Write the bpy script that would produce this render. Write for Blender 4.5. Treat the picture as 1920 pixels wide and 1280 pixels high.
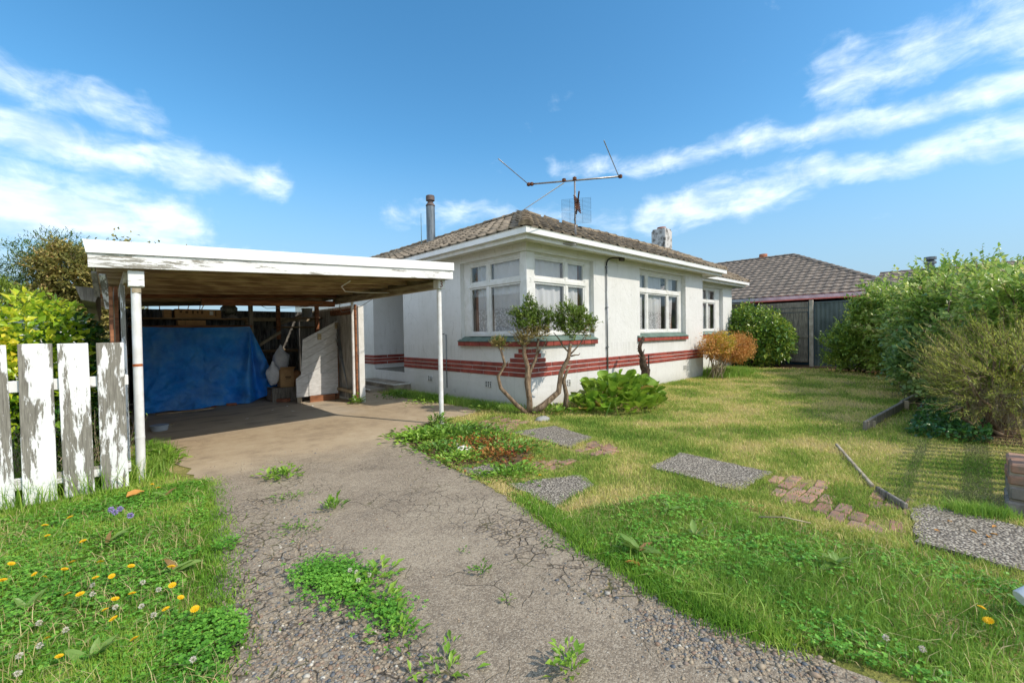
import bpy, bmesh, math, random
import numpy as np
from mathutils import Vector, Matrix

for o in list(bpy.data.objects):
    bpy.data.objects.remove(o)
scene = bpy.context.scene
COL = scene.collection
R = math.radians
rng = np.random.default_rng(7)
random.seed(7)


def srgb(r, g, b, a=1.0):
    def f(c):
        c /= 255.0
        return c / 12.92 if c <= 0.04045 else ((c + 0.055) / 1.055) ** 2.4
    return (f(r), f(g), f(b), a)


# ------------------------------------------------------------------ camera
YAW, PITCH, ROLL = 0.755013697, -0.019467537, -0.0167278692
CAM = np.array((-5.61127, -5.54756, 1.40307))
_f = np.array([math.sin(YAW) * math.cos(PITCH), math.cos(YAW) * math.cos(PITCH), math.sin(PITCH)])
_r = np.array([math.cos(YAW), -math.sin(YAW), 0.0])
_u = np.cross(_r, _f)
_r, _u = math.cos(ROLL) * _r + math.sin(ROLL) * _u, math.cos(ROLL) * _u - math.sin(ROLL) * _r
cam = bpy.data.cameras.new('camera')
cam.sensor_fit = 'HORIZONTAL'
cam.sensor_width = 36.0
cam.lens = 814.303 / 1920 * 36
cam.clip_start = 0.05
cam.clip_end = 2000
camo = bpy.data.objects.new('camera', cam)
COL.objects.link(camo)
M = Matrix(((_r[0], _u[0], -_f[0], CAM[0]), (_r[1], _u[1], -_f[1], CAM[1]), (_r[2], _u[2], -_f[2], CAM[2]), (0, 0, 0, 1)))
camo.matrix_world = M
scene.camera = camo

# ------------------------------------------------------------------ world, sun, exposure
SUN_TO = Vector((0.41, -1.0, 1.0)).normalized()      # towards the sun
SUN_EL = math.asin(SUN_TO.z)
SUN_AZ = math.atan2(SUN_TO.x, SUN_TO.y)
world = bpy.data.worlds.new('World')
scene.world = world
world.use_nodes = True


def nd(nt, typ, ins=None, **props):
    n = nt.nodes.new(typ)
    for k, v in props.items():
        setattr(n, k, v)
    for k, v in (ins or {}).items():
        s = n.inputs[k]
        if isinstance(v, bpy.types.NodeSocket):
            nt.links.new(v, s)
        elif isinstance(v, bpy.types.Node):
            nt.links.new(v.outputs[0], s)
        else:
            s.default_value = v
    return n


def mth(nt, op, a, b=0.0, clamp=False):
    return nd(nt, 'ShaderNodeMath', {0: a, 1: b}, operation=op, use_clamp=clamp).outputs[0]


def smooth(nt, v, lo, hi, a=0.0, b=1.0):
    return nd(nt, 'ShaderNodeMapRange', {0: v, 1: lo, 2: hi, 3: a, 4: b}, interpolation_type='SMOOTHSTEP').outputs[0]


def build_sky():
    nt = world.node_tree
    nt.nodes.clear()
    sky = nd(nt, 'ShaderNodeTexSky', sky_type='NISHITA', sun_disc=False, sun_elevation=SUN_EL,
             sun_rotation=SUN_AZ, altitude=0.0, air_density=1.0, dust_density=0.6, ozone_density=2.4)
    tc = nd(nt, 'ShaderNodeTexCoord').outputs['Generated']
    d = nd(nt, 'ShaderNodeVectorMath', {0: tc}, operation='NORMALIZE').outputs[0]
    sp = nd(nt, 'ShaderNodeSeparateXYZ', {0: d})
    az = mth(nt, 'ARCTAN2', sp.outputs[0], sp.outputs[1])
    el = mth(nt, 'ARCSINE', sp.outputs[2])
    # cloud noise on a flat layer seen in perspective
    zc = mth(nt, 'MAXIMUM', sp.outputs[2], 0.04)
    zc = mth(nt, 'ADD', zc, 0.12)
    pl = nd(nt, 'ShaderNodeCombineXYZ', {0: mth(nt, 'DIVIDE', sp.outputs[0], zc), 1: mth(nt, 'DIVIDE', sp.outputs[1], zc), 2: 0.0}).outputs[0]
    mp = nd(nt, 'ShaderNodeMapping', {0: pl, 2: (0, 0, R(-38)), 3: (1.0, 0.55, 1.0)}).outputs[0]
    n1 = nd(nt, 'ShaderNodeTexNoise', {'Vector': mp, 'Scale': 2.1, 'Detail': 5.0, 'Roughness': 0.6, 'Distortion': 0.35}).outputs[0]
    ae = nd(nt, 'ShaderNodeCombineXYZ', {0: az, 1: el, 2: 0.0}).outputs[0]
    n2 = nd(nt, 'ShaderNodeTexNoise', {'Vector': nd(nt, 'ShaderNodeMapping', {0: ae, 3: (9, 26, 1)}).outputs[0], 'Scale': 1.0, 'Detail': 6.0, 'Roughness': 0.6}).outputs[0]
    wob = nd(nt, 'ShaderNodeVectorMath', {0: nd(nt, 'ShaderNodeTexNoise', {'Vector': ae, 'Scale': 6.0, 'Detail': 3.0}).outputs['Color'], 1: (0.5, 0.5, 0.5)}, operation='SUBTRACT').outputs[0]
    wob = nd(nt, 'ShaderNodeVectorMath', {0: wob, 1: (0.10, 0.045, 0)}, operation='MULTIPLY').outputs[0]
    ae2 = nd(nt, 'ShaderNodeVectorMath', {0: ae, 1: wob}, operation='ADD').outputs[0]
    # cloud streets: (azimuth, elevation) segments with a half width
    segs = [((-0.30, 0.380), (0.06, 0.370), 0.044, 1.0), ((-0.30, 0.310), (0.27, 0.302), 0.042, 1.1), ((-0.40, 0.210), (0.09, 0.200), 0.066, 1.5),
            ((0.47, 0.252), (0.74, 0.276), 0.030, 0.85), ((0.80, 0.262), (1.0, 0.240), 0.034, 0.8),
            ((0.86, 0.352), (1.25, 0.356), 0.028, 0.95), ((1.25, 0.356), (2.0, 0.325), 0.030, 1.15),
            ((1.06, 0.246), (1.38, 0.283), 0.042, 1.3), ((1.38, 0.283), (1.95, 0.255), 0.032, 1.15),
            ((1.38, 0.430), (1.62, 0.420), 0.055, 1.05), ((1.62, 0.420), (2.2, 0.40), 0.07, 1.05), ((-0.6, 0.14), (0.35, 0.12), 0.05, 0.8)]
    tot = None
    for a, b, w, amp in segs:
        ab = Vector((b[0] - a[0], b[1] - a[1], 0))
        v = nd(nt, 'ShaderNodeVectorMath', {0: ae2, 1: (a[0], a[1], 0)}, operation='SUBTRACT').outputs[0]
        t = nd(nt, 'ShaderNodeVectorMath', {0: v, 1: tuple(ab / ab.length_squared)}, operation='DOT_PRODUCT').outputs['Value']
        t = mth(nt, 'MINIMUM', mth(nt, 'MAXIMUM', t, 0.0), 1.0)
        c = nd(nt, 'ShaderNodeVectorMath', {0: tuple(ab), 'Scale': t}, operation='SCALE').outputs[0]
        dd = nd(nt, 'ShaderNodeVectorMath', {0: v, 1: c}, operation='DISTANCE').outputs['Value']
        m = smooth(nt, dd, w * 1.7, 0.0, 0.0, amp)
        tot = m if tot is None else mth(nt, 'MAXIMUM', tot, m)
    # unseen clouds added round the west and south to fill the shade
    fill_clouds = smooth(nt, mth(nt, 'ABSOLUTE', mth(nt, 'SUBTRACT', az, 0.76)), 1.30, 1.60, 0.0, 1.45)
    tot = mth(nt, 'MAXIMUM', tot, fill_clouds)
    nn = mth(nt, 'ADD', mth(nt, 'MULTIPLY', n1, 0.65), mth(nt, 'MULTIPLY', n2, 0.45))
    n3 = nd(nt, 'ShaderNodeTexNoise', {'Vector': nd(nt, 'ShaderNodeMapping', {0: ae, 2: (0, 0, R(12)), 3: (14, 21, 1)}).outputs[0], 'Scale': 1.0, 'Detail': 5.0, 'Roughness': 0.6, 'Distortion': 0.6}).outputs[0]
    nn = mth(nt, 'ADD', mth(nt, 'MULTIPLY', nn, 0.75), mth(nt, 'MULTIPLY', n3, 0.55))
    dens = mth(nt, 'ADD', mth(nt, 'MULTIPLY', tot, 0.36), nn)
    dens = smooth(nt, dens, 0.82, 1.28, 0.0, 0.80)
    haze = smooth(nt, el, 0.42, -0.02, 0.0, 0.92)
    hs = nd(nt, 'ShaderNodeHueSaturation', {'Hue': 0.489, 'Saturation': SKY_SAT, 'Value': SKY_VAL, 'Color': sky.outputs[0]}).outputs[0]
    base = nd(nt, 'ShaderNodeMix', {0: haze, 6: hs, 7: (1.2, 1.85, 2.5, 1)}, data_type='RGBA').outputs[2]
    shade = nd(nt, 'ShaderNodeMix', {0: smooth(nt, n2, 0.35, 0.65), 6: (3.3, 3.8, 4.4, 1), 7: (4.5, 4.9, 5.3, 1)}, data_type='RGBA').outputs[2]
    mixc = nd(nt, 'ShaderNodeMix', {0: dens, 6: base, 7: shade}, data_type='RGBA').outputs[2]
    bg = nd(nt, 'ShaderNodeBackground', {0: mixc, 1: SKY_STRENGTH})
    nd(nt, 'ShaderNodeOutputWorld', {0: bg.outputs[0]})


SKY_STRENGTH, SKY_SAT, SKY_VAL = 0.15, 1.27, 0.77
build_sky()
sun = bpy.data.lights.new('sun', 'SUN')
sun.energy = 2.0
sun.angle = R(0.53)
sun.color = (1.0, 0.90, 0.76)
suno = bpy.data.objects.new('sun', sun)
COL.objects.link(suno)
suno.location = (0, 0, 30)
suno.rotation_euler = SUN_TO.to_track_quat('Z', 'Y').to_euler()
scene.view_settings.view_transform = 'Standard'
scene.view_settings.look = 'None'
scene.view_settings.gamma = 1.0
scene.view_settings.exposure = 0.95
scene.view_settings.use_curve_mapping = False
scene.cycles.max_bounces = 8
scene.cycles.diffuse_bounces = 4
scene.cycles.transparent_max_bounces = 12
scene.cycles.caustics_reflective = False
scene.cycles.caustics_refractive = False
scene.cycles.use_denoising = True


# ------------------------------------------------------------------ pixel helper used only to place things on real planes
def tag(o, label=None, cat=None, group=None, kind=None):
    for k, v in (('label', label), ('category', cat), ('group', group), ('kind', kind)):
        if v:
            o[k] = v
    return o


def empty(name, loc=(0, 0, 0), rz=0.0, parent=None):
    o = bpy.data.objects.new(name, None)
    COL.objects.link(o)
    o.location = loc
    o.rotation_euler = (0, 0, rz)
    o.empty_display_size = 0.1
    o.parent = parent
    return o


def link(name, me, parent=None, loc=None, rot=None, scl=None):
    o = bpy.data.objects.new(name, me)
    COL.objects.link(o)
    o.parent = parent
    if loc is not None:
        o.location = loc
    if rot is not None:
        o.rotation_euler = rot
    if scl is not None:
        o.scale = scl
    return o


def npmesh(name, verts, loops, sizes, mat=None, smooth_=False):
    """fast mesh from arrays: verts (n,3), loops flat, sizes per face"""
    me = bpy.data.meshes.new(name)
    verts = np.ascontiguousarray(verts, dtype=np.float32)
    loops = np.ascontiguousarray(loops, dtype=np.int32).ravel()
    sizes = np.ascontiguousarray(sizes, dtype=np.int32)
    me.vertices.add(len(verts))
    me.vertices.foreach_set('co', verts.ravel())
    me.loops.add(len(loops))
    me.loops.foreach_set('vertex_index', loops)
    me.polygons.add(len(sizes))
    st = np.zeros(len(sizes), dtype=np.int32)
    st[1:] = np.cumsum(sizes)[:-1]
    me.polygons.foreach_set('loop_start', st)
    me.polygons.foreach_set('loop_total', sizes)
    if smooth_:
        me.polygons.foreach_set('use_smooth', np.ones(len(sizes), dtype=bool))
    me.update(calc_edges=True)
    if mat:
        me.materials.append(mat)
    return me


class MB:
    """collects shapes for ONE mesh object"""
    def __init__(s):
        s.v, s.f = [], []

    def add(s, v, f):
        b = len(s.v)
        s.v += [tuple(p) for p in v]
        s.f += [tuple(i + b for i in q) for q in f]
        return s

    def box(s, lo, hi, m=None):
        x0, y0, z0 = lo
        x1, y1, z1 = hi
        v = [(x0, y0, z0), (x1, y0, z0), (x1, y1, z0), (x0, y1, z0), (x0, y0, z1), (x1, y0, z1), (x1, y1, z1), (x0, y1, z1)]
        if m is not None:
            v = [m @ Vector(p) for p in v]
        return s.add(v, [(0, 3, 2, 1), (4, 5, 6, 7), (0, 1, 5, 4), (1, 2, 6, 5), (2, 3, 7, 6), (3, 0, 4, 7)])

    def cbox(s, lo, hi, c=0.004, m=None):
        """box with chamfered edges (24 verts)"""
        lo, hi = Vector(lo), Vector(hi)
        ce = (lo + hi) / 2
        h = (hi - lo) / 2
        c = min(c, min(h) * 0.45)
        bm = bmesh.new()
        bmesh.ops.create_cube(bm, size=2.0)
        for v in bm.verts:
            v.co = Vector((v.co.x * h.x, v.co.y * h.y, v.co.z * h.z)) + ce
        bmesh.ops.bevel(bm, geom=list(bm.edges), offset=c, segments=1, affect='EDGES')
        bm.verts.index_update()
        vs = [v.co.copy() for v in bm.verts]
        if m is not None:
            vs = [m @ v for v in vs]
        s.add(vs, [[v.index for v in f.verts] for f in bm.faces])
        bm.free()
        return s

    def bar(s, a, b, w, h, up=(0, 0, 1), c=0.0):
        """rectangular bar from a to b, width w (sideways), height h (along up)"""
        a, b = Vector(a), Vector(b)
        d = (b - a)
        L = d.length
        d.normalize()
        u = Vector(up)
        sdw = d.cross(u).normalized()
        u = sdw.cross(d)
        m = Matrix(((d.x, sdw.x, u.x, a.x), (d.y, sdw.y, u.y, a.y), (d.z, sdw.z, u.z, a.z), (0, 0, 0, 1)))
        if c:
            return s.cbox((0, -w / 2, -h / 2), (L, w / 2, h / 2), c, m)
        return s.box((0, -w / 2, -h / 2), (L, w / 2, h / 2), m)

    def tube(s, pts, rad, n=8, cap=True):
        pts = [Vector(p) for p in pts]
        if not hasattr(rad, '__len__'):
            rad = [rad] * len(pts)
        b = len(s.v)
        prev = None
        for i, p in enumerate(pts):
            d = (pts[min(i + 1, len(pts) - 1)] - pts[max(i - 1, 0)]).normalized()
            if prev is None:
                ref = Vector((0, 0, 1)) if abs(d.z) < 0.9 else Vector((1, 0, 0))
                x = d.cross(ref).normalized()
            else:
                x = (prev - d * prev.dot(d)).normalized()
            prev = x
            y = d.cross(x)
            for k in range(n):
                a = 2 * math.pi * k / n
                s.v.append(tuple(p + (x * math.cos(a) + y * math.sin(a)) * rad[i]))
        for i in range(len(pts) - 1):
            for k in range(n):
                k2 = (k + 1) % n
                s.f.append((b + i * n + k, b + i * n + k2, b + (i + 1) * n + k2, b + (i + 1) * n + k))
        if cap:
            s.f.append(tuple(b + k for k in reversed(range(n))))
            e = b + (len(pts) - 1) * n
            s.f.append(tuple(e + k for k in range(n)))
        return s

    def prism(s, poly, z0, z1):
        n = len(poly)
        v = [(p[0], p[1], z0) for p in poly] + [(p[0], p[1], z1) for p in poly]
        f = [tuple(reversed(range(n))), tuple(range(n, 2 * n))] + [(i, (i + 1) % n, n + (i + 1) % n, n + i) for i in range(n)]
        return s.add(v, f)

    def loft(s, profile, path_a, path_b):
        """profile = list of points at end a and list at end b (closed), capped"""
        n = len(path_a)
        v = list(path_a) + list(path_b)
        f = [(i, (i + 1) % n, n + (i + 1) % n, n + i) for i in range(n)] + [tuple(reversed(range(n))), tuple(range(n, 2 * n))]
        return s.add(v, f)

    def mesh(s, name, mat=None, smooth_=False):
        me = bpy.data.meshes.new(name)
        me.from_pydata([tuple(p) for p in s.v], [], s.f)
        me.validate()
        bm = bmesh.new()
        bm.from_mesh(me)
        bmesh.ops.recalc_face_normals(bm, faces=bm.faces)
        bm.to_mesh(me)
        bm.free()
        if smooth_:
            me.polygons.foreach_set('use_smooth', np.ones(len(me.polygons), dtype=bool))
        if mat:
            me.materials.append(mat)
        return me

    def build(s, name, mat, parent=None, smooth_=False, loc=None, rot=None):
        return link(name, s.mesh(name, mat, smooth_), parent, loc, rot)


def autosmooth(o, ang=35):
    me = o.data
    me.polygons.foreach_set('use_smooth', np.ones(len(me.polygons), dtype=bool))
    try:
        me.set_sharp_from_angle(angle=R(ang))
    except Exception:
        pass
    return o


def text(name, body, size, mat, parent, loc, rot, ext=0.002):
    fc = bpy.data.curves.new(name, 'FONT')
    fc.body = body
    fc.size = size
    fc.extrude = ext
    t = bpy.data.objects.new('tmp', fc)
    COL.objects.link(t)
    me = bpy.data.meshes.new_from_object(t.evaluated_get(bpy.context.evaluated_depsgraph_get()))
    bpy.data.objects.remove(t)
    me.materials.clear()
    me.materials.append(mat)
    return link(name, me, parent, loc, rot)


def copy_tree(o, parent=None):
    c = o.copy()
    COL.objects.link(c)
    c.parent = parent
    for ch in list(o.children):
        copy_tree(ch, c)
    return c


# ------------------------------------------------------------------ materials
def newmat(name):
    m = bpy.data.materials.new(name)
    m.use_nodes = True
    nt = m.node_tree
    nt.nodes.clear()
    out = nd(nt, 'ShaderNodeOutputMaterial')
    bs = nd(nt, 'ShaderNodeBsdfPrincipled')
    nt.links.new(bs.outputs[0], out.inputs[0])
    pos = nd(nt, 'ShaderNodeNewGeometry').outputs['Position']
    return m, nt, bs, out, pos


def noise(nt, vec, scale, detail=4, rough=0.55, dist=0.0, stretch=None):
    if stretch:
        vec = nd(nt, 'ShaderNodeMapping', {0: vec, 3: stretch}).outputs[0]
    return nd(nt, 'ShaderNodeTexNoise', {'Vector': vec, 'Scale': scale, 'Detail': detail, 'Roughness': rough, 'Distortion': dist}).outputs[0]


def ramp(nt, fac, stops):
    r = nd(nt, 'ShaderNodeValToRGB', {0: fac})
    el = r.color_ramp.elements
    while len(el) < len(stops):
        el.new(0.5)
    for e, (p, c) in zip(el, stops):
        e.position = p
        e.color = c
    return r.outputs[0]


def mix(nt, fac, a, b, mode='MIX'):
    return nd(nt, 'ShaderNodeMix', {0: fac, 6: a, 7: b}, data_type='RGBA', blend_type=mode).outputs[2]


def bump(nt, bs, h, strength=0.3, dist=0.01):
    b = nd(nt, 'ShaderNodeBump', {'Strength': strength, 'Distance': dist, 'Height': h})
    nt.links.new(b.outputs[0], bs.inputs['Normal'])


def setc(nt, bs, col, rough=0.6, spec=0.4, metal=0.0):
    for k, v in (('Base Color', col), ('Roughness', rough), ('Specular IOR Level', spec), ('Metallic', metal)):
        if isinstance(v, bpy.types.NodeSocket):
            nt.links.new(v, bs.inputs[k])
        else:
            bs.inputs[k].default_value = v


def m_simple(name, c1, c2=None, scale=8, rough=0.6, spec=0.4, metal=0.0, bmp=0.0, bscale=None, stretch=None, objrand=0.0, lo=0.35, hi=0.65, detail=5):
    m, nt, bs, out, pos = newmat(name)
    col = c1
    if c2:
        n = noise(nt, pos, scale, detail, 0.6, 0.0, stretch)
        col = mix(nt, smooth(nt, n, lo, hi), c1, c2)
    if objrand:
        oi = nd(nt, 'ShaderNodeObjectInfo').outputs['Random']
        col = nd(nt, 'ShaderNodeHueSaturation', {'Value': nd(nt, 'ShaderNodeMapRange', {0: oi, 3: 1 - objrand, 4: 1 + objrand}).outputs[0], 'Color': col}).outputs[0]
    setc(nt, bs, col, rough, spec, metal)
    if bmp:
        bump(nt, bs, noise(nt, pos, bscale or scale * 3, 5, 0.6, 0, stretch), bmp, 0.01)
    return m


def m_leaf(name, stops, rough=0.45, trans=0.3, spec=0.4, patch=None, pscale=1.5, pw=0.4):
    """foliage: colour varies leaf by leaf; part of the light goes through"""
    m, nt, bs, out, pos = newmat(name)
    rnd = nd(nt, 'ShaderNodeNewGeometry').outputs['Random Per Island']
    f = rnd
    n = noise(nt, pos, pscale, 2 if pw < 0.5 else 5)
    f = mth(nt, 'ADD', mth(nt, 'MULTIPLY', rnd, 1 - pw), mth(nt, 'MULTIPLY', smooth(nt, n, 0.3, 0.7), pw))
    col = ramp(nt, f, stops)
    if patch:
        pn = smooth(nt, noise(nt, pos, patch[1], 3), patch[2], patch[3])
        col = mix(nt, pn, col, patch[0])
    setc(nt, bs, col, rough, spec)
    tr = nd(nt, 'ShaderNodeBsdfTranslucent', {0: mix(nt, 0.22, col, (0.45, 0.55, 0.10, 1), 'MIX')})
    ms = nd(nt, 'ShaderNodeMixShader', {0: trans, 1: bs.outputs[0], 2: tr.outputs[0]})
    nt.links.new(ms.outputs[0], out.inputs[0])
    return m


def m_peel(name, white, wood1, wood2, amount=0.5, stretch=(14, 14, 2.2), rough=0.7):
    """white paint peeling off grey weathered wood, in ragged patches along the grain"""
    m, nt, bs, out, pos = newmat(name)
    tc = nd(nt, 'ShaderNodeTexCoord').outputs['Object']
    oi = nd(nt, 'ShaderNodeObjectInfo').outputs['Random']
    off = nd(nt, 'ShaderNodeCombineXYZ', {0: mth(nt, 'MULTIPLY', oi, 37.0), 1: mth(nt, 'MULTIPLY', oi, 91.0), 2: mth(nt, 'MULTIPLY', oi, 53.0)}).outputs[0]
    v = nd(nt, 'ShaderNodeVectorMath', {0: tc, 1: off}, operation='ADD').outputs[0]
    st = tuple(s / 3.2 for s in stretch)
    big = noise(nt, v, 1.0, 9, 0.68, 0.3, st)
    fine = noise(nt, v, 2.5, 6, 0.75, 0.2, stretch)
    k = mth(nt, 'ADD', mth(nt, 'MULTIPLY', big, 0.75), mth(nt, 'MULTIPLY', fine, 0.25))
    fac = smooth(nt, k, amount - 0.012, amount + 0.012)
    grain = noise(nt, v, 3.0, 6, 0.7, 0.4, tuple(s * (3 if i < 2 else 1) for i, s in enumerate(stretch)) if stretch[2] < stretch[0] else tuple(s * (1 if i == 0 else 3) for i, s in enumerate(stretch)))
    wood = mix(nt, smooth(nt, grain, 0.3, 0.7), wood1, wood2)
    wn = mix(nt, smooth(nt, noise(nt, v, 3.0, 3), 0.35, 0.75), white, tuple(c * 0.86 for c in white[:3]) + (1,))
    setc(nt, bs, mix(nt, fac, wood, wn), rough, 0.3)
    bump(nt, bs, mth(nt, 'ADD', mth(nt, 'MULTIPLY', fac, 0.7), mth(nt, 'MULTIPLY', grain, 0.5)), 0.5, 0.004)
    return m


MAT = {}
WHITE = (0.80, 0.80, 0.79, 1)
MAT['trim'] = m_simple('white_trim_paint', (0.75, 0.75, 0.74, 1), (0.66, 0.66, 0.63, 1), 6, 0.5, 0.4, bmp=0.05, bscale=60)
MAT['gutter'] = m_simple('white_gutter', (0.82, 0.82, 0.82, 1), (0.74, 0.74, 0.72, 1), 3, 0.4, 0.5)
MAT['soffit'] = m_simple('soffit_paint', (0.74, 0.73, 0.68, 1), (0.66, 0.65, 0.58, 1), 2.5, 0.7, 0.2)


def make_plaster():
    m, nt, bs, out, pos = newmat('white_plaster')
    a = noise(nt, pos, 1.3, 5, 0.6)
    b = noise(nt, pos, 7.0, 6, 0.7)
    st = noise(nt, pos, 2.2, 6, 0.65, 0.2, (6, 6, 0.7))
    col = mix(nt, smooth(nt, a, 0.35, 0.75), (0.72, 0.72, 0.71, 1), (0.65, 0.65, 0.63, 1))
    col = mix(nt, mth(nt, 'MULTIPLY', smooth(nt, b, 0.54, 0.72), 0.42), col, (0.50, 0.50, 0.47, 1))
    col = mix(nt, mth(nt, 'MULTIPLY', smooth(nt, st, 0.54, 0.72), 0.36), col, (0.45, 0.45, 0.42, 1))
    z = nd(nt, 'ShaderNodeSeparateXYZ', {0: pos}).outputs[2]
    splash = mth(nt, 'MULTIPLY', smooth(nt, mth(nt, 'ADD', z, mth(nt, 'MULTIPLY', b, 0.35)), 0.48, 0.12), 0.55)
    col = mix(nt, splash, col, (0.42, 0.40, 0.36, 1))
    runs = noise(nt, pos, 1.0, 4, 0.6, 0.1, (17, 17, 0.5))
    under = mth(nt, 'MULTIPLY', smooth(nt, z, 0.74, 1.15), smooth(nt, z, 1.17, 1.145))
    col = mix(nt, mth(nt, 'MULTIPLY', mth(nt, 'MULTIPLY', smooth(nt, runs, 0.44, 0.72), under), 0.26), col, (0.36, 0.35, 0.32, 1))
    wv = nd(nt, 'ShaderNodeVectorMath', {0: pos, 1: nd(nt, 'ShaderNodeVectorMath', {0: nd(nt, 'ShaderNodeTexNoise', {'Vector': pos, 'Scale': 3.0, 'Detail': 4.0}).outputs['Color'], 'Scale': 0.25}, operation='SCALE').outputs[0]}, operation='ADD').outputs[0]
    hair = nd(nt, 'ShaderNodeTexVoronoi', {'Vector': wv, 'Scale': 0.9}, feature='DISTANCE_TO_EDGE').outputs['Distance']
    col = mix(nt, mth(nt, 'MULTIPLY', smooth(nt, hair, 0.006, 0.0), mth(nt, 'MULTIPLY', smooth(nt, noise(nt, pos, 1.1, 2), 0.5, 0.6), 0.5)), col, (0.3, 0.29, 0.27, 1))
    setc(nt, bs, col, 0.85, 0.2)
    h = mth(nt, 'ADD', noise(nt, pos, 45, 5, 0.6), mth(nt, 'MULTIPLY', noise(nt, pos, 9, 3), 1.5))
    bump(nt, bs, h, 0.35, 0.012)
    return m


MAT['plaster'] = make_plaster()
MAT['brick'] = m_simple('red_band_brick', srgb(158, 76, 64), srgb(130, 60, 52), 5, 0.6, 0.35, bmp=0.2, bscale=60, objrand=0.16)
MAT['green_sill'] = m_simple('green_sill_paint', srgb(106, 126, 116), srgb(80, 100, 92), 5, 0.6, 0.3, bmp=0.15, bscale=40)
MAT['tile'] = m_simple('roof_tile_brown', srgb(148, 135, 117), srgb(104, 95, 83), 7, 0.9, 0.2, bmp=0.4, bscale=50, objrand=0.2)
MAT['ridge'] = m_simple('ridge_tile_lichen', srgb(150, 134, 112), srgb(104, 92, 78), 9, 0.9, 0.15, bmp=0.6, bscale=45, objrand=0.15)
MAT['nbtile'] = m_simple('neighbour_tile_brown', srgb(142, 130, 118), srgb(106, 98, 90), 4, 0.85, 0.25, bmp=0.3, bscale=30)
MAT['dark'] = m_simple('dark_void', (0.02, 0.02, 0.02, 1), None, rough=0.9)
MAT['metal_grey'] = m_simple('galvanised_grey', srgb(150, 155, 158), srgb(118, 124, 128), 6, 0.45, 0.5, 0.6)
MAT['flue'] = m_simple('flue_steel', srgb(122, 130, 136), srgb(92, 100, 106), 3, 0.45, 0.5, 0.55, stretch=(4, 4, 0.6))
MAT['rust'] = m_simple('rusty_iron', srgb(112, 70, 46), srgb(74, 50, 38), 14, 0.85, 0.3, bmp=0.3)
MAT['black'] = m_simple('black_plastic', (0.02, 0.02, 0.022, 1), None, rough=0.5)
MAT['wood_dark'] = m_simple('old_brown_timber', srgb(186, 162, 130), srgb(136, 110, 86), 3, 0.85, 0.2, bmp=0.3, stretch=(1, 8, 8))
MAT['wood_darky'] = m_simple('old_brown_timber_long', srgb(172, 162, 138), srgb(132, 118, 98), 3, 0.85, 0.2, bmp=0.3, stretch=(8, 1, 8))
MAT['wood_red'] = m_simple('red_brown_timber', srgb(164, 112, 80), srgb(116, 78, 58), 3, 0.85, 0.2, bmp=0.3, stretch=(1, 8, 8))
MAT['wood_pale'] = m_simple('pale_timber', srgb(176, 164, 140), srgb(140, 126, 104), 4, 0.8, 0.25, bmp=0.25, stretch=(2, 2, 2))
MAT['wood_grey'] = m_simple('weathered_grey_timber', srgb(142, 136, 126), srgb(104, 98, 90), 4, 0.85, 0.2, bmp=0.3, stretch=(9, 9, 1.0))
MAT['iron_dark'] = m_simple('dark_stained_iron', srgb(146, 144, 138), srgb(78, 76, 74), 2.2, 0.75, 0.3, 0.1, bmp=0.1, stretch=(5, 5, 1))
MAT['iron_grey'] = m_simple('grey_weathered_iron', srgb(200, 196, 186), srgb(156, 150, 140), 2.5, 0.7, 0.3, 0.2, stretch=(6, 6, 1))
MAT['peel'] = m_peel('peeling_white_paint', (0.82, 0.82, 0.82, 1), srgb(150, 146, 136), srgb(104, 100, 92), 0.500)
MAT['peelx'] = m_peel('peeling_white_paint_long', (0.82, 0.82, 0.82, 1), srgb(168, 164, 154), srgb(126, 122, 114), 0.455, (2.0, 14, 14))
MAT['white_post'] = m_simple('white_pipe_paint', (0.80, 0.80, 0.80, 1), (0.70, 0.69, 0.67, 1), 9, 0.35, 0.5)
MAT['flash'] = m_simple('white_metal_flashing', (0.84, 0.84, 0.84, 1), (0.80, 0.80, 0.80, 1), 2, 0.35, 0.5)
MAT['card'] = m_simple('cardboard', srgb(190, 152, 108), srgb(170, 134, 94), 6, 0.85, 0.2)
MAT['concrete_old'] = m_simple('old_concrete', srgb(158, 148, 132), srgb(118, 110, 98), 4, 0.9, 0.2, bmp=0.3, bscale=50)
MAT['step_edge'] = m_simple('step_edge_paint', (0.72, 0.72, 0.70, 1), (0.52, 0.51, 0.48, 1), 12, 0.7, 0.3)
MAT['bark'] = m_simple('pale_bark', srgb(150, 130, 108), srgb(98, 82, 66), 12, 0.9, 0.15, bmp=0.6, bscale=30, stretch=(2, 2, 0.6))
MAT['bark_dark'] = m_simple('dark_bark', srgb(96, 82, 70), srgb(56, 48, 42), 14, 0.95, 0.1, bmp=0.8, bscale=30)


def make_glass():
    m, nt, bs, out, pos = newmat('window_glass')
    nt.nodes.remove(bs)
    fc = nd(nt, 'ShaderNodeLayerWeight', {0: 0.5}).outputs['Facing']
    fr = mth(nt, 'ADD', mth(nt, 'MULTIPLY', mth(nt, 'POWER', fc, 5.0), 0.9), 0.07, True)
    gl = nd(nt, 'ShaderNodeBsdfGlossy', {0: (1, 1, 1, 1), 1: 0.01})
    b = nd(nt, 'ShaderNodeBump', {'Strength': 0.04, 'Distance': 0.02, 'Height': noise(nt, pos, 3.0, 2)})
    nt.links.new(b.outputs[0], gl.inputs['Normal'])
    tr = nd(nt, 'ShaderNodeBsdfTransparent', {0: (0.96, 0.97, 0.97, 1)})
    ms = nd(nt, 'ShaderNodeMixShader', {0: fr, 1: tr.outputs[0], 2: gl.outputs[0]})
    nt.links.new(ms.outputs[0], out.inputs[0])
    return m


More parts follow.
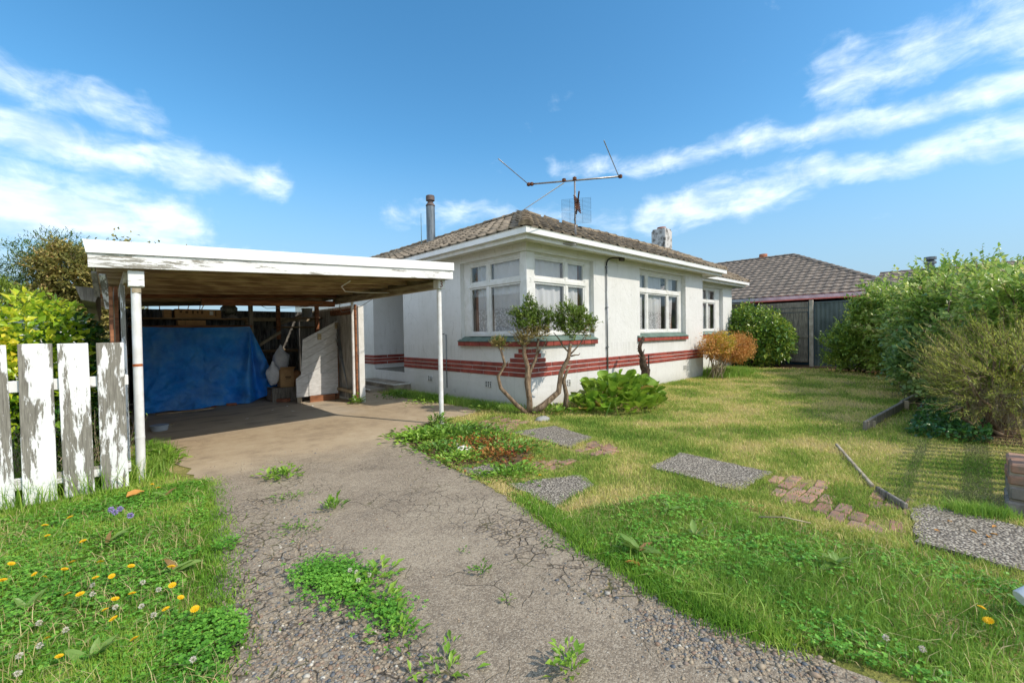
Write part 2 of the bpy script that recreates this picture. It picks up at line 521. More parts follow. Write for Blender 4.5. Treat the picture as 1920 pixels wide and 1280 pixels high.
def make_lace():
    m, nt, bs, out, pos = newmat('lace_curtain')
    setc(nt, bs, (0.82, 0.82, 0.84, 1), 0.9, 0.1)
    n = nd(nt, 'ShaderNodeTexVoronoi', {'Vector': pos, 'Scale': 26.0}).outputs['Distance']
    tl = nd(nt, 'ShaderNodeBsdfTranslucent', {0: (0.8, 0.8, 0.82, 1)})
    m1 = nd(nt, 'ShaderNodeMixShader', {0: 0.35, 1: bs.outputs[0], 2: tl.outputs[0]})
    tr = nd(nt, 'ShaderNodeBsdfTransparent')
    z = nd(nt, 'ShaderNodeSeparateXYZ', {0: pos}).outputs[2]
    zone = smooth(nt, z, 1.95, 1.85)
    hole = mth(nt, 'MULTIPLY', smooth(nt, n, 0.42, 0.55), zone)
    fac = mth(nt, 'ADD', mth(nt, 'MULTIPLY', hole, 0.35), 0.05, True)
    ms = nd(nt, 'ShaderNodeMixShader', {0: fac, 1: m1.outputs[0], 2: tr.outputs[0]})
    nt.links.new(ms.outputs[0], out.inputs[0])
    return m


MAT['glass'] = make_glass()
MAT['lace'] = make_lace()
MAT['drape'] = m_simple('brown_drape', srgb(150, 118, 104), srgb(126, 98, 88), 5, 0.9, 0.1)
# ================================================================== ground, drive, paving
def make_lawn_mat():
    m, nt, bs, out, pos = newmat('lawn_soil_grass')
    a = noise(nt, pos, 0.9, 5, 0.65)
    b = noise(nt, pos, 5.0, 6, 0.7)
    c = noise(nt, pos, 60.0, 4, 0.7)
    f = mth(nt, 'ADD', mth(nt, 'MULTIPLY', a, 0.55), mth(nt, 'MULTIPLY', b, 0.45))
    col = ramp(nt, f, [(0.36, srgb(104, 118, 54)), (0.48, srgb(150, 150, 80)), (0.58, srgb(190, 176, 116)), (0.7, srgb(176, 154, 106))])
    col = mix(nt, smooth(nt, c, 0.35, 0.7), mix(nt, 0.45, col, (0.05, 0.055, 0.02, 1)), col)
    setc(nt, bs, col, 0.95, 0.1)
    bump(nt, bs, mth(nt, 'ADD', c, mth(nt, 'MULTIPLY', b, 0.6)), 0.8, 0.03)
    return m


def make_drive_mat():
    m, nt, bs, out, pos = newmat('cracked_drive')
    sx = nd(nt, 'ShaderNodeSeparateXYZ', {0: pos})
    x, y = sx.outputs[0], sx.outputs[1]
    big = noise(nt, pos, 0.8, 5, 0.65)
    med = noise(nt, pos, 4.5, 6, 0.7)
    agg = nd(nt, 'ShaderNodeTexVoronoi', {'Vector': pos, 'Scale': 150.0})
    agg2 = nd(nt, 'ShaderNodeTexVoronoi', {'Vector': pos, 'Scale': 60.0})
    warp = mth(nt, 'MULTIPLY', mth(nt, 'SUBTRACT', noise(nt, pos, 1.3, 3), 0.5), 1.6)
    # smooth tan concrete towards the carport, dark chip seal nearer the street
    conc = smooth(nt, mth(nt, 'ADD', y, warp), -0.9, 0.25)
    chip = ramp(nt, mth(nt, 'ADD', mth(nt, 'MULTIPLY', big, 0.6), mth(nt, 'MULTIPLY', med, 0.4)),
                [(0.32, srgb(106, 96, 84)), (0.46, srgb(138, 125, 108)), (0.6, srgb(158, 145, 126)), (0.75, srgb(128, 117, 101))])
    sep = nd(nt, 'ShaderNodeSeparateColor', {0: agg.outputs['Color']}).outputs[0]
    chip = mix(nt, mth(nt, 'MULTIPLY', smooth(nt, sep, 0.55, 0.95), 0.45), chip, srgb(188, 178, 160))
    chip = mix(nt, mth(nt, 'MULTIPLY', smooth(nt, sep, 0.42, 0.1), 0.5), chip, srgb(84, 78, 72))
    tan = ramp(nt, mth(nt, 'ADD', mth(nt, 'MULTIPLY', big, 0.5), mth(nt, 'MULTIPLY', med, 0.5)),
               [(0.34, srgb(140, 124, 104)), (0.5, srgb(172, 154, 128)), (0.66, srgb(184, 168, 142))])
    tan = mix(nt, mth(nt, 'MULTIPLY', smooth(nt, sep, 0.7, 1.0), 0.25), tan, srgb(190, 180, 164))
    # carport bay floor painted paler to lift its shade, oily stains on top
    bay_lift = mth(nt, 'MULTIPLY', smooth(nt, mth(nt, 'ADD', y, mth(nt, 'MULTIPLY', warp, 0.5)), 1.7, 2.6), smooth(nt, x, -1.9, -2.4))
    tan = mix(nt, mth(nt, 'MULTIPLY', bay_lift, 0.75), tan, srgb(186, 174, 156))
    oil2 = mth(nt, 'MULTIPLY', smooth(nt, noise(nt, pos, 1.6, 4, 0.6, 0.0, (1.0, 2.4, 1)), 0.5, 0.66), bay_lift)
    tan = mix(nt, mth(nt, 'MULTIPLY', oil2, 0.5), tan, srgb(116, 110, 104))
    col = mix(nt, conc, chip, tan)
    # gravelly breaking-up zones: left wheel strip and lower right edge
    zl = mth(nt, 'MULTIPLY', smooth(nt, mth(nt, 'ADD', x, mth(nt, 'MULTIPLY', warp, 0.35)), -4.42, -4.72), smooth(nt, mth(nt, 'ADD', y, warp), -0.9, -1.8))
    zr = mth(nt, 'MULTIPLY', smooth(nt, mth(nt, 'ADD', x, mth(nt, 'MULTIPLY', warp, 0.35)), -3.95, -3.65), smooth(nt, mth(nt, 'ADD', y, warp), -2.2, -3.4))
    zone = mth(nt, 'MAXIMUM', zl, zr)
    gsep = nd(nt, 'ShaderNodeSeparateColor', {0: agg2.outputs['Color']}).outputs[0]
    grav = ramp(nt, gsep, [(0.0, srgb(96, 98, 102)), (0.3, srgb(150, 134, 112)), (0.6, srgb(176, 160, 138)), (1.0, srgb(122, 116, 110))])
    grav = mix(nt, smooth(nt, agg2.outputs['Distance'], 0.4, 0.75), grav, srgb(84, 74, 62))
    gz = mth(nt, 'MULTIPLY', zone, smooth(nt, noise(nt, pos, 2.0, 5, 0.65), 0.44, 0.56))
    col = mix(nt, mth(nt, 'MULTIPLY', gz, 0.85), col, grav)
    # crazing cracks
    wv = nd(nt, 'ShaderNodeVectorMath', {0: pos, 1: nd(nt, 'ShaderNodeVectorMath', {0: nd(nt, 'ShaderNodeTexNoise', {'Vector': pos, 'Scale': 9.0, 'Detail': 3.0}).outputs['Color'], 'Scale': 0.06}, operation='SCALE').outputs[0]}, operation='ADD').outputs[0]
    e1 = nd(nt, 'ShaderNodeTexVoronoi', {'Vector': wv, 'Scale': 11.0}, feature='DISTANCE_TO_EDGE').outputs['Distance']
    e2 = nd(nt, 'ShaderNodeTexVoronoi', {'Vector': wv, 'Scale': 2.2}, feature='DISTANCE_TO_EDGE').outputs['Distance']
    c1 = mth(nt, 'MULTIPLY', mth(nt, 'MULTIPLY', smooth(nt, e1, 0.07, 0.0), smooth(nt, noise(nt, pos, 7.0, 3), 0.36, 0.56)), mth(nt, 'ADD', mth(nt, 'MULTIPLY', zone, 0.95), mth(nt, 'MULTIPLY', mth(nt, 'SUBTRACT', 1.0, conc), mth(nt, 'MULTIPLY', smooth(nt, noise(nt, pos, 1.1, 3), 0.46, 0.64), 0.6)), True))
    c2 = mth(nt, 'MULTIPLY', smooth(nt, e2, 0.009, 0.0), mth(nt, 'MULTIPLY', mth(nt, 'MULTIPLY', smooth(nt, noise(nt, pos, 2.6, 4), 0.5, 0.6), 0.7), mth(nt, 'SUBTRACT', 1.0, mth(nt, 'MULTIPLY', conc, 0.6))))
    crack = mth(nt, 'MAXIMUM', c1, c2)
    moss = mix(nt, smooth(nt, noise(nt, pos, 3.0, 3), 0.5, 0.62), srgb(60, 52, 44), srgb(84, 84, 40))
    col = mix(nt, mth(nt, 'MULTIPLY', crack, 0.85), col, moss)
    setc(nt, bs, col, 0.92, 0.2)
    h = mth(nt, 'SUBTRACT', mth(nt, 'ADD', mth(nt, 'MULTIPLY', agg.outputs['Distance'], -0.25), mth(nt, 'MULTIPLY', med, 0.5)), mth(nt, 'MULTIPLY', crack, 1.1))
    bump(nt, bs, h, 0.75, 0.012)
    return m


def make_agg_mat():
    m, nt, bs, out, pos = newmat('exposed_aggregate')
    v = nd(nt, 'ShaderNodeTexVoronoi', {'Vector': pos, 'Scale': 70.0, 'Randomness': 1.0})
    s = nd(nt, 'ShaderNodeSeparateColor', {0: v.outputs['Color']}).outputs[0]
    col = ramp(nt, s, [(0.0, srgb(108, 102, 96)), (0.35, srgb(148, 140, 128)), (0.7, srgb(176, 166, 150)), (1.0, srgb(200, 192, 178))])
    col = mix(nt, smooth(nt, v.outputs['Distance'], 0.35, 0.7), col, srgb(84, 78, 70))
    col = mix(nt, mth(nt, 'MULTIPLY', smooth(nt, noise(nt, pos, 3.0, 5), 0.5, 0.7), 0.4), col, srgb(112, 104, 84))
    setc(nt, bs, col, 0.9, 0.2)
    bump(nt, bs, mth(nt, 'MULTIPLY', v.outputs['Distance'], -1.0), 0.8, 0.008)
    return m


MAT['lawn'] = make_lawn_mat()
MAT['drive'] = make_drive_mat()
MAT['agg'] = make_agg_mat()
MAT['paver'] = m_simple('worn_paver_brick', srgb(166, 128, 108), srgb(138, 118, 104), 9, 0.9, 0.15, bmp=0.4, bscale=40, objrand=0.22)
MAT['soil'] = m_simple('bare_soil', srgb(112, 92, 70), srgb(78, 62, 48), 9, 0.95, 0.1, bmp=0.8, bscale=30)

LUSH = [(-3.07, -2.75), (-3.25, -3.25), (-3.38, -3.84), (-3.43, -4.26), (-3.5, -4.59), (-3.42, -5.03), (-3.34, -5.37), (-3.2, -6.2), (-2.13, -6.2), (-2.04, -5.5), (-1.96, -5.31), (-1.97, -5.0), (-1.94, -4.68), (-2.0, -4.27), (-2.17, -3.77), (-2.68, -3.58), (-3.02, -3.37)]
BED = [(-2.74, -0.34), (-2.12, 0.2), (-1.67, 0.3), (-1.49, -0.49), (-1.84, -1.51), (-2.01, -2.05), (-2.58, -2.3), (-2.72, -1.95), (-2.97, -1.9)]
DRIVE = [(-5.3, 7.4), (-5.3, 2.0), (-5.14, 1.2), (-5.05, 0.56), (-4.91, -0.35), (-5.02, -1.34), (-5.07, -1.81), (-5.19, -2.61), (-5.3, -3.45), (-5.36, -5.5), (-5.36, -8.5),
         (-3.3, -8.5), (-3.36, -5.6), (-3.44, -5.03), (-3.48, -4.58), (-3.41, -4.24), (-3.38, -3.84), (-3.27, -3.26), (-3.12, -2.8), (-3.0, -1.86), (-2.74, -0.34), (-2.12, 0.22), (-1.62, 0.42), (-1.1, 0.42), (-0.55, 0.62), (-0.75, 2.6), (-0.8, 4.1), (-0.6, 7.4)]
SLABS = [[(-1.48, -1.12), (-0.76, -1.29), (-0.97, -2.12), (-1.57, -2.24)],
         [(-1.58, -3.3), (-0.88, -3.27), (-0.93, -4.22), (-1.67, -4.17)],
         [(-1.12, -5.24), (-0.97, -5.29), (-1.10, -6.1), (-1.90, -6.1), (-1.84, -5.29)],
         [(-2.92, -2.62), (-2.27, -2.94), (-2.41, -3.19), (-3.04, -3.28)],
         [(-2.96, -1.91), (-2.62, -2.05), (-2.62, -2.26), (-3.0, -2.33)]]
PAVER = [[(-1.63, -0.34), (-0.86, -0.08), (-0.78, -0.69), (-1.48, -1.12), (-1.78, -0.79)],
         [(-1.43, -4.26), (-0.89, -4.26), (-0.89, -4.62), (-1.43, -4.78), (-1.66, -4.62)],
         [(-1.66, -4.62), (-1.40, -4.78), (-1.55, -5.24), (-1.92, -5.1)],
         [(-0.92, -4.98), (-0.84, -5.22), (-1.22, -5.28), (-1.30, -5.02)],
         [(-1.67, -2.28), (-1.11, -2.24), (-1.2, -2.74), (-1.72, -2.67)],
         [(-2.47, -2.29), (-2.07, -2.35), (-1.93, -2.72), (-2.31, -2.71)]]


def inpoly(px, py, poly):
    r = np.zeros(px.shape, dtype=bool)
    n = len(poly)
    for i in range(n):
        x0, y0 = poly[i]
        x1, y1 = poly[(i + 1) % n]
        if y0 == y1:
            continue
        c = ((y0 > py) != (y1 > py)) & (px < (x1 - x0) * (py - y0) / (y1 - y0) + x0)
        r ^= c
    return r


def ragged(poly, step=0.12, amp=0.03, seed=1):
    rr = np.random.default_rng(seed)
    out = []
    for i in range(len(poly)):
        a, b = np.array(poly[i]), np.array(poly[(i + 1) % len(poly)])
        L = np.linalg.norm(b - a)
        n = max(1, int(L / step)) if L < 6 else 6
        for k in range(n):
            p = a + (b - a) * k / n
            if k:
                p = p + rr.normal(0, amp, 2)
            out.append(tuple(p))
    return out


def sheet(name, poly, z, mat, kind='structure', thick=None):
    mb = MB()
    if thick:
        mb.prism(poly, z - thick, z)
    else:
        mb.add([(p[0], p[1], z) for p in poly], [tuple(range(len(poly)))])
    o = mb.build(name, mat)
    if not thick:
        me = o.data
        if me.polygons[0].normal.z < 0:
            me.flip_normals()
    o['kind'] = kind
    return o


MAT['far_ground'] = m_simple('far_ground', srgb(96, 104, 56), srgb(124, 120, 74), 0.3, 0.95, 0.1)
sheet('ground', [(-300, -300), (300, -300), (300, 300), (-300, 300)], -0.012, MAT['far_ground'])
sheet('lawn', [(-14, -9), (18, -9), (18, 9), (-14, 9)], 0.0, MAT['lawn'])
sheet('driveway', ragged(DRIVE, 0.12, 0.025, 3), 0.005, MAT['drive'])
sheet('bed_soil', ragged(BED, 0.15, 0.05, 4), 0.009, MAT['soil'])
sheet('bed_soil', ragged([(-0.5, -0.62), (0.6, -0.75), (1.4, -1.5), (2.3, -1.3), (2.6, -0.05), (0.05, -0.05), (-0.4, 0.1)], 0.2, 0.05, 5), 0.006, MAT['soil'])
sheet('bed_soil', ragged([(11.2, 1.2), (12.0, -1.6), (12.2, -2.1), (10.6, -4.0), (6.2, -4.6), (3.2, -5.0), (2.0, -5.5), (2.0, -5.95), (15, -5.95), (15, 1.2)], 0.3, 0.08, 6), 0.006, MAT['soil'])
for i, s in enumerate(SLABS):
    sheet('path_slab', ragged(s, 0.09, 0.014, 10 + i), 0.022, MAT['agg'], thick=0.06)

# worn brick pavers sunk in the grass, each brick its own piece
for i, poly in enumerate(PAVER):
    root = empty('brick_paving', (float(np.mean([p[0] for p in poly])), float(np.mean([p[1] for p in poly])), 0.0))
    root['kind'] = 'structure'
    xs = [p[0] for p in poly]
    ys = [p[1] for p in poly]
    me = None
    j = 0
    y = min(ys)
    while y < max(ys):
        x = min(xs) - (0.11 if j % 2 else 0.0)
        while x < max(xs):
            cx, cy = x + 0.11, y + 0.052
            if inpoly(np.array([cx]), np.array([cy]), poly)[0] and rng.random() < 0.92:
                if me is None:
                    me = MB().cbox((-0.108, -0.049, -0.05), (0.108, 0.049, 0.0), 0.008).mesh('brick', MAT['paver'])
                o = link('brick', me, root, (cx - root.location.x + rng.normal(0, .004), cy - root.location.y + rng.normal(0, .004), 0.010 + rng.normal(0, 0.006)), (rng.normal(0, .03), rng.normal(0, .02), rng.normal(0, .05)))
            x += 0.228
        y += 0.108
        j += 1


# loose pebbles where the drive breaks up
def pebbles(name, n, sampler, smin, smax, mat, z=0.004):
    pts = sampler(n)
    n = len(pts)
    a = np.arange(6) * math.pi / 3
    tv = [(0, 0, 1.0)] + [(math.cos(t), math.sin(t), 0.35) for t in a] + [(math.cos(t) * .8, math.sin(t) * .8, -0.5) for t in a]
    tv = np.array(tv)
    tf = [(0, 1 + k, 1 + (k + 1) % 6) for k in range(6)]
    tq = [(1 + k, 7 + k, 7 + (k + 1) % 6, 1 + (k + 1) % 6) for k in range(6)]
    s = rng.uniform(smin, smax, n) * np.exp(rng.normal(0, 0.35, n))
    ang = rng.uniform(0, 6.28, n)
    el = rng.uniform(0.65, 1.0, n)
    V = np.repeat(tv[None], n, 0)
    V = V * (1 + rng.normal(0, 0.10, V.shape))
    V[:, :, 0] *= s[:, None]
    V[:, :, 1] *= (s * el)[:, None]
    V[:, :, 2] *= (s * 0.55)[:, None]
    c, sn = np.cos(ang)[:, None], np.sin(ang)[:, None]
    X = V[:, :, 0] * c - V[:, :, 1] * sn + pts[:, 0:1]
    Y = V[:, :, 0] * sn + V[:, :, 1] * c + pts[:, 1:2]
    Z = V[:, :, 2] + z + (s * 0.15)[:, None]
    V = np.stack([X, Y, Z], -1).reshape(-1, 3)
    base = np.arange(n)[:, None, None] * 13
    lt = (np.array(tf)[None] + base).reshape(-1)
    lq = (np.array(tq)[None] + base).reshape(-1)
    me = npmesh(name, V, np.concatenate([lt, lq]), np.concatenate([np.full(6 * n, 3), np.full(6 * n, 4)]), mat, True)
    o = link(name, me)
    o['kind'] = 'stuff'
    return o


def make_pebble_mat():
    m, nt, bs, out, pos = newmat('river_pebbles')
    r = nd(nt, 'ShaderNodeNewGeometry').outputs['Random Per Island']
    col = ramp(nt, r, [(0.0, srgb(84, 90, 98)), (0.2, srgb(112, 112, 110)), (0.4, srgb(148, 132, 110)), (0.6, srgb(164, 150, 128)), (0.78, srgb(130, 106, 88)), (0.94, srgb(134, 128, 120)), (1.0, srgb(196, 190, 176))])
    setc(nt, bs, col, 0.6, 0.35)
    return m


MAT['pebble'] = make_pebble_mat()


def blobs_sampler(blobs):
    w = np.array([b[4] for b in blobs], float)
    w /= w.sum()

    def f(n):
        k = rng.choice(len(blobs), n, p=w)
        b = np.array([bb[:4] for bb in blobs])[k]
        a = rng.uniform(0, 6.283, n)
        r = np.sqrt(rng.random(n)) * np.clip(1 + rng.normal(0, 0.25, n), 0.2, 1.8)
        p = np.stack([b[:, 0] + np.cos(a) * r * b[:, 2], b[:, 1] + np.sin(a) * r * b[:, 3]], -1)
        return p
    return f


g = pebbles('gravel', 5000, blobs_sampler([(-5.05, -3.3, 0.22, 0.45, 3), (-4.92, -3.75, 0.3, 0.4, 5), (-4.72, -2.6, 0.2, 0.4, 1.2), (-4.55, -1.9, 0.2, 0.5, .8), (-3.68, -4.62, 0.20, 0.22, 5), (-3.62, -4.95, 0.2, 0.3, 3), (-3.75, -4.15, 0.16, 0.25, .6), (-5.0, -2.4, .15, .5, .7)]), 0.0035, 0.0085, MAT['pebble'])
tag(g, 'loose river pebbles where the driveway surface has broken up', 'gravel')
g = pebbles('gravel', 1500, lambda n: np.stack([rng.uniform(-5.2, -3.45, n), rng.uniform(-4.9, 0.2, n)], -1), 0.0025, 0.006, MAT['pebble'])
tag(g, 'fine grit scattered over the driveway', 'gravel')
# ================================================================== the white corner-window house
OV, GT, TP = 0.46, 3.175, 0.46          # eave overhang, gutter top, roof pitch
house = tag(empty('plaster_house', (0, 0, 0)), 'white plastered bungalow with red brick band, corner window and tiled roof', 'house')
WL = 0.24
w = MB()
Zs = 3.05
# street side (y = 0) and left side (x = 0); recesses hold the windows
w.box((0, 0, -0.1), (2.03, WL, 1.22))                     # under corner window
w.box((0, WL, -0.1), (WL, 2.006, 1.22))
w.box((0.0, 0.0, 2.90), (2.03, WL, Zs))
w.box((0.0, WL, 2.90), (WL, 2.006, Zs))
w.box((2.03, 0, -0.1), (3.89, WL, Zs))                   # pier
w.box((3.89, 0, -0.1), (6.34, WL, 1.20))
w.box((3.89, 0, 2.92), (6.34, WL, Zs))
w.box((6.34, 0, -0.1), (7.46, WL, Zs))
w.box((7.46 - WL, WL, -0.1), (7.46, 0.80, Zs))           # return
w.box((7.46, 0.80 - 0.0, -0.1), (9.30, 0.80 + WL, Zs))   # wing
w.box((9.30, 0.80, -0.1), (11.10, 0.80 + WL, 1.30))
w.box((9.30, 0.80, 2.90), (11.10, 0.80 + WL, Zs))
w.box((11.10, 0.80, -0.1), (11.95, 0.80 + WL, Zs))
w.box((11.95 - WL, 0.80 + WL, -0.1), (11.95, 5.0, Zs))
w.box((0, 2.006, -0.1), (WL, 4.46, Zs))                  # left side solid
w.box((WL, 4.46 - WL, -0.1), (1.9, 4.46, Zs))            # porch near wall
w.box((0, 6.15, -0.1), (1.9, 6.15 + WL, Zs))             # porch far wall faces street
w.box((1.9, 4.46 - WL, -0.1), (1.9 + WL, 6.15 + WL, Zs)) # porch back
w.box((0, 6.15 + WL, -0.1), (WL, 13.0, Zs))
w.box((WL, 12.76, -0.1), (6, 13.0, Zs))
walls = w.build('wall', MAT['plaster'], house)
# inside dark so that the rooms read as rooms
MAT['room'] = m_simple('room_wall', (0.55, 0.53, 0.50, 1), None, rough=0.9)
rm = MB()
rm.box((1.6, 1.6, 0.5), (1.7, 4.1, 3.0)).box((0.3, 3.9, 0.5), (1.7, 4.0, 3.0)).box((0.3, 2.6, 0.5), (1.6, 2.7, 3.0)).box((2.4, 0.3, 0.5), (2.5, 2.6, 3.0)).box((0.3, 0.3, 0.5), (6.9, 4.0, 0.55))
rm.box((3.5, 2.6, 0.5), (7.2, 2.7, 3.0)).box((7.5, 2.9, 0.5), (11.6, 3.0, 3.0)).box((7.5, 1.1, 0.5), (11.6, 2.9, 0.55))
rm.build('room_lining', MAT['room'], house)
# porch floor and step up
MAT['porch'] = m_simple('porch_concrete', srgb(122, 120, 112), srgb(94, 92, 86), 5, 0.85, 0.25)
MB().box((0.03, 4.462, -0.1), (1.898, 6.148, 0.46)).build('porch_floor', MAT['porch'], house)
MB().box((0.0, 4.462, -0.1), (0.028, 6.148, 0.44)).build('porch_edge', MAT['plaster'], house)

# ---- red bricks proud of the plaster
band = {}


def brick_obj(lo, hi, parent, name='brick'):
    lo, hi = Vector(lo), Vector(hi)
    d = hi - lo
    key = tuple(round(c, 3) for c in d)
    if key not in band:
        band[key] = MB().cbox(tuple(-d / 2), tuple(d / 2), 0.004).mesh('brick', MAT['brick'])
    return link(name, band[key], parent, (lo + hi) / 2)


bandp = MB().box((7.461, 0.79, 0.585), (11.949, 0.799, 0.83)).build('band_backing', MAT['plaster'], house)
PR = 0.012
CH, CJ, BL = 0.074, 0.016, 0.765
z0 = 0.58


def run_x(x0, x1, y, z, off, parent):
    x = x0
    nx = x0 + off
    while x < x1 - 0.03:
        e = min(nx - CJ, x1)
        if e - x > 0.02:
            brick_obj((x, y - PR, z), (e, y + 0.02, z + CH), parent)
        x = nx
        nx += BL


def run_y(y0, y1, x, z, off, parent):
    y = y0
    ny = y0 + off
    while y < y1 - 0.03:
        e = min(ny - CJ, y1)
        if e - y > 0.02:
            brick_obj((x - PR, y, z), (x + 0.02, e, z + CH), parent)
        y = ny
        ny += BL


band_root = empty('brick_band', (0, 0, 0), parent=house)
for c in range(3):
    z = z0 + c * (CH + CJ)
    run_x(-PR, 7.46 + PR, 0, z, 0.665 if c != 1 else 0.30, band_root)
    run_y(0.021, 4.46, 0, z, 0.50 if c != 1 else 0.85, band_root)
    run_x(7.48, 11.95, 0.80, z, 0.5 if c != 1 else 0.2, band_root)
    run_x(0.0 - PR, 1.89, 6.15, z, 0.42 if c != 1 else 0.80, band_root)
    run_y(6.171, 12.9, 0, z, 0.62 if c != 1 else 0.3, band_root)
for c, (lx, ly) in enumerate(((0.47, 0.47), (0.34, 0.35), (0.22, 0.24))):
    z = z0 + (3 + c) * (CH + CJ)
    if c == 1:
        run_x(-PR, lx, 0, z, 9, band_root)
    else:
        run_x(-PR, lx, 0, z, lx * 0.55, band_root)
    run_y(0.021, ly, 0, z, 9, band_root)

# ---- windows -------------------------------------------------------------
SILL_B, SILL_T, WB, WT, TR0, TR1 = 1.149, 1.238, 1.345, 2.875, 2.362, 2.432


class Pl:
    """a window plane: s runs along the wall, z up, d = depth into the house"""
    def __init__(s, axis, base):
        s.axis, s.base = axis, base

    def p(s, a, z, d):
        return (a, s.base + d, z) if s.axis == 'x' else (s.base + d, a, z)

    def box(s, mb, a0, a1, z0, z1, d0, d1, c=0.004):
        p, q = s.p(a0, z0, d0), s.p(a1, z1, d1)
        mb.cbox([min(i, j) for i, j in zip(p, q)], [max(i, j) for i, j in zip(p, q)], c)


def curtain(pl, a0, a1, z0, z1, d, mat, parent, name='curtain', amp=0.025, freq=22.0, seed=0, taper=0.0):
    n = max(12, int((a1 - a0) * 60))
    rr = np.random.default_rng(seed)
    ph = rr.uniform(0, 6, 3)
    rows = 7
    v, f = [], []
    for j in range(rows):
        t = j / (rows - 1)
        for i in range(n + 1):
            u = i / n
            a = a0 + (a1 - a0) * u
            a = a + taper * (1 - t) * (u - 0.0) * (a0 - a1)
            dd = d + amp * (0.55 * math.sin(a * freq + ph[0]) + 0.45 * math.sin(a * freq * 1.73 + ph[1] + t * 0.8)) * (1.1 - 0.5 * t)
            v.append(pl.p(a, z0 + (z1 - z0) * t, dd))
    for j in range(rows - 1):
        for i in range(n):
            b = j * (n + 1) + i
            f.append((b, b + 1, b + n + 2, b + n + 1))
    return MB().add(v, f).build(name, mat, parent, True)


def window(pl, a0, a1, mulls, label, seed, corner=None, wb=WB, wt=WT, drapes=()):
    """outer frame a0..a1; mulls = centres; every light has a transom"""
    fr = MB()
    D0, D1 = 0.10, 0.16
    pl.box(fr, a0, a1, wb, wb + 0.05, D0 - 0.03, D1)
    pl.box(fr, a0, a1, wt - 0.05, wt, D0, D1)
    pl.box(fr, a0, a0 + 0.05, wb + 0.05, wt - 0.05, D0, D1)
    pl.box(fr, a1 - 0.05, a1, wb + 0.05, wt - 0.05, D0, D1)
    pl.box(fr, a0, a1, TR0, TR1, D0 - 0.012, D1 - 0.003)
    for m in mulls:
        pl.box(fr, m - 0.035, m + 0.035, wb + 0.05, wt - 0.05, D0 + 0.002, D1 + 0.002)
    pl.box(fr, a0 - 0.12, a1 + 0.12, wt, 2.915, D0 - 0.02, D1)      # head board
    wo = fr.build('window', MAT['trim'], house)
    wo['label'] = label
    edges = [a0 + 0.05] + [x for m in mulls for x in (m - 0.035, m + 0.035)] + [a1 - 0.05]
    for k in range(0, len(edges), 2):
        e0, e1 = edges[k], edges[k + 1]
        for (zz0, zz1) in ((wb + 0.05, TR0), (TR1, wt - 0.05)):
            sa = MB()
            t = 0.035
            pl.box(sa, e0, e1, zz0, zz0 + t * 1.4, D0 + 0.012, D1 - 0.008, 0.003)
            pl.box(sa, e0, e1, zz1 - t, zz1, D0 + 0.012, D1 - 0.008, 0.003)
            pl.box(sa, e0, e0 + t, zz0 + t * 1.4, zz1 - t, D0 + 0.012, D1 - 0.008, 0.003)
            pl.box(sa, e1 - t, e1, zz0 + t * 1.4, zz1 - t, D0 + 0.012, D1 - 0.008, 0.003)
            sa.build('sash', MAT['trim'], wo)
            q = [pl.p(e0 + 0.02, zz0 + 0.02, D0 + 0.03), pl.p(e1 - 0.02, zz0 + 0.02, D0 + 0.03), pl.p(e1 - 0.02, zz1 - 0.02, D0 + 0.03), pl.p(e0 + 0.02, zz1 - 0.02, D0 + 0.03)]
            MB().add(q, [(0, 1, 2, 3)]).build('pane', MAT['glass'], wo)
    for k, (c0, c1, mt, z0_, z1_, tp) in enumerate(drapes):
        curtain(pl, c0, c1, z0_, z1_, 0.20 if mt == 'lace' else 0.27, MAT[mt], wo, 'lace_curtain' if mt == 'lace' else 'drape', seed=seed + k, taper=tp)
    return wo


PX, PY = Pl('x', 0.0), Pl('y', 0.0)
window(PX, 0.255, 1.885, [1.243], 'street side of the corner window with lace curtains', 1,
       drapes=[(0.2, 1.16, 'lace', 1.36, 2.86, 0), (1.22, 1.72, 'lace', 1.36, 2.86, 0), (1.74, 1.86, 'drape', 1.36, 2.86, 0)])
window(PY, 0.215, 1.845, [1.204], 'driveway side of the corner window with net curtains', 5,
       drapes=[(0.2, 1.12, 'lace', 1.36, 2.86, 0), (1.20, 1.66, 'lace', 1.36, 2.86, 0), (1.68, 1.82, 'drape', 1.36, 2.86, 0)])
P2 = Pl('x', 0.02)
window(P2, 4.02, 6.20, [4.45, 5.53], 'three light front window with lace and brown drapes', 9,
       drapes=[(3.95, 4.42, 'lace', 1.36, 2.86, 0), (4.26, 4.40, 'drape', 1.36, 2.4, 0), (4.5, 5.3, 'lace', 1.36, 2.86, 0), (5.2, 5.5, 'drape', 1.36, 2.4, 0), (5.56, 5.98, 'lace', 1.36, 2.86, 0.25), (5.84, 6.1, 'drape', 1.36, 2.86, 0)])
P3 = Pl('x', 0.82)
window(P3, 9.42, 10.72, [10.03], 'two light window of the set back wing', 14, drapes=[(9.45, 9.98, 'lace', 1.36, 2.86, 0), (10.06, 10.5, 'lace', 1.36, 2.86, 0), (10.5, 10.66, 'drape', 1.36, 2.86, 0)])
# corner post of the window
cp = MB().cbox((0.05, 0.05, 1.235), (0.255, 0.215, 2.915), 0.006).build('corner_post', MAT['trim'], house)
# faint old number on the post
MAT['ghost'] = m_simple('faded_number', (0.62, 0.62, 0.60, 1), None, rough=0.6)
text('number', '3', 0.13, MAT['ghost'], cp, (0.115, 0.047, 2.33), (R(90), 0, 0))
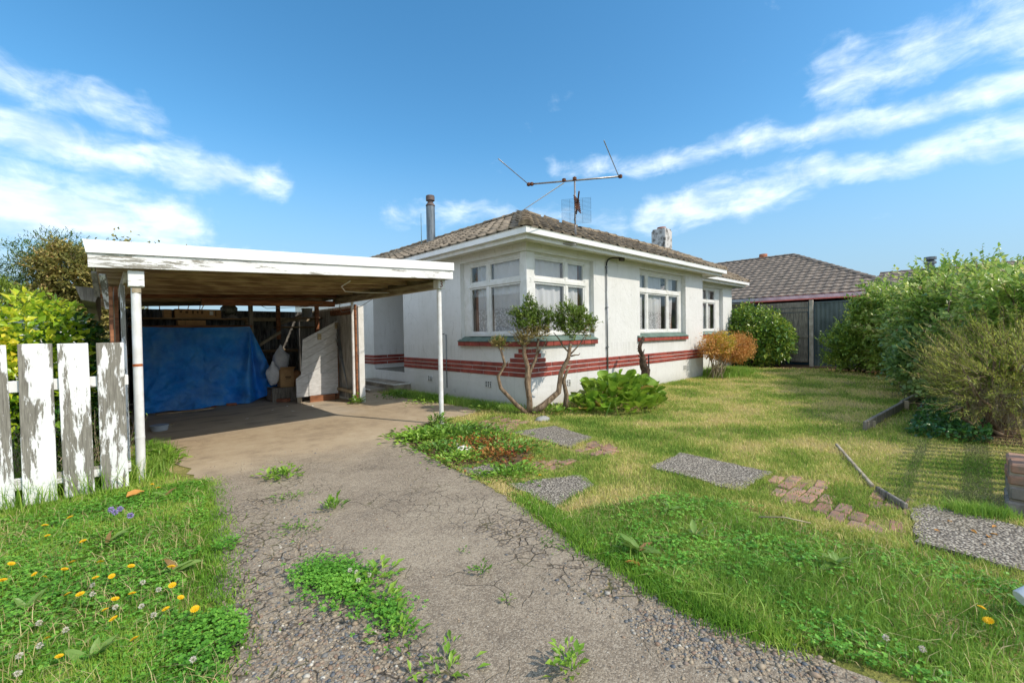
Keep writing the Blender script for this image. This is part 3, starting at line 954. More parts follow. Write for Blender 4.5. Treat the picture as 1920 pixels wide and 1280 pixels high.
# head / reveal trim boards
for lo_, hi_ in (((1.885, 0.10, 1.24), (2.03, 0.15, 2.9)), ((0.10, 1.845, 1.24), (0.15, 2.006, 2.9)), ((3.89, 0.12, 1.22), (4.02, 0.17, 2.92)),
                 ((6.20, 0.12, 1.22), (6.34, 0.17, 2.92)), ((9.30, 0.92, 1.30), (9.42, 0.97, 2.9)), ((10.72, 0.92, 1.30), (11.10, 0.97, 2.9))):
    MB().box(lo_, hi_).build('reveal_board', MAT['trim'], house)
# sills: green sloping top on a row of bricks on edge
sroot = empty('window_sill', (0, 0, 0), parent=house)


def sill_x(x0, x1, y, n, first=True):
    a, b = y - 0.075, y + 0.10
    MB().loft(None, [(x0, a, SILL_T), (x0, b, SILL_T), (x0, b, 1.343), (x0, a, SILL_T + 0.012)], [(x1, a, SILL_T), (x1, b, SILL_T), (x1, b, 1.343), (x1, a, SILL_T + 0.012)]).build('sill_top', MAT['green_sill'], sroot)
    s = (x1 - x0) / n
    for i in range(n):
        brick_obj((x0 + i * s + 0.005, y - 0.065, SILL_B), (x0 + (i + 1) * s - 0.005, y + 0.05, SILL_T - 0.002), sroot)


def sill_y(y0, y1, x, n):
    a, b = x - 0.075, x + 0.10
    MB().loft(None, [(a, y0, SILL_T), (b, y0, SILL_T), (b, y0, 1.343), (a, y0, SILL_T + 0.012)], [(a, y1, SILL_T), (b, y1, SILL_T), (b, y1, 1.343), (a, y1, SILL_T + 0.012)]).build('sill_top', MAT['green_sill'], sroot)
    s = (y1 - y0) / n
    for i in range(n):
        brick_obj((x - 0.065, y0 + i * s + 0.005, SILL_B), (x + 0.05, y0 + (i + 1) * s - 0.005, SILL_T - 0.002), sroot)


sill_x(-0.075, 2.075, 0, 9)
sill_y(0.103, 2.05, 0, 8)
sill_x(3.76, 6.37, 0, 11)
sill_x(9.25, 11.15, 0.80, 8)
# foundation vents
for k, (ax, a, zz) in enumerate((('x', 1.10, 0.395), ('x', 3.60, 0.375), ('x', 6.25, 0.36), ('y', 1.12, 0.385), ('y', 3.25, 0.365), ('x', -9, 0))):
    if a < -5:
        continue
    pl = PX if ax == 'x' else PY
    wv, hv = 0.10, 0.058
    vm = MB()
    for i in range(4):
        t = a - wv + 2 * wv * i / 3
        pl.box(vm, t - 0.008, t + 0.008, zz - hv, zz + hv, -0.012, -0.002, 0.002)
    for i in range(5):
        t = zz - hv + 2 * hv * i / 4
        pl.box(vm, a - wv - 0.01, a + wv + 0.01, t - 0.005, t + 0.005, -0.0135, -0.0035, 0.002)
    vo = vm.build('foundation_vent', MAT['trim'], house)
    bk = MB()
    pl.box(bk, a - wv, a + wv, zz - hv, zz + hv, -0.0025, 0.001, 0.0005)
    bk.build('vent_opening', MAT['dark'], vo)

# ---- eaves: soffit, fascia, gutter -----------------------------------------
so = MB()
so.box((-0.33, -0.33, 3.052), (7.95, -0.001, 3.07)).box((-0.33, -0.001, 3.052), (-0.001, 13.2, 3.07)).box((7.46, -0.001, 3.052), (7.95, 0.47, 3.07))
so.box((7.951, 0.47, 3.052), (12.3, 0.80, 3.07)).box((11.95, 0.80, 3.052), (12.3, 5.0, 3.07)).box((0.0, 4.46, 3.051), (2.1, 6.4, 3.069))
so.build('soffit', MAT['soffit'], house)
fa = MB()
fa.cbox((-0.36, -0.36, 3.0), (7.98, -0.33, 3.15), 0.004).cbox((-0.36, -0.329, 3.0), (-0.33, 13.2, 3.15), 0.004)
fa.cbox((7.951, -0.329, 3.0), (7.98, 0.44, 3.15), 0.004).cbox((7.981, 0.44, 3.0), (12.35, 0.47, 3.15), 0.004).cbox((12.32, 0.471, 3.0), (12.35, 5.0, 3.15), 0.004)
fa.build('fascia', MAT['trim'], house)


def gutter(pts, name='gutter'):
    """quad gutter along an outline; pts = corners (x,y) of the outer lip, outward = right hand side when walking"""
    prof = [(0.0, 0.0), (0.0, 0.085), (0.012, 0.10), (-0.004, 0.10), (-0.012, 0.088), (-0.012, 0.012), (-0.09, 0.012), (-0.09, 0.0)]
    mb = MB()
    rows = []
    n = len(pts)
    for i, p in enumerate(pts):
        p = Vector((p[0], p[1], 0))
        ds = []
        if i > 0:
            ds.append((p - Vector((*pts[i - 1], 0))).normalized())
        if i < n - 1:
            ds.append((Vector((*pts[i + 1], 0)) - p).normalized())
        ns = [Vector((d.y, -d.x, 0)) for d in ds]
        nn = ns[0] if len(ns) == 1 else (ns[0] + ns[1]) / (1 + ns[0].dot(ns[1]))
        rows.append([(p + nn * a[0] + Vector((0, 0, GT - 0.10 + a[1]))) for a in prof])
    k = len(prof)
    v = [q for r in rows for q in r]
    f = []
    for i in range(n - 1):
        for j in range(k):
            f.append((i * k + j, i * k + (j + 1) % k, (i + 1) * k + (j + 1) % k, (i + 1) * k + j))
    f += [tuple(range(k)), tuple(range((n - 1) * k, n * k))]
    return mb.add(v, f).build(name, MAT['gutter'], house)


gutter([(-OV, 13.3), (-OV, -OV), (8.10, -OV), (8.10, 0.30)])
gutter([(8.06, 0.335), (12.45, 0.335), (12.45, 5.1)])
# gutter outlet and downpipe on the driveway side
dp = MB()
dp.tube([(-0.40, 3.22, 3.08), (-0.40, 3.22, 3.0), (-0.30, 3.22, 2.93), (-0.10, 3.22, 2.86), (-0.35, 3.22, 2.72)], 0.035, 10)
dp.build('downpipe', MAT['trim'], house, True)
MB().tube([(-0.02, 2.62, 1.406), (-0.10, 2.62, 1.406)], 0.012, 8).tube([(-0.02, 2.55, 1.40), (-0.02, 2.55, 0.2)], 0.010, 6).build('garden_tap', MAT['metal_grey'], house, True)

# ---- roof -------------------------------------------------------------------
AL, AR = 2.41, 1.42                       # ridge positions of the two arms
HL, HR = GT + TP * (AL + OV), GT + TP * (AR + OV)
roof = empty('roof', (0, 0, 0), parent=house)
E0 = GT + 0.005
base_ = MB()
dl = (HL - HR) / TP
P = lambda x, y, z: (x, y, z - 0.03)
# left slope, front slope (with hip knuckle), backs and wing
base_.add([P(-OV, -OV, E0), P(-OV, 13.3, E0), P(AL, 13.3, HL), P(AL, AL, HL)], [(0, 1, 2, 3)])
base_.add([P(-OV, -OV, E0), P(AL, AL, HL), P(AL + dl, AR, HR), P(8.10, AR, HR), P(8.10, -OV, E0)], [(0, 1, 2, 3, 4)])
base_.add([P(8.10, 0.335, E0), P(12.45, 0.335, E0), P(12.45, 1.95, HR - 0.02), P(8.10, 1.95, HR - 0.02)], [(0, 1, 2, 3)])
base_.add([P(8.10, -OV, E0), P(8.10, AR, HR), P(8.10, 1.95, HR - 0.02), P(8.10, 0.335, E0)], [(0, 1, 2, 3)])
base_.add([P(AL, 13.3, HL), P(AL + 3, 13.3, E0), P(AL + 3, AR, E0 + .3), P(AL, AL, HL)], [(0, 1, 2, 3)])
base_.add([P(AL, AR, HR), P(8.10, AR, HR), P(12.45, 1.95, HR - 0.02), P(12.45, 4.5, E0), P(AL, 4.5, E0)], [(0, 1, 2, 3, 4)])
base_.build('roof_base', MAT['dark'], roof)

TW, TL = 0.30, 0.33                      # tile cover width and gauge


def tile_mesh(name, mat):
    """one interlocking concrete tile: shallow roll on one side, thick nose; local x across, y up the slope"""
    xs = [0, 0.03, 0.07, 0.11, 0.15, 0.22, 0.296]
    zs = [0.030, 0.034, 0.018, 0.006, 0.0, 0.0, 0.004]
    v, f = [], []
    n = len(xs)
    for yy, dz, th in ((0.0, 0.030, 0.0), (TL + 0.05, 0.0, 0.0)):
        for x, z in zip(xs, zs):
            v.append((x, yy, z + dz))
    for x, z in zip(xs, zs):
        v.append((x, 0.0, z + 0.004 - 0.006))
    for i in range(n - 1):
        f.append((i, i + 1, n + i + 1, n + i))
        f.append((2 * n + i, 2 * n + i + 1, i + 1, i))
    f.append((0, n, 2 * n))
    f.append((n - 1, 3 * n - 1, 2 * n - 1))
    me = bpy.data.meshes.new(name)
    me.from_pydata(v, [], f)
    me.materials.append(mat)
    return me


tile_me = tile_mesh('tile', MAT['tile'])
tv = np.array([tuple(v.co) for v in tile_me.vertices])
tfaces = [tuple(p.vertices) for p in tile_me.polygons]
tile_list = []                           # (distance, matrix)


def lay(origin, xdir, updir, width, ok):
    """rows of tiles on a slope. origin at the eave, xdir along the eave, updir up the slope"""
    x, u = Vector(xdir).normalized(), Vector(updir).normalized()
    nrm = x.cross(u)
    L = Vector(updir).length
    rows = int(L / TL)
    for j in range(rows + 1):
        for i in range(int(width / TW) + 1):
            p = Vector(origin) + x * (i * TW) + u * (j * TL)
            c = p + x * TW / 2 + u * TL / 2
            if ok(c):
                m = Matrix(((x.x, u.x, nrm.x, p.x), (x.y, u.y, nrm.y, p.y), (x.z, u.z, nrm.z, p.z), (0, 0, 0, 1)))
                m = m @ Matrix.Translation((random.gauss(0, .003), random.gauss(0, .004), random.gauss(0, .002))) @ Matrix.Rotation(random.gauss(0, .008), 4, 'Z')
                tile_list.append(((c - Vector(CAM)).length, m))


eo = OV - 0.03
# left slope: eave runs along -Y so that x cross up points outward
lay((-eo, 13.2, E0 + 0.01), (0, -1, 0), (AL + eo, 0, TP * (AL + eo)), 13.2 + eo, lambda c: c.y > c.x + 0.02 and c.x < AL)
lay((-eo, -eo, E0 + 0.01), (1, 0, 0), (0, AL + eo, TP * (AL + eo)), 8.5, lambda c: c.x > c.y - 0.02 and c.x < 8.12 and (c.y < AR or c.x < AL + (AL - c.y)))
wing_up = Vector((0, 1.95 - 0.36, HR - 0.02 - E0))
lay((8.12, 0.36, E0 + 0.01), (1, 0, 0), tuple(wing_up), 4.3, lambda c: c.x < 12.45 and c.y < 1.95)
tile_list.sort(key=lambda t: t[0])
for k, (dst, m) in enumerate(tile_list[:300]):
    o = link('tile', tile_me, roof)
    o.matrix_local = m
rest = tile_list[300:]
Ms = np.array([[list(r) for r in m] for _, m in rest])
VV = np.einsum('nij,vj->nvi', Ms[:, :3, :3], tv) + Ms[:, None, :3, 3]
lp, sz = [], []
for k in range(len(rest)):
    for q in tfaces:
        lp += [i + k * len(tv) for i in q]
        sz.append(len(q))
far_t = link('far_tiles', npmesh('far_tiles', VV.reshape(-1, 3), lp, sz, MAT['tile']), roof)
far_t['kind'] = 'stuff'

# hip and ridge tiles: half round caps with a lapped collar


def cap_mesh():
    mb = MB()
    n = 7
    prof = []
    for yy, r in ((0.0, 0.135), (0.05, 0.14), (0.055, 0.125), (0.42, 0.115)):
        prof.append([(math.cos(math.pi * k / (n - 1)) * r, yy, math.sin(math.pi * k / (n - 1)) * r * 0.72) for k in range(n)])
    v = [p for r in prof for p in r]
    f = []
    for i in range(len(prof) - 1):
        for k in range(n - 1):
            f.append((i * n + k, i * n + k + 1, (i + 1) * n + k + 1, (i + 1) * n + k))
    f.append(tuple(range(n)))
    return mb.add(v, f).mesh('ridge_tile', MAT['ridge'])


cap_me = cap_mesh()


def caps(a, b):
    a, b = Vector(a), Vector(b)
    d = (b - a)
    n = max(1, int(d.length / 0.38))
    y = d.normalized()
    x = y.cross(Vector((0, 0, 1))).normalized()
    z = x.cross(y)
    for i in range(n):
        p = a + d * i / n
        m = Matrix(((x.x, y.x, z.x, p.x), (x.y, y.y, z.y, p.y), (x.z, y.z, z.z, p.z), (0, 0, 0, 1))) @ Matrix.Rotation(random.gauss(0, .02), 4, 'Z') @ Matrix.Translation((0, 0, random.gauss(0, .006)))
        o = link('ridge_tile', cap_me, roof)
        o.matrix_local = m


caps((-OV + 0.03, -OV + 0.03, E0 + 0.02), (AL, AL, HL + 0.0))
caps((AL, 13.0, HL), (AL, AL, HL))
caps((AL, AL, HL), (AL + dl, AR, HR))
caps((12.4, 1.95, HR - 0.02), (8.0, 1.75, HR))
caps((8.10, AR, HR), (AL + dl, AR, HR))
caps((8.08, -OV + .05, E0 + .02), (8.08, AR, HR))
caps((12.42, 0.37, E0 + .02), (12.42, 1.95, HR))
# plastered chimney with a clay pot rim
ch = MB()
ch.cbox((10.55, 2.75, 3.3), (11.12, 3.35, 5.38), 0.02).cbox((10.58, 2.78, 5.381), (11.09, 3.32, 5.45), 0.02)
MAT['chim'] = m_simple('weathered_chimney', (0.60, 0.59, 0.57, 1), srgb(96, 92, 86), 5, 0.9, 0.1, bmp=0.5, bscale=20, lo=0.42, hi=0.68)
cho = ch.build('chimney', MAT['chim'], roof)
MB().tube([(10.83, 3.05, 5.40), (10.83, 3.05, 5.53)], [0.2, 0.17], 14).build('chimney_pot', m_simple('clay_pot', srgb(150, 92, 66), srgb(112, 70, 54), 9, 0.9, 0.1), cho, True)
# steel flue with cowl
fx, fy = 1.93, 6.08
fl = MB().tube([(fx, fy, 4.0), (fx, fy, 5.38), (fx, fy, 5.40)], [0.135, 0.135, 0.12], 18).build('flue', MAT['flue'], roof)
autosmooth(fl)
autosmooth(MB().tube([(fx, fy, 5.40), (fx, fy, 5.42), (fx, fy, 5.46), (fx, fy, 5.50), (fx, fy, 5.56)], [0.145, 0.145, 0.12, 0.085, 0.085], 18).tube([(fx, fy, 5.56), (fx, fy, 5.565), (fx, fy, 5.70), (fx, fy, 5.72)], [0.10, 0.135, 0.135, 0.12], 18).build('flue_cowl', m_simple('rusty_cowl', srgb(118, 104, 100), srgb(92, 80, 78), 6, 0.7, 0.4, 0.2), fl))
MB().cbox((fx - 0.22, fy - 0.2, 4.22), (fx + 0.2, fy + 0.2, 4.27), 0.01, Matrix.Translation((fx, 0, 4.24)) @ Matrix.Rotation(-math.atan(TP), 4, 'Y') @ Matrix.Translation((-fx, 0, -4.24))).build('flue_flashing', m_simple('lead_flashing', srgb(176, 160, 140), srgb(150, 138, 122), 9, 0.7, 0.3), fl)
whip = tag(MB().tube([(1.75, 6.35, 4.10), (1.75, 6.35, 4.5), (1.75, 6.35, 5.2)], [0.016, 0.012, 0.008], 6).build('whip_aerial', m_simple('pale_green_rod', srgb(150, 176, 176), None, rough=0.4), None, True), 'thin upright rod aerial standing beside the steel flue', 'aerial')

# concrete entry steps
st = tag(empty('entry_steps', (-0.5, 5.1, 0)), 'two worn concrete entry steps with white painted edges at porch', 'steps')
MB().cbox((0.02, -0.95, -0.05), (0.498, 1.03, 0.20), 0.015).build('step', MAT['concrete_old'], st)
MB().cbox((-0.42, -0.55, -0.05), (0.018, 1.03, 0.085), 0.015).build('step', MAT['concrete_old'], st)
MB().box((0.017, -0.952, 0.17), (0.05, 1.03, 0.203)).box((0.05, -0.953, 0.17), (0.497, -0.92, 0.203)).build('painted_edge', MAT['step_edge'], st)
MB().box((-0.423, -0.552, 0.062), (-0.39, 1.03, 0.088)).build('painted_edge', MAT['step_edge'], st)

# conduit with outside lamp
cd = tag(empty('wall_conduit', (2.464, -0.03, 0.2)), 'thin grey conduit with bent dark top on the street wall', 'conduit')
MB().tube([(0, 0, 0), (0, 0, 2.64)], 0.017, 8).build('pipe', MAT['metal_grey'], cd, True)
pts = [(0, 0, 2.62), (0.005, 0, 2.70), (0.03, -0.01, 2.76), (0.08, -0.03, 2.80), (0.15, -0.05, 2.82), (0.38, -0.13, 2.825)]
MB().tube(pts, 0.016, 8).build('bent_top', MAT['black'], cd, True)
MB().cbox((0.34, -0.175, 2.765), (0.46, -0.085, 2.845), 0.01).build('end_box', m_simple('end_box_grey', srgb(92, 84, 76), srgb(60, 56, 50), 9, 0.7), cd)
for zz in (0.85, 1.72, 2.60):
    MB().cbox((-0.03, -0.022, zz), (0.03, 0.028, zz + 0.02), 0.003).build('clip', MAT['metal_grey'], cd)

# television aerial on the eave
an = tag(empty('television_aerial', (0.92, -0.40, 3.05)), 'rusty television aerial with wire grid on a mast at the eave corner', 'aerial')


def rel(p, o=an):
    return tuple(np.array(p) - np.array(o.location))


MAT['alu'] = m_simple('dull_aluminium', srgb(170, 168, 166), srgb(140, 134, 130), 12, 0.4, 0.5, 0.7)
MB().tube([rel((0.60, -0.35, 3.03)), rel((0.88, -0.42, 3.04)), rel((0.92, -0.42, 3.09)), rel((0.92, -0.40, 3.2)), rel((0.92, -0.40, 4.32))], 0.016, 8).build('mast', MAT['alu'], an, True)
bl, br = Vector((0.46, 0.36, 4.27)), Vector((1.45, -1.05, 4.27))
MB().tube([rel(bl), rel(br)], 0.017, 8).build('boom', MAT['alu'], an, True)
MB().tube([rel((0.46, 0.36, 4.27)), rel((-0.80, -0.18, 4.27))], 0.008, 6).build('element', MAT['alu'], an, True)
MB().tube([rel((1.43, -1.03, 4.27)), rel((-0.05, -1.73, 4.27))], 0.008, 6).build('element', MAT['alu'], an, True)
bj = MB()
bo = (br - bl).normalized()
for p in (bl, bl + bo * 0.06, br, Vector((0.92, -0.40, 4.27)) - bo * 0.2, Vector((0.92, -0.40, 4.28))):
    bj.cbox(tuple(np.array(rel(p)) - 0.03), tuple(np.array(rel(p)) + 0.03), 0.008)
bj.build('clamp', MAT['rust'], an)
MB().tube([rel(Vector((0.92, -0.40, 4.22)) - bo * 0.2), rel((1.75, 1.9, 4.3))], 0.010, 6).build('stay_rod', m_simple('white_stay', (0.8, 0.8, 0.8, 1), None, rough=0.4), an, True)
gr = MB()
ga, gb = Vector((0.765, -0.205, 0)), Vector((1.075, -0.65, 0))
for half in (0, 1):
    zb0 = 3.44 + half * 0.245
    for i in range(10):
        z = zb0 + i * 0.024
        gr.tube([rel(ga + Vector((0, 0, z))), rel(gb + Vector((0, 0, z)))], 0.0022, 4, False)
    for t in (0, 0.28, 0.72, 1):
        p = ga.lerp(gb, t) + Vector((0, 0, zb0))
        gr.tube([rel(p), rel(p + Vector((0, 0, 0.216)))], 0.0025, 4, False)
gr.build('reflector_grid', m_simple('grid_wire', srgb(70, 84, 96), None, rough=0.5, metal=0.4), an)
dr = MB()
for i in range(7):
    a = Vector((0.90 - 0.018 * i, -0.46 - 0.02 * i, 3.90 - 0.045 * i))
    dr.bar(rel(a + Vector((-0.06, 0.03, 0.05))), rel(a + Vector((0.05, -0.02, -0.05))), 0.02, 0.012)
dr.bar(rel((0.74, -0.64, 3.95)), rel((0.95, -0.40, 3.62)), 0.025, 0.02)
dr.build('dipole_array', MAT['rust'], an)
cb = [(0.80, -0.55, 3.62), (0.72, -0.55, 3.55), (0.74, -0.52, 3.46), (0.84, -0.46, 3.42), (0.90, -0.42, 3.30), (0.905, -0.42, 3.1)]
MB().tube([rel(p) for p in cb], 0.006, 5).build('cable', MAT['black'], an, True)
# ================================================================== carport and what is in it
cpt = tag(empty('carport', (-3.6, 0.1, 0)), 'open carport with white fascia, pipe posts and dark iron walls', 'carport')
CO = Vector(cpt.location)


def cb(mb, lo, hi, c=0.004):
    return mb.cbox(tuple(Vector(lo) - CO), tuple(Vector(hi) - CO), c)


def rc(p):
    return tuple(Vector(p) - CO)


def zb(x):
    """underside of the fascia: roof falls to the left"""
    return 2.062 + (x + 5.695) * (2.244 - 2.062) / 4.0


XL, XR, YF, YB = -5.695, -1.685, -0.08, 7.15
# front fascia board and metal flashing above it
MB().loft(None, [rc((XL, YF, zb(XL))), rc((XL, YF + 0.035, zb(XL))), rc((XL, YF + 0.035, zb(XL) + 0.125)), rc((XL, YF, zb(XL) + 0.125))],
          [rc((XR, YF, zb(XR))), rc((XR, YF + 0.035, zb(XR))), rc((XR, YF + 0.035, zb(XR) + 0.125)), rc((XR, YF, zb(XR) + 0.125))]).build('fascia_board', MAT['peelx'], cpt)
MB().loft(None, [rc((XL - 0.01, YF - 0.02, zb(XL) + 0.128)), rc((XL - 0.01, YF + 0.10, zb(XL) + 0.128)), rc((XL - 0.03, YF + 0.10, zb(XL) + 0.245)), rc((XL - 0.03, YF - 0.02, zb(XL) + 0.245))],
          [rc((XR + 0.01, YF - 0.02, zb(XR) + 0.128)), rc((XR + 0.01, YF + 0.10, zb(XR) + 0.128)), rc((XR + 0.01, YF + 0.10, zb(XR) + 0.245)), rc((XR + 0.01, YF - 0.02, zb(XR) + 0.245))]).build('roof_flashing', MAT['flash'], cpt)
# corrugated roof sheet
v, f = [], []
nc = 90
for j, yy in enumerate((YF + 0.101, YB)):
    for i in range(nc * 4 + 1):
        x = XL + (XR - XL) * i / (nc * 4)
        v.append(rc((x, yy, zb(x) + 0.155 + 0.009 * math.sin(i * math.pi / 2))))
n = nc * 4 + 1
f = [(i, i + 1, n + i + 1, n + i) for i in range(n - 1)]
MB().add(v, f).build('roof_sheet', MAT['iron_grey'], cpt)
# joists across, side fascia, beams
for k, yy in enumerate((0.55, 1.25, 1.95, 2.7, 3.5, 4.4, 5.3, 6.2, 7.0)):
    a, b = XL + 0.05, XR - 0.02
    hgt = 0.11
    dz = 0.03
    MB().bar(rc((a, yy, zb(a) + 0.085)), rc((b, yy, zb(b) + 0.085)), 0.045, hgt, c=0.004).build('joist', MAT['wood_red'] if yy == 4.4 else MAT['wood_dark'], cpt)
MB().bar(rc((-4.3, 4.05, 2.06)), rc((-1.9, 4.05, 2.10)), 0.06, 0.12, c=0.005).build('cross_beam', MAT['wood_red'], cpt)
MB().bar(rc((XR - 0.02, YF + 0.04, zb(XR) + 0.06)), rc((XR - 0.02, YB, zb(XR) + 0.06)), 0.03, 0.12, c=0.004).build('side_fascia', MAT['wood_darky'], cpt)
MB().bar(rc((-1.80, 0.06, 2.165)), rc((-1.80, 4.3, 2.165)), 0.09, 0.115, c=0.006).build('side_beam', MAT['wood_darky'], cpt)
MB().bar(rc((-5.42, 0.04, 2.0)), rc((-5.42, 7.0, 2.0)), 0.07, 0.11, c=0.006).build('side_beam', MAT['wood_darky'], cpt)
# posts
p1 = autosmooth(MB().tube([rc((-5.375, 0.03, -0.05)), rc((-5.372, 0.03, 0.9)), rc((-5.368, 0.03, 1.90))], 0.038, 16).build('post', MAT['white_post'], cpt))
p1['label'] = 'white pipe post with a rusty band'
autosmooth(MB().tube([rc((-5.3725, 0.03, 1.14)), rc((-5.3725, 0.03, 1.165))], 0.0395, 16).build('rust_band', m_simple('orange_rust', srgb(178, 98, 50), srgb(150, 80, 44), 40, 0.8), p1))
autosmooth(MB().tube([rc((-5.374, 0.03, 0.44)), rc((-5.374, 0.03, 0.46))], 0.0405, 16).build('joint_band', MAT['white_post'], p1))
cb(MB(), (-5.425, -0.03, 1.91), (-5.305, 0.09, 2.061)).build('post_cap', MAT['peelx'], p1)
cb(MB(), (-5.40, -0.01, 1.85), (-5.33, 0.07, 1.909)).build('post_bracket', MAT['wood_pale'], p1)
p2 = autosmooth(MB().tube([rc((-1.80, 0.135, -0.05)), rc((-1.80, 0.135, 2.10))], 0.036, 16).build('post', MAT['white_post'], cpt))
p2['label'] = 'white pipe post under the number block'
pc = cb(MB(), (-1.86, 0.055, 2.105), (-1.74, 0.2, 2.24)).build('number_block', MAT['trim'], p2)
text('number', '3', 0.135, m_simple('brown_number', srgb(150, 96, 60), srgb(120, 76, 50), 20, 0.6), p2, rc((-1.845, 0.052, 2.125)), (R(90), 0, 0), 0.004)
autosmooth(MB().tube([rc((-1.83, 3.3, -0.02)), rc((-1.83, 3.3, 2.1))], 0.03, 12).build('post', MAT['white_post'], cpt))['label'] = 'white pipe post at the iron side wall'
autosmooth(MB().tube([rc((-1.77, 3.28, 0.1)), rc((-1.77, 3.28, 2.05))], 0.026, 12).build('downpipe', MAT['wood_red'], cpt))
cb(MB(), (-1.74, 3.22, -0.02), (-1.62, 3.27, 2.02)).build('corner_board', MAT['trim'], cpt)


def iron(name, a, b, z0, z1, pitch=0.076, amp=0.009, mat=MAT['iron_dark']):
    """vertical corrugated sheet wall from a to b (xy)"""
    a, b = Vector((*a, 0)), Vector((*b, 0))
    d = b - a
    nrm = Vector((-d.y, d.x, 0)).normalized()
    n = int(d.length / pitch) * 4
    v, f = [], []
    for z in (z0, z1):
        for i in range(n + 1):
            p = a + d * (i / n) + nrm * amp * math.sin(i * math.pi / 2)
            v.append(rc((p.x, p.y, z)))
    m = n + 1
    f = [(i, i + 1, m + i + 1, m + i) for i in range(n)]
    return MB().add(v, f).build(name, mat, cpt)


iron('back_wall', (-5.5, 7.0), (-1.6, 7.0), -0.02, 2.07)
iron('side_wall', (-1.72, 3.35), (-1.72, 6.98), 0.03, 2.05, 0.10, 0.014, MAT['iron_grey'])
# left wall: upright weathered boards, open joints
x0 = -5.50
yy = 0.52
k = 0
while yy < 6.9:
    wd = random.uniform(0.14, 0.2)
    mt = [MAT['wood_red'], MAT['peel'], MAT['wood_grey'], MAT['wood_dark']][(0, 1, 2, 3, 2, 3, 3)[k % 7]]
    cb(MB(), (x0 - 0.012 + random.uniform(-.006, .006), yy, 0.0), (x0 + 0.012, yy + wd, 1.95)).build('wall_board', mt, cpt)
    yy += wd + random.uniform(0.003, 0.012)
    k += 1
cb(MB(), (-5.478, 0.30, 0.0), (-5.44, 0.42, 1.96)).build('wall_stud', MAT['peel'], cpt)
cb(MB(), (-5.56, 0.33, 0.0), (-5.53, 0.47, 1.93)).build('wall_stud', MAT['wood_red'], cpt)
# old timber gutter hanging at the left eave, end on to the street
gt = MB()
gt.loft(None, [rc((-5.80, 0.45, 1.93)), rc((-5.76, 0.45, 1.80)), rc((-5.66, 0.45, 1.78)), rc((-5.62, 0.45, 1.92))], [rc((-5.80, 6.9, 1.93)), rc((-5.76, 6.9, 1.80)), rc((-5.66, 6.9, 1.78)), rc((-5.62, 6.9, 1.92))]).build('old_gutter', MAT['wood_grey'], cpt)
MB().bar(rc((-5.60, 0.35, 2.05)), rc((-5.56, 0.50, 1.72)), 0.05, 0.03).build('gutter_bracket', MAT['peel'], cpt)
MB().bar(rc((-5.66, 0.30, 2.06)), rc((-5.64, 0.46, 1.84)), 0.04, 0.03).build('gutter_bracket', MAT['wood_grey'], cpt)
# inner framing at the back: studs, rails and braces
cb(MB(), (-3.28, 5.95, 1.78), (-1.75, 6.0, 1.87)).build('wall_rail', MAT['wood_pale'], cpt)
cb(MB(), (-5.4, 6.9, 1.0), (-1.8, 6.96, 1.08)).build('wall_rail', MAT['wood_dark'], cpt)
cb(MB(), (-3.30, 5.2, 1.35), (-3.22, 5.28, 2.16)).build('wall_stud', MAT['wood_grey'], cpt)
cb(MB(), (-2.62, 5.7, 1.35), (-2.54, 5.78, 2.16)).build('wall_stud', MAT['wood_red'], cpt)
cb(MB(), (-1.98, 5.0, 1.5), (-1.9, 5.08, 2.16)).build('wall_stud', MAT['wood_red'], cpt)
MB().bar(rc((-3.05, 5.5, 1.22)), rc((-2.55, 5.72, 1.52)), 0.05, 0.06).build('brace', MAT['wood_pale'], cpt)
MB().bar(rc((-2.55, 5.9, 1.68)), rc((-1.75, 5.9, 2.05)), 0.05, 0.06).build('brace', MAT['wood_pale'], cpt)
cb(MB(), (-2.55, 5.7, 1.62), (-1.75, 6.3, 1.65)).build('wall_shelf', MAT['wood_dark'], cpt)
cb(MB(), (-1.86, 3.32, 0.20), (-1.795, 4.15, 0.27)).build('low_rail', MAT['wood_pale'], cpt)
cb(MB(), (-1.80, 3.4, 1.86), (-1.74, 4.6, 1.98)).build('top_rail', MAT['wood_red'], cpt)

# loose wire hanging from the beam
wi = MB()
for s_, pts in enumerate(([(-1.95, 3.6, 2.12), (-1.98, 3.6, 1.98), (-1.93, 3.58, 1.90), (-1.84, 3.5, 1.92), (-1.8, 2.9, 2.0), (-1.78, 2.5, 2.10)], [(-2.2, 3.9, 2.1), (-2.5, 4.0, 2.02), (-3.2, 4.2, 1.98), (-3.3, 4.3, 2.05)])):
    wi.tube(pts, 0.006, 5)
tag(wi.build('loose_wire', MAT['alu'], None, True), 'thin loose wire drooping from the carport beam', 'wire')
wi = MB().tube([(-3.0, 0.6, 2.19), (-2.93, 1.1, 2.16), (-2.75, 1.4, 2.12), (-2.45, 1.5, 2.125), (-1.9, 1.55, 2.15)], 0.009, 6)
tag(wi.build('white_cable', MAT['trim'], None, True), 'white cable looped under the carport joists', 'cable')

# shelf carrying boxes behind the tarpaulin
sh = tag(empty('storage_shelf', (-4.2, 5.45, 0)), 'dark timber storage shelf above the blue tarpaulin', 'shelf')
MB().cbox((-1.05, -0.3, 1.62), (0.95, 0.35, 1.66), 0.004).build('lower_board', MAT['wood_red'], sh)
MB().cbox((-1.05, -0.1, 1.795), (0.95, 0.35, 1.82), 0.004).build('upper_board', MAT['wood_dark'], sh)
for xx in (-1.0, 0.88):
    MB().cbox((xx, 0.27, 0.0), (xx + 0.07, 0.34, 1.6), 0.004).build('upright', MAT['wood_dark'], sh)
    MB().cbox((xx, -0.02, 1.661), (xx + 0.06, 0.04, 1.794), 0.004).build('spacer', MAT['wood_dark'], sh)


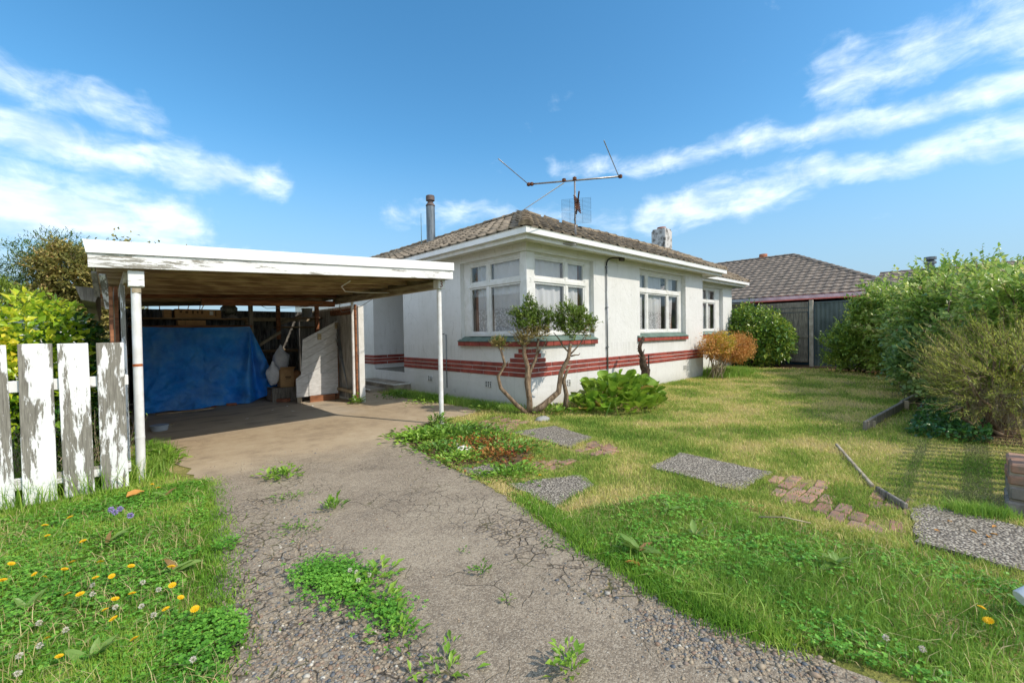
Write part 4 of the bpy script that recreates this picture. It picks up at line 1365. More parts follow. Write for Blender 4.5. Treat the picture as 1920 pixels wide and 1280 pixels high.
def carton(loc, size, label, marks=()):
    t = tag(empty('cardboard_box', loc), label, 'box')
    x, y, z = size
    MB().cbox((0, 0, 0), (x, y, z), 0.004).build('carton', MAT['card'], t)
    for (a, b, c, d, mt) in marks:
        MB().box((a * x, -0.0015, b * z), (c * x, -0.0005, d * z)).build('print', MAT[mt], t)
    return t


MAT['ink'] = m_simple('brown_ink', srgb(104, 78, 52), None, rough=0.9)
MAT['paper'] = m_simple('white_label', (0.75, 0.75, 0.73, 1), None, rough=0.8)
carton((-4.56, 5.36, 1.822), (0.78, 0.3, 0.175), 'long flat cardboard box with printed side on the shelf', [(0.05, 0.35, 0.62, 0.37, 'ink'), (0.1, 0.55, 0.15, 0.85, 'ink'), (0.22, 0.5, 0.28, 0.8, 'ink'), (0.36, 0.45, 0.40, 0.85, 'ink'), (0.46, 0.5, 0.5, 0.8, 'ink'), (0.55, 0.45, 0.6, 0.8, 'ink'), (0.74, 0.35, 0.82, 0.8, 'paper'), (0.86, 0.2, 0.89, 0.8, 'ink')])
carton((-4.73, 5.36, 1.822), (0.12, 0.3, 0.165), 'small upright cardboard box left of the long printed one', [(0.0, 0.45, 1.0, 0.48, 'ink')])
carton((-4.53, 5.25, 1.662), (0.46, 0.3, 0.105), 'thin cardboard box between the shelf boards above the tarpaulin', [(0.26, 0.05, 0.27, 0.95, 'ink')])
# coat hangers and a crumpled clear plastic sack at the shelf end
hg = MB()
for dx in (0, 0.012):
    hg.tube([(-3.69 + dx, 5.40, 1.83), (-3.58 + dx, 5.38, 1.90), (-3.47 + dx, 5.40, 1.83), (-3.60 + dx, 5.40, 1.826), (-3.69 + dx, 5.40, 1.83)], 0.008, 5)
    hg.tube([(-3.65 + dx, 5.36, 1.825), (-3.58 + dx, 5.36, 1.862), (-3.50 + dx, 5.36, 1.825)], 0.008, 5)
tag(hg.build('coat_hanger', MAT['alu'], None, True), 'bundle of pale coat hangers lying on the shelf end', 'hanger')


def blob(name, center, radii, mat, amp=0.22, freq=6.0, seed=0, n=22, m=14, pinch=None, parent=None):
    v, f = [], []
    for j in range(m + 1):
        th = math.pi * j / m
        for i in range(n):
            ph = 2 * math.pi * i / n
            d = np.array([math.sin(th) * math.cos(ph), math.sin(th) * math.sin(ph), math.cos(th)])
            from mathutils import noise as mn
            k = 1 + amp * mn.turbulence(Vector(d) * freq * 0.35 + Vector((seed * 7.1, 0, 0)), 3, True)
            r = np.array(radii) * k
            if pinch and d[2] > 0.2:
                s = max(pinch, 1 - (d[2] - 0.2) * 1.1)
                r = r * np.array([s, s, 1])
            v.append(tuple(np.array(center) + d * r))
    for j in range(m):
        for i in range(n):
            a, b = j * n + i, j * n + (i + 1) % n
            f.append((a, a + n, b + n, b))
    return autosmooth(MB().add(v, f).build(name, mat, parent), 50)


tag(blob('plastic_sack', (-3.60, 5.55, 2.02), (0.14, 0.1, 0.11), m_simple('cloudy_plastic', srgb(120, 122, 116), srgb(80, 82, 78), 18, 0.3, 0.6), 0.3, 9, 3), 'crumpled cloudy plastic sack on the shelf behind the hangers', 'sack')

# the blue tarpaulin


def make_tarp():
    NU, NV = 130, 90
    from mathutils import noise as mn
    v, f = [], []
    for j in range(NV + 1):
        t = j / NV                                # 0 top, 1 bottom
        for i in range(NU + 1):
            s = i / NU
            xt = -5.12 + s * (5.12 - 3.32)
            xb = -5.18 + s * (5.18 - 2.70)
            yt, yb = 5.10, 4.98 + 0.12 * s + (0.25 * max(0, s - 0.72) / 0.28)
            zt = 1.635 - 0.02 * math.sin(s * math.pi)
            zbm = 0.015 + 0.02 * math.sin(9 * s) ** 2 + 0.17 * max(0, (s - 0.70) / 0.30) ** 1.5
            e = t ** 0.95
            x = xt + (xb - xt) * e
            y = yt + (yb - yt) * e
            z = zt + (zbm - zt) * t
            # deep folds radiating from the tied right corner
            ca = math.atan2((-3.32) - x, max(0.02, 1.66 - z))
            rr = math.hypot(-3.32 - x, 1.66 - z)
            fold = 0.15 * math.exp(-((ca - 0.07) / 0.09) ** 2) * min(1, rr * 1.6) - 0.11 * math.exp(-((ca + 0.10) / 0.07) ** 2) * min(1, rr * 1.4)
            fold += 0.022 * math.sin(ca * 16) * min(1, rr) * (1 if ca < 0.7 else 0.4)
            # swags from the top edge
            sw = 0.03 * math.sin((z * 1.3 + 0.8 * (x + 4.2) ** 2) * 9) * t
            rdg = lambda q: 1 - abs(2 * (mn.noise(q) * 0.5 + 0.5) - 1)
            crs = 0.085 * rdg(Vector((x * 1.6 + z * 1.1, z * 1.4 - x * 0.9, 2.1))) ** 3 + 0.05 * rdg(Vector((x * 3.4 - z * 2.2, z * 2.6 + x * 1.4, 7.7))) ** 3
            wr = crs + 0.05 * (mn.turbulence(Vector((x * 2.0, z * 2.2, 0.3)), 4, True) - 0.5) + 0.022 * (mn.turbulence(Vector((x * 7 + z * 3, z * 6 - x * 2, 1.3)), 3, True) - 0.5)
            seam = 0.012 * math.exp(-((x + 4.16) / 0.012) ** 2) + 0.008 * math.exp(-((z - 0.86) / 0.01) ** 2)
            v.append((x, y - fold - sw * 0.6 - wr * (0.35 + 0.65 * t) + seam, z + 0.02 * (mn.noise(Vector((x * 3, 0, 5))) if t > 0.9 else 0)))
    for j in range(NV):
        for i in range(NU):
            a = j * (NU + 1) + i
            f.append((a, a + 1, a + NU + 2, a + NU + 1))
    m, nt, bs, out, pos = newmat('blue_tarpaulin')
    n1 = noise(nt, pos, 3.2, 6, 0.65)
    n2 = noise(nt, pos, 1.4, 3, 0.5)
    col = ramp(nt, n1, [(0.3, srgb(24, 112, 206)), (0.5, srgb(36, 138, 228)), (0.7, srgb(72, 160, 236))])
    z = nd(nt, 'ShaderNodeSeparateXYZ', {0: pos}).outputs[2]
    dust = mth(nt, 'MULTIPLY', smooth(nt, mth(nt, 'ADD', n2, mth(nt, 'MULTIPLY', n1, 0.5)), 0.66, 0.95), 0.3)
    col = mix(nt, dust, col, srgb(120, 140, 160))
    setc(nt, bs, col, 0.42, 0.3)
    bump(nt, bs, mth(nt, 'ADD', noise(nt, pos, 6, 6, 0.62, 1.6), mth(nt, 'MULTIPLY', noise(nt, pos, 22, 4, 0.6, 1.0), 0.35)), 0.6, 0.035)
    o = MB().add(v, f).build('tarpaulin', m, None, True)
    return tag(o, 'crumpled bright blue tarpaulin hung across the back of the carport', 'tarpaulin')


make_tarp()

# timber bin with boxes and bags beside the gate
bn = tag(empty('low_timber_bin', (-2.62, 4.75, 0)), 'dark low timber bin holding boxes behind the leaning gate', 'bin')
MB().cbox((-0.38, -0.02, 0.0), (0.5, 0.02, 0.30), 0.004).build('front_board', MAT['wood_grey'], bn)
MB().cbox((-0.38, 0.021, 0.0), (-0.34, 0.5, 0.30), 0.004).build('side_board', MAT['wood_dark'], bn)
MB().cbox((-0.38, 0.021, 0.26), (0.5, 0.5, 0.29), 0.004).build('lid', MAT['wood_dark'], bn)
t = carton((-2.83, 4.76, 0.302), (0.27, 0.26, 0.38), 'open tan cardboard carton with small dark print beside the tarpaulin', [(0.35, 0.55, 0.8, 0.62, 'ink'), (0.4, 0.47, 0.75, 0.52, 'ink')])
MB().add([(0, 0.0, 0.38), (0.27, 0.0, 0.38), (0.29, -0.08, 0.44), (-0.02, -0.07, 0.45)], [(0, 1, 2, 3)]).build('flap', MAT['card'], t)
MAT['paperbag'] = m_simple('brown_paper', srgb(176, 132, 92), srgb(148, 106, 72), 9, 0.85, 0.2, bmp=0.3)
tag(blob('paper_bag', (-2.47, 4.86, 0.47), (0.125, 0.11, 0.18), MAT['paperbag'], 0.12, 8, 1), 'crumpled brown paper bag beside the open tan carton', 'bag')
MAT['bagwhite'] = m_simple('white_plastic_bag', (0.72, 0.72, 0.72, 1), (0.60, 0.60, 0.61, 1), 14, 0.45, 0.4, bmp=0.3)
tag(blob('plastic_bag', (-2.72, 5.10, 0.92), (0.15, 0.12, 0.27), MAT['bagwhite'], 0.3, 7, 5, pinch=0.35), 'knotted white plastic bag standing behind the open carton', 'bag')
tag(blob('plastic_bag', (-2.93, 4.92, 0.62), (0.13, 0.1, 0.24), MAT['bagwhite'], 0.25, 7, 9, pinch=0.4), 'white plastic bag leaning against the blue tarpaulin edge', 'bag')
# bucket on the wall shelf
bk = tag(empty('paint_bucket', (-2.02, 5.45, 1.86)), 'pale plastic paint bucket on the high shelf above the gate', 'bucket')
autosmooth(MB().tube([(0, 0, 0), (0, 0, 0.005), (0, 0, 0.19), (0, 0, 0.20)], [0.09, 0.105, 0.12, 0.118], 20).build('pail', m_simple('grey_pail', srgb(170, 170, 168), srgb(140, 140, 138), 9, 0.5), bk))
autosmooth(MB().tube([(0, 0, 0.201), (0, 0, 0.215)], [0.127, 0.124], 20).build('lid', m_simple('pail_lid', srgb(196, 196, 194), None, rough=0.5), bk))
sh2 = tag(MB().cbox((-2.35, 5.2, 1.83), (-1.75, 5.7, 1.855), 0.004).build('wall_shelf_board', MAT['wood_dark']), 'dark board shelf under the paint bucket', 'shelf')

# diagonal boarded gate leaning at the right side


def clip_poly(poly, nx, ny, d, keep_less=True):
    out = []
    n = len(poly)
    for i in range(n):
        a, b = poly[i], poly[(i + 1) % n]
        fa = a[0] * nx + a[1] * ny - d
        fb = b[0] * nx + b[1] * ny - d
        if not keep_less:
            fa, fb = -fa, -fb
        if fa <= 0:
            out.append(a)
        if (fa < 0 < fb) or (fb < 0 < fa):
            t = fa / (fa - fb)
            out.append((a[0] + (b[0] - a[0]) * t, a[1] + (b[1] - a[1]) * t))
    return out


gate = tag(empty('boarded_gate', (-2.70, 4.16, 0.0)), 'white gate of diagonal boards with a slanted top leaning in the carport', 'gate')
gate.rotation_euler = (R(2), 0, R(0))
GP = [(0.0, 0.13), (0.87, 0.13), (0.87, 1.74), (0.14, 1.335), (0.10, 0.60), (0.0, 0.52)]
ang = math.atan2(1.74 - 1.335, 0.73)
nx, ny = -math.sin(ang), math.cos(ang)
MAT['gatew'] = m_simple('grey_white_boards', (0.66, 0.66, 0.66, 1), (0.52, 0.52, 0.51, 1), 4, 0.65, 0.3, bmp=0.2, stretch=(2, 2, 6), objrand=0.06)
dd = -0.35
while dd < 1.6:
    pg = clip_poly(GP, nx, ny, dd + 0.147, True)
    pg = clip_poly(pg, nx, ny, dd, False) if len(pg) > 2 else []
    if len(pg) > 2:
        v = [(p[0], 0.0, p[1]) for p in pg] + [(p[0], 0.022, p[1]) for p in pg]
        n = len(pg)
        MB().add(v, [tuple(range(n)), tuple(range(n, 2 * n))] + [(i, (i + 1) % n, n + (i + 1) % n, n + i) for i in range(n)]).build('board', MAT['gatew'], gate)
    dd += 0.153
MB().cbox((0.25, -0.02, 0.14), (0.868, -0.003, 0.60), 0.003).build('kick_panel', MAT['gatew'], gate)
MB().cbox((0.0, -0.016, 0.13), (0.235, -0.003, 0.40), 0.003).build('kick_panel', MAT['gatew'], gate)
MB().cbox((0.02, 0.003, -0.0), (0.11, 0.05, 0.129), 0.004).build('foot_block', MAT['wood_pale'], gate)
MB().cbox((0.44, -0.018, 1.33), (0.52, -0.002, 1.46), 0.003).build('hinge_plate', m_simple('cream_plate', srgb(186, 172, 138), srgb(150, 136, 108), 20, 0.7), gate)
MB().cbox((0.81, -0.018, 1.56), (0.89, -0.002, 1.70), 0.003).build('hinge_plate', MAT['wood_pale'], gate)
tag(MB().cbox((-2.45, 4.08, 0.0), (-1.92, 4.12, 0.135), 0.004).build('loose_plank', MAT['wood_red']), 'reddish plank on edge under the diagonal gate', 'plank')
tag(MB().cbox((-1.86, 4.18, 0.0), (-1.79, 4.24, 1.70), 0.004).build('gate_stud', MAT['wood_red']), 'reddish upright timber beside the diagonal gate', 'post')
for k in range(4):
    x = -1.88 + 0.01 * k
    t = MB().tube([(x + 0.07, 3.5 + 0.05 * k, 0.01), (x - 0.03 + 0.015 * k, 4.0 + 0.03 * k, 1.35 + 0.1 * k)], 0.008, 6)
    tag(t.build('thin_rod', MAT['metal_grey'], None, True), 'thin grey rod leaning on the iron side wall', 'rod', 'rods leaning on the iron wall')

# litter on the carport floor
MAT['clay'] = m_simple('broken_clay', srgb(168, 108, 80), srgb(136, 88, 68), 9, 0.9)
for i, (x, y, s, lab) in enumerate(((-3.72, 4.93, 0.09, 'broken clay brick lying just in front of the tarpaulin fold'), (-4.02, 4.93, 0.06, 'small clay brick fragment at the middle of the tarpaulin hem'), (-2.82, 4.62, 0.13, 'rust red broken brick piece beside the dark bin'))):
    o = MB().cbox((-s, -s * .5, 0), (s, s * .5, s * .55), 0.012).build('brick_fragment', MAT['clay'], None, loc=(x, y, 0.006), rot=(0, 0.05, i * 1.1))
    tag(o, lab, 'brick')
tag(MB().cbox((-4.95, 4.72, 0.006), (-4.05, 4.80, 0.03), 0.004).build('floor_batten', MAT['wood_dark']), 'dark timber batten along the foot of the tarpaulin', 'plank')
tag(MB().cbox((-5.1, 3.30, 0.006), (-4.82, 3.36, 0.03), 0.004).build('floor_plank', MAT['wood_pale']), 'short pale plank on the floor by the left carport post', 'plank')
tub = MB().tube([(0, 0, 0), (0, 0, 0.005), (0, 0, 0.09)], [0.08, 0.10, 0.12], 12).build('plastic_tub', m_simple('clear_grey_tub', srgb(168, 178, 186), None, rough=0.3), None, loc=(-5.02, 2.95, 0.006))
tag(autosmooth(tub), 'small clear plastic tub on the carport floor behind the post', 'tub')
scr = [(-3.3, 3.6), (-2.95, 3.9), (-3.05, 3.2), (-4.6, 4.5), (-4.7, 4.3), (-4.35, 4.62), (-3.85, 3.0), (-2.6, 3.5)]
for i, (x, y) in enumerate(scr):
    s = random.uniform(0.02, 0.05)
    o = MB().add([(-s, -s * .6, 0), (s * .8, -s * .4, 0.004), (s, s * .6, 0.012), (-s * .5, s * .7, 0.003)], [(0, 1, 2, 3)]).build('paper_scrap', MAT['paper'], None, loc=(x, y, 0.009), rot=(0, 0, i))
    tag(o, 'small white paper scrap on the carport floor', 'scrap', 'paper scraps on the carport floor')

# ================================================================== left paling fence
fence = tag(empty('paling_fence', (-5.9, -0.14, 0)), 'white paling fence with badly peeling paint left of the driveway', 'fence')
pk = [(-6.66, 0.20), (-6.36, 0.185), (-6.11, 0.165), (-5.885, 0.165), (-5.66, 0.16), (-5.44, 0.155)]
pk = [(-6.745 - 0.24 * k, 0.2) for k in range(9, 0, -1)] + [(-6.745, 0.2), (-6.505, 0.2), (-6.27, 0.2), (-6.03, 0.198), (-5.795, 0.192), (-5.563, 0.185)]
for i, (x, wd) in enumerate(pk):
    h = 1.345 + random.uniform(-0.01, 0.012)
    me = MB()
    bm_ = me.cbox((-wd / 2, -0.012, 0.0), (wd / 2, 0.012, h), 0.004)
    o = bm_.build('paling', MAT['peel'], fence, loc=(x + 5.9, -0.018, 0.035), rot=(0, R(random.uniform(-0.8, 1.2)), R(random.uniform(-1, 1))))
for zz in (0.17, 0.98):
    MB().cbox((-3.2, 0.0, zz), (0.45, 0.045, zz + 0.095), 0.004).build('rail', MAT['peelx'], fence)
# ================================================================== neighbours and boundary
# house beyond the side fence
NX, NE = 15.5, 2.75
nb = tag(empty('neighbour_house', (NX, 0, 0)), 'cream neighbouring bungalow with brown tiled hip roof beyond the fence', 'house')
MAT['nbwall'] = m_simple('cream_weatherboard', srgb(196, 190, 174), srgb(176, 170, 154), 3, 0.8, 0.2)
MAT['nbtrim'] = m_simple('grey_white_gutter', srgb(186, 190, 194), srgb(160, 164, 168), 3, 0.5, 0.3)
MB().box((0.5, -3.4, -0.1), (9.0, 12, 2.72)).build('wall', MAT['nbwall'], nb)
MB().box((0.47, -3.42, 0.5), (0.499, -3.3, 2.7)).build('corner_board', MAT['nbtrim'], nb)
MB().cbox((-0.10, -4.1, NE - 0.14), (0.0, 12, NE), 0.01).build('gutter', MAT['nbtrim'], nb)
MB().box((0.001, -4.0, NE - 0.20), (0.5, 12, NE - 0.17)).build('soffit', MAT['soffit'], nb)
MB().box((0.46, -2.6, 1.2), (0.49, -0.4, 2.35)).build('window', MAT['glass'], nb)
nroof = empty('roof', (0, 0, 0), parent=nb)
NB_, YC, NP = 4.71, -3.94, 0.503


def wavy_slope(org, xdir, up, width, rows, clip, name, mat, parent, tw=0.30):
    """lapped rows of rolled tiles as one surface: each row a thick stepped strip"""
    x = Vector(xdir).normalized()
    L = Vector(up).length
    u = Vector(up).normalized()
    nr = x.cross(u)
    V, F = [], []
    gl = L / rows
    n = int(width / tw) * 4
    for j in range(rows):
        s0, s1 = clip((j + 0.5) / rows)
        a0, a1 = int(s0 * n), int(s1 * n)
        b = len(V)
        cnt = 0
        for i in range(a0, a1 + 1):
            wv = 0.022 * (1 if i % 4 in (0, 1) else 0)
            p = Vector(org) + x * (width * i / n)
            V.append(tuple(p + u * (gl * j) + nr * (wv + 0.0)))
            V.append(tuple(p + u * (gl * j) + nr * (wv + 0.04)))
            V.append(tuple(p + u * (gl * (j + 1) + 0.02) + nr * (wv + 0.004)))
            cnt += 1
        for i in range(cnt - 1):
            c = b + i * 3
            F.append((c, c + 3, c + 4, c + 1))
            F.append((c + 1, c + 4, c + 5, c + 2))
    o = MB().add(V, F).build(name, mat, parent)
    o['kind'] = 'stuff'
    return o


# slope towards us: eave along y, hip at the near end
wavy_slope((-0.08, 12, NE), (0, -1, 0), (NB_, 0, NB_ * NP), 12 + 4.1, 16, lambda t: (0.0, 1 - t * (NB_ / (12 + 4.1))), 'tiles', MAT['nbtile'], nroof)
wavy_slope((-0.08, YC - 0.1, NE), (1, 0, 0), (0, NB_, NB_ * NP), 9.6, 16, lambda t: (t * 0.5, 1 - t * 0.5), 'tiles', MAT['nbtile'], nroof)
NH = NE + NB_ * NP
MB().add([(0, 12, NE), (0, YC, NE), (9.4, YC, NE), (9.4, 12, NE), (NB_, YC + NB_, NH - .02), (NB_, 12, NH - .02)], [(0, 1, 4, 5), (1, 2, 4), (2, 3, 5, 4), (0, 5, 3), (0, 3, 2, 1)]).build('roof_base', MAT['dark'], nroof)


def ncap(a, b, parent):
    a, b = Vector(a), Vector(b)
    d = b - a
    n = max(1, int(d.length / 0.4))
    y = d.normalized()
    x = y.cross(Vector((0, 0, 1))).normalized()
    z = x.cross(y)
    for i in range(n):
        p = a + d * i / n
        o = link('ridge_tile', ncap_me, parent)
        o.matrix_local = Matrix(((x.x, y.x, z.x, p.x), (x.y, y.y, z.y, p.y), (x.z, y.z, z.z, p.z), (0, 0, 0, 1)))


ncap_me = cap_me.copy()
ncap_me.materials.clear()
ncap_me.materials.append(MAT['nbtile'])
ncap((0, YC, NE + 0.03), (NB_, YC + NB_, NH + 0.03), nroof)
ncap((NB_, 11.5, NH + 0.03), (NB_, YC + NB_, NH + 0.03), nroof)
MB().tube([(NB_ + 0.1, 2.2, NH - 0.1), (NB_ + 0.1, 2.2, NH + 0.28)], [0.22, 0.2], 10).build('chimney_pot', MAT['clay'], nroof, True)
# second roof beyond with a ventilator
nb2 = tag(empty('far_house', (22.0, -4.0, 0)), 'far brown tiled roof with a steel ventilator behind the roses', 'house')
MB().box((0.4, -5, -0.1), (6, 1.6, 2.7)).build('wall', MAT['nbwall'], nb2)
wavy_slope((-0.1, 2.6, 2.7), (0, -1, 0), (3.0, 0, 1.55), 8.0, 10, lambda t: (t * 0.10, 1 - t * 0.3), 'tiles', MAT['nbtile'], nb2)
MB().add([(0, 2.6, 2.7), (0, -5.4, 2.7), (6, -5.4, 2.7), (6, 2.6, 2.7), (3, -3, 4.23), (3, 1.8, 4.23)], [(0, 1, 4, 5), (1, 2, 4), (2, 3, 5, 4), (0, 5, 3), (0, 3, 2, 1)]).build('roof_base', MAT['dark'], nb2)
ncap((3, 1.9, 4.26), (3, -3, 4.26), nb2)
autosmooth(MB().tube([(2.75, -0.05, 4.0), (2.75, -0.05, 4.5), (2.75, -0.05, 4.52), (2.75, -0.05, 4.62), (2.75, -0.05, 4.7), (2.75, -0.05, 4.72), (2.75, -0.05, 4.86), (2.75, -0.05, 4.88)], [0.16, 0.16, 0.24, 0.24, 0.13, 0.24, 0.24, 0.1], 14).build('ventilator', MAT['flue'], nb2))

# side boundary: gate in a timber frame, iron fence, red roofed lean-to
sf = tag(empty('timber_side_gate', (13.2, -1.0, 0)), 'weathered grey timber gate with tall post beside the round camellia', 'gate')
for i in range(11):
    y = -0.38 + i * 0.148
    MB().cbox((0.0, y, 0.14), (0.02, y + 0.140, 1.98), 0.004).build('board', MAT['wood_grey'], sf)
for zz in (0.16, 1.05, 2.0):
    MB().cbox((-0.03, -0.40, zz), (-0.002, 1.3, zz + (0.10 if zz < 1.9 else 0.14)), 0.004).build('rail', MAT['wood_grey'], sf)
MB().cbox((-0.01, -0.4, 2.16), (0.012, 1.3, 2.36), 0.004).build('top_board', MAT['wood_grey'], sf)
MB().cbox((-0.08, -0.56, -0.1), (0.04, -0.44, 2.42), 0.008).build('gate_post', m_simple('pale_post', srgb(176, 168, 156), srgb(146, 138, 126), 5, 0.8), sf)
isd = tag(empty('iron_side_fence', (13.25, -3.2, 0)), 'dark green corrugated iron fence behind the privet', 'fence')
MAT['green_iron'] = m_simple('dark_green_iron', srgb(92, 104, 104), srgb(70, 82, 82), 2, 0.6, 0.4, 0.2)
CO = Vector(isd.location)
_c = cpt
cpt = isd
iron('iron_sheet', (13.25, -6.5), (13.25, -1.58), 0.02, 2.30, 0.13, 0.016, MAT['green_iron'])
cpt = _c
MB().cbox((-0.02, -3.3, 2.30), (0.04, 1.62, 2.34), 0.004).build('capping', MAT['green_iron'], isd)
bf = tag(empty('board_side_fence', (13.3, 1.0, 0)), 'grey board fence behind the round camellia', 'fence')
for i in range(22):
    y = -0.6 + i * 0.15
    MB().cbox((0, y, 0.05), (0.02, y + 0.143, 2.02), 0.004).build('board', MAT['wood_grey'], bf)
MB().cbox((-0.04, -0.6, 1.78), (-0.002, 2.7, 1.88), 0.004).build('rail', MAT['wood_grey'], bf)
ln = tag(empty('lean_to', (13.9, -1.0, 0)), 'lean-to with red edged roof behind the timber gate', 'shed')
MB().cbox((-0.35, -2.2, 2.46), (1.5, 1.9, 2.50), 0.006).build('roof_edge', m_simple('faded_red_roof', srgb(216, 116, 104), srgb(196, 98, 92), 3, 0.6), ln)
MB().box((0.0, -2.0, 0.0), (1.2, 1.7, 2.40)).build('wall', m_simple('teal_wall', srgb(58, 100, 116), srgb(44, 80, 96), 2, 0.7), ln)

# left background: slatted fence on a white wall, roof corner
lw = tag(empty('white_boundary_wall', (-8.6, 15.0, 0)), 'white neighbouring wall with grey green slats above at left', 'wall')
MB().cbox((-6, 0, -0.1), (2.6, 0.2, 1.72), 0.01).build('wall', MAT['plaster'], lw)
MAT['slat'] = m_simple('grey_green_slat', srgb(104, 122, 122), srgb(84, 100, 102), 3, 0.6)
for i in range(5):
    MB().cbox((-6, 0.05, 1.76 + i * 0.095), (2.6, 0.09, 1.83 + i * 0.095), 0.004).build('slat', MAT['slat'], lw)
for i in range(5):
    MB().cbox((-6 + i * 2.0 - 0.04, 0.1, 1.72), (-6 + i * 2.0 + 0.04, 0.16, 2.24), 0.004).build('fence_post', MAT['slat'], lw)
lr = tag(empty('left_far_house', (-16.0, 26.0, 0)), 'pale grey roof corner of a far house at left edge', 'house')
MB().box((-4, 0, 0), (3.3, 6, 3.3)).build('wall', MAT['nbwall'], lr)
MB().add([(-4.4, -0.5, 3.3), (3.9, -0.5, 3.3), (3.9, 6.5, 3.3), (-4.4, 6.5, 3.3), (-4.4, 3, 5.3), (1.9, 3, 5.0)], [(0, 1, 5, 4), (1, 2, 5), (2, 3, 4, 5), (0, 4, 3), (0, 3, 2, 1)]).build('roof', m_simple('pale_grey_roof', srgb(170, 180, 190), srgb(150, 160, 170), 2, 0.6), lr)

# ================================================================== things on the lawn
ed = tag(empty('lawn_edging', (4.0, -4.7, 0)), 'weathered timber edging board standing along the lawn', 'edging')
e0, e1 = Vector((1.88, -4.54, 0.06)) - Vector(ed.location), Vector((6.35, -4.89, 0.075)) - Vector(ed.location)
mid = e0.lerp(e1, 0.52)
MB().bar(e0, mid, 0.045, 0.13, c=0.008).build('board', MAT['wood_grey'], ed)
MB().bar(mid + Vector((0.02, 0.012, 0.012)), e1, 0.045, 0.13, c=0.008).build('board', MAT['wood_grey'], ed)
MB().cbox(tuple(mid + Vector((-0.03, -0.09, -0.1))), tuple(mid + Vector((0.03, -0.03, 0.085))), 0.006).build('peg', MAT['wood_pale'], ed)
MB().cbox(tuple(e0 + Vector((0.3, -0.08, -0.1))), tuple(e0 + Vector((0.34, -0.03, 0.03))), 0.006).build('peg', MAT['wood_pale'], ed)
tag(MB().bar((0.68, -4.44, 0.02), (-0.78, -4.95, 0.025), 0.03, 0.03, c=0.006).build('pale_batten', m_simple('bleached_batten', srgb(176, 166, 146), srgb(140, 128, 108), 12, 0.85)), 'thin bleached wooden batten lying on the lawn', 'stick')
tag(MB().bar((-0.86, -4.99, 0.03), (-1.18, -5.20, 0.03), 0.03, 0.05, c=0.006).build('edging_strip', MAT['wood_grey']), 'short grey timber strip beside the brick pavers near the path', 'plank')
tag(MB().tube([(-2.33, -4.53, 0.10), (-2.24, -4.66, 0.11), (-2.17, -4.80, 0.09)], 0.005, 5).build('dry_twig', MAT['wood_pale'], None, True), 'dry pale twig lying in the lush grass', 'twig')
# brick and stone pier at the path
pi_ = tag(empty('stone_pier', (-0.52, -5.86, 0)), 'low pier of stone with red brick cap at the path edge', 'pier')
MAT['stone'] = m_simple('grey_stone', srgb(150, 144, 136), srgb(112, 106, 100), 7, 0.9, 0.15, bmp=0.6, bscale=20, objrand=0.12)
zz = -0.02
for lay_, (hh, mt) in enumerate(((0.12, 'stone'), (0.11, 'stone'), (0.085, 'paver'), (0.085, 'paver'))):
    for ix in range(2):
        for iy in range(2):
            jx, jy = random.gauss(0, .006), random.gauss(0, .006)
            x = -0.22 + ix * 0.22
            y = -0.14 + iy * 0.14 + (0.0)
            MB().cbox((x + jx, y + jy, zz + 0.005), (x + 0.212 + jx, y + 0.132 + jy, zz + hh - 0.006), 0.014).build('brick' if mt == 'paver' else 'stone', MAT[mt], pi_)
    zz += hh
MB().box((-0.205, -0.125, -0.02), (0.205, 0.125, zz - 0.02)).build('mortar', MAT['concrete_old'], pi_)
# picket fence along the street; its shadow falls on the lawn
pf = tag(empty('street_picket_fence', (2.6, -6.02, 0)), 'street picket fence whose slats shade the lawn in stripes', 'fence')
pme = MB().cbox((-0.045, -0.01, 0.06), (0.045, 0.01, 1.02), 0.004).mesh('picket', MAT['peel'])
for i in range(32):
    link('picket', pme, pf, (-3.15 + i * 0.20, 0.0, 0))
MB().cbox((-3.25, 0.011, 0.34), (3.2, 0.05, 0.50), 0.004).build('rail', MAT['peelx'], pf)
MB().cbox((-3.25, 0.011, 0.82), (3.2, 0.05, 0.88), 0.004).build('rail', MAT['peelx'], pf)
# white cup lying in the grass at the right edge
cupo = autosmooth(MB().tube([(0, 0, 0), (0, 0, 0.004), (0, 0, 0.10), (0, 0, 0.105), (0, 0, 0.10)], [0.035, 0.038, 0.045, 0.047, 0.040], 18).build('plastic_cup', m_simple('white_cup', (0.72, 0.73, 0.76, 1), None, rough=0.4)))
cupo.location = (-2.468, -5.705, 0.10)
cupo.rotation_euler = (R(65), R(10), R(35))
tag(cupo, 'white plastic cup lying in the lush grass at the right', 'cup')
# ================================================================== planting helpers
def unit(v):
    return v / np.maximum(np.linalg.norm(v, axis=-1, keepdims=True), 1e-9)


def rdir(n):
    return unit(rng.normal(size=(n, 3)))


def leafmesh(name, P, D, U, L, W, mat, fold=0.18, mid=0.45, droop=0.0):
    """one folded diamond per leaf (4 verts, 2 tris)"""
    n = len(P)
    D = unit(D)
    S = unit(np.cross(D, U))
    N = np.cross(S, D)
    L = np.broadcast_to(np.asarray(L, float), (n,))[:, None]
    W = np.broadcast_to(np.asarray(W, float), (n,))[:, None]
    tip = P + D * L
    tip[:, 2] -= (droop * L[:, 0])
    m = P + D * L * mid
    l = m + S * W * 0.5 + N * W * fold
    r = m - S * W * 0.5 + N * W * fold
    V = np.stack([P, r, tip, l], 1).reshape(-1, 3)
    b = np.arange(n)[:, None] * 4
    F = np.concatenate([b + np.array([[0, 1, 2]]), b + np.array([[0, 2, 3]])], 1)
    return npmesh(name, V, F.ravel(), np.full(2 * n, 3), mat)


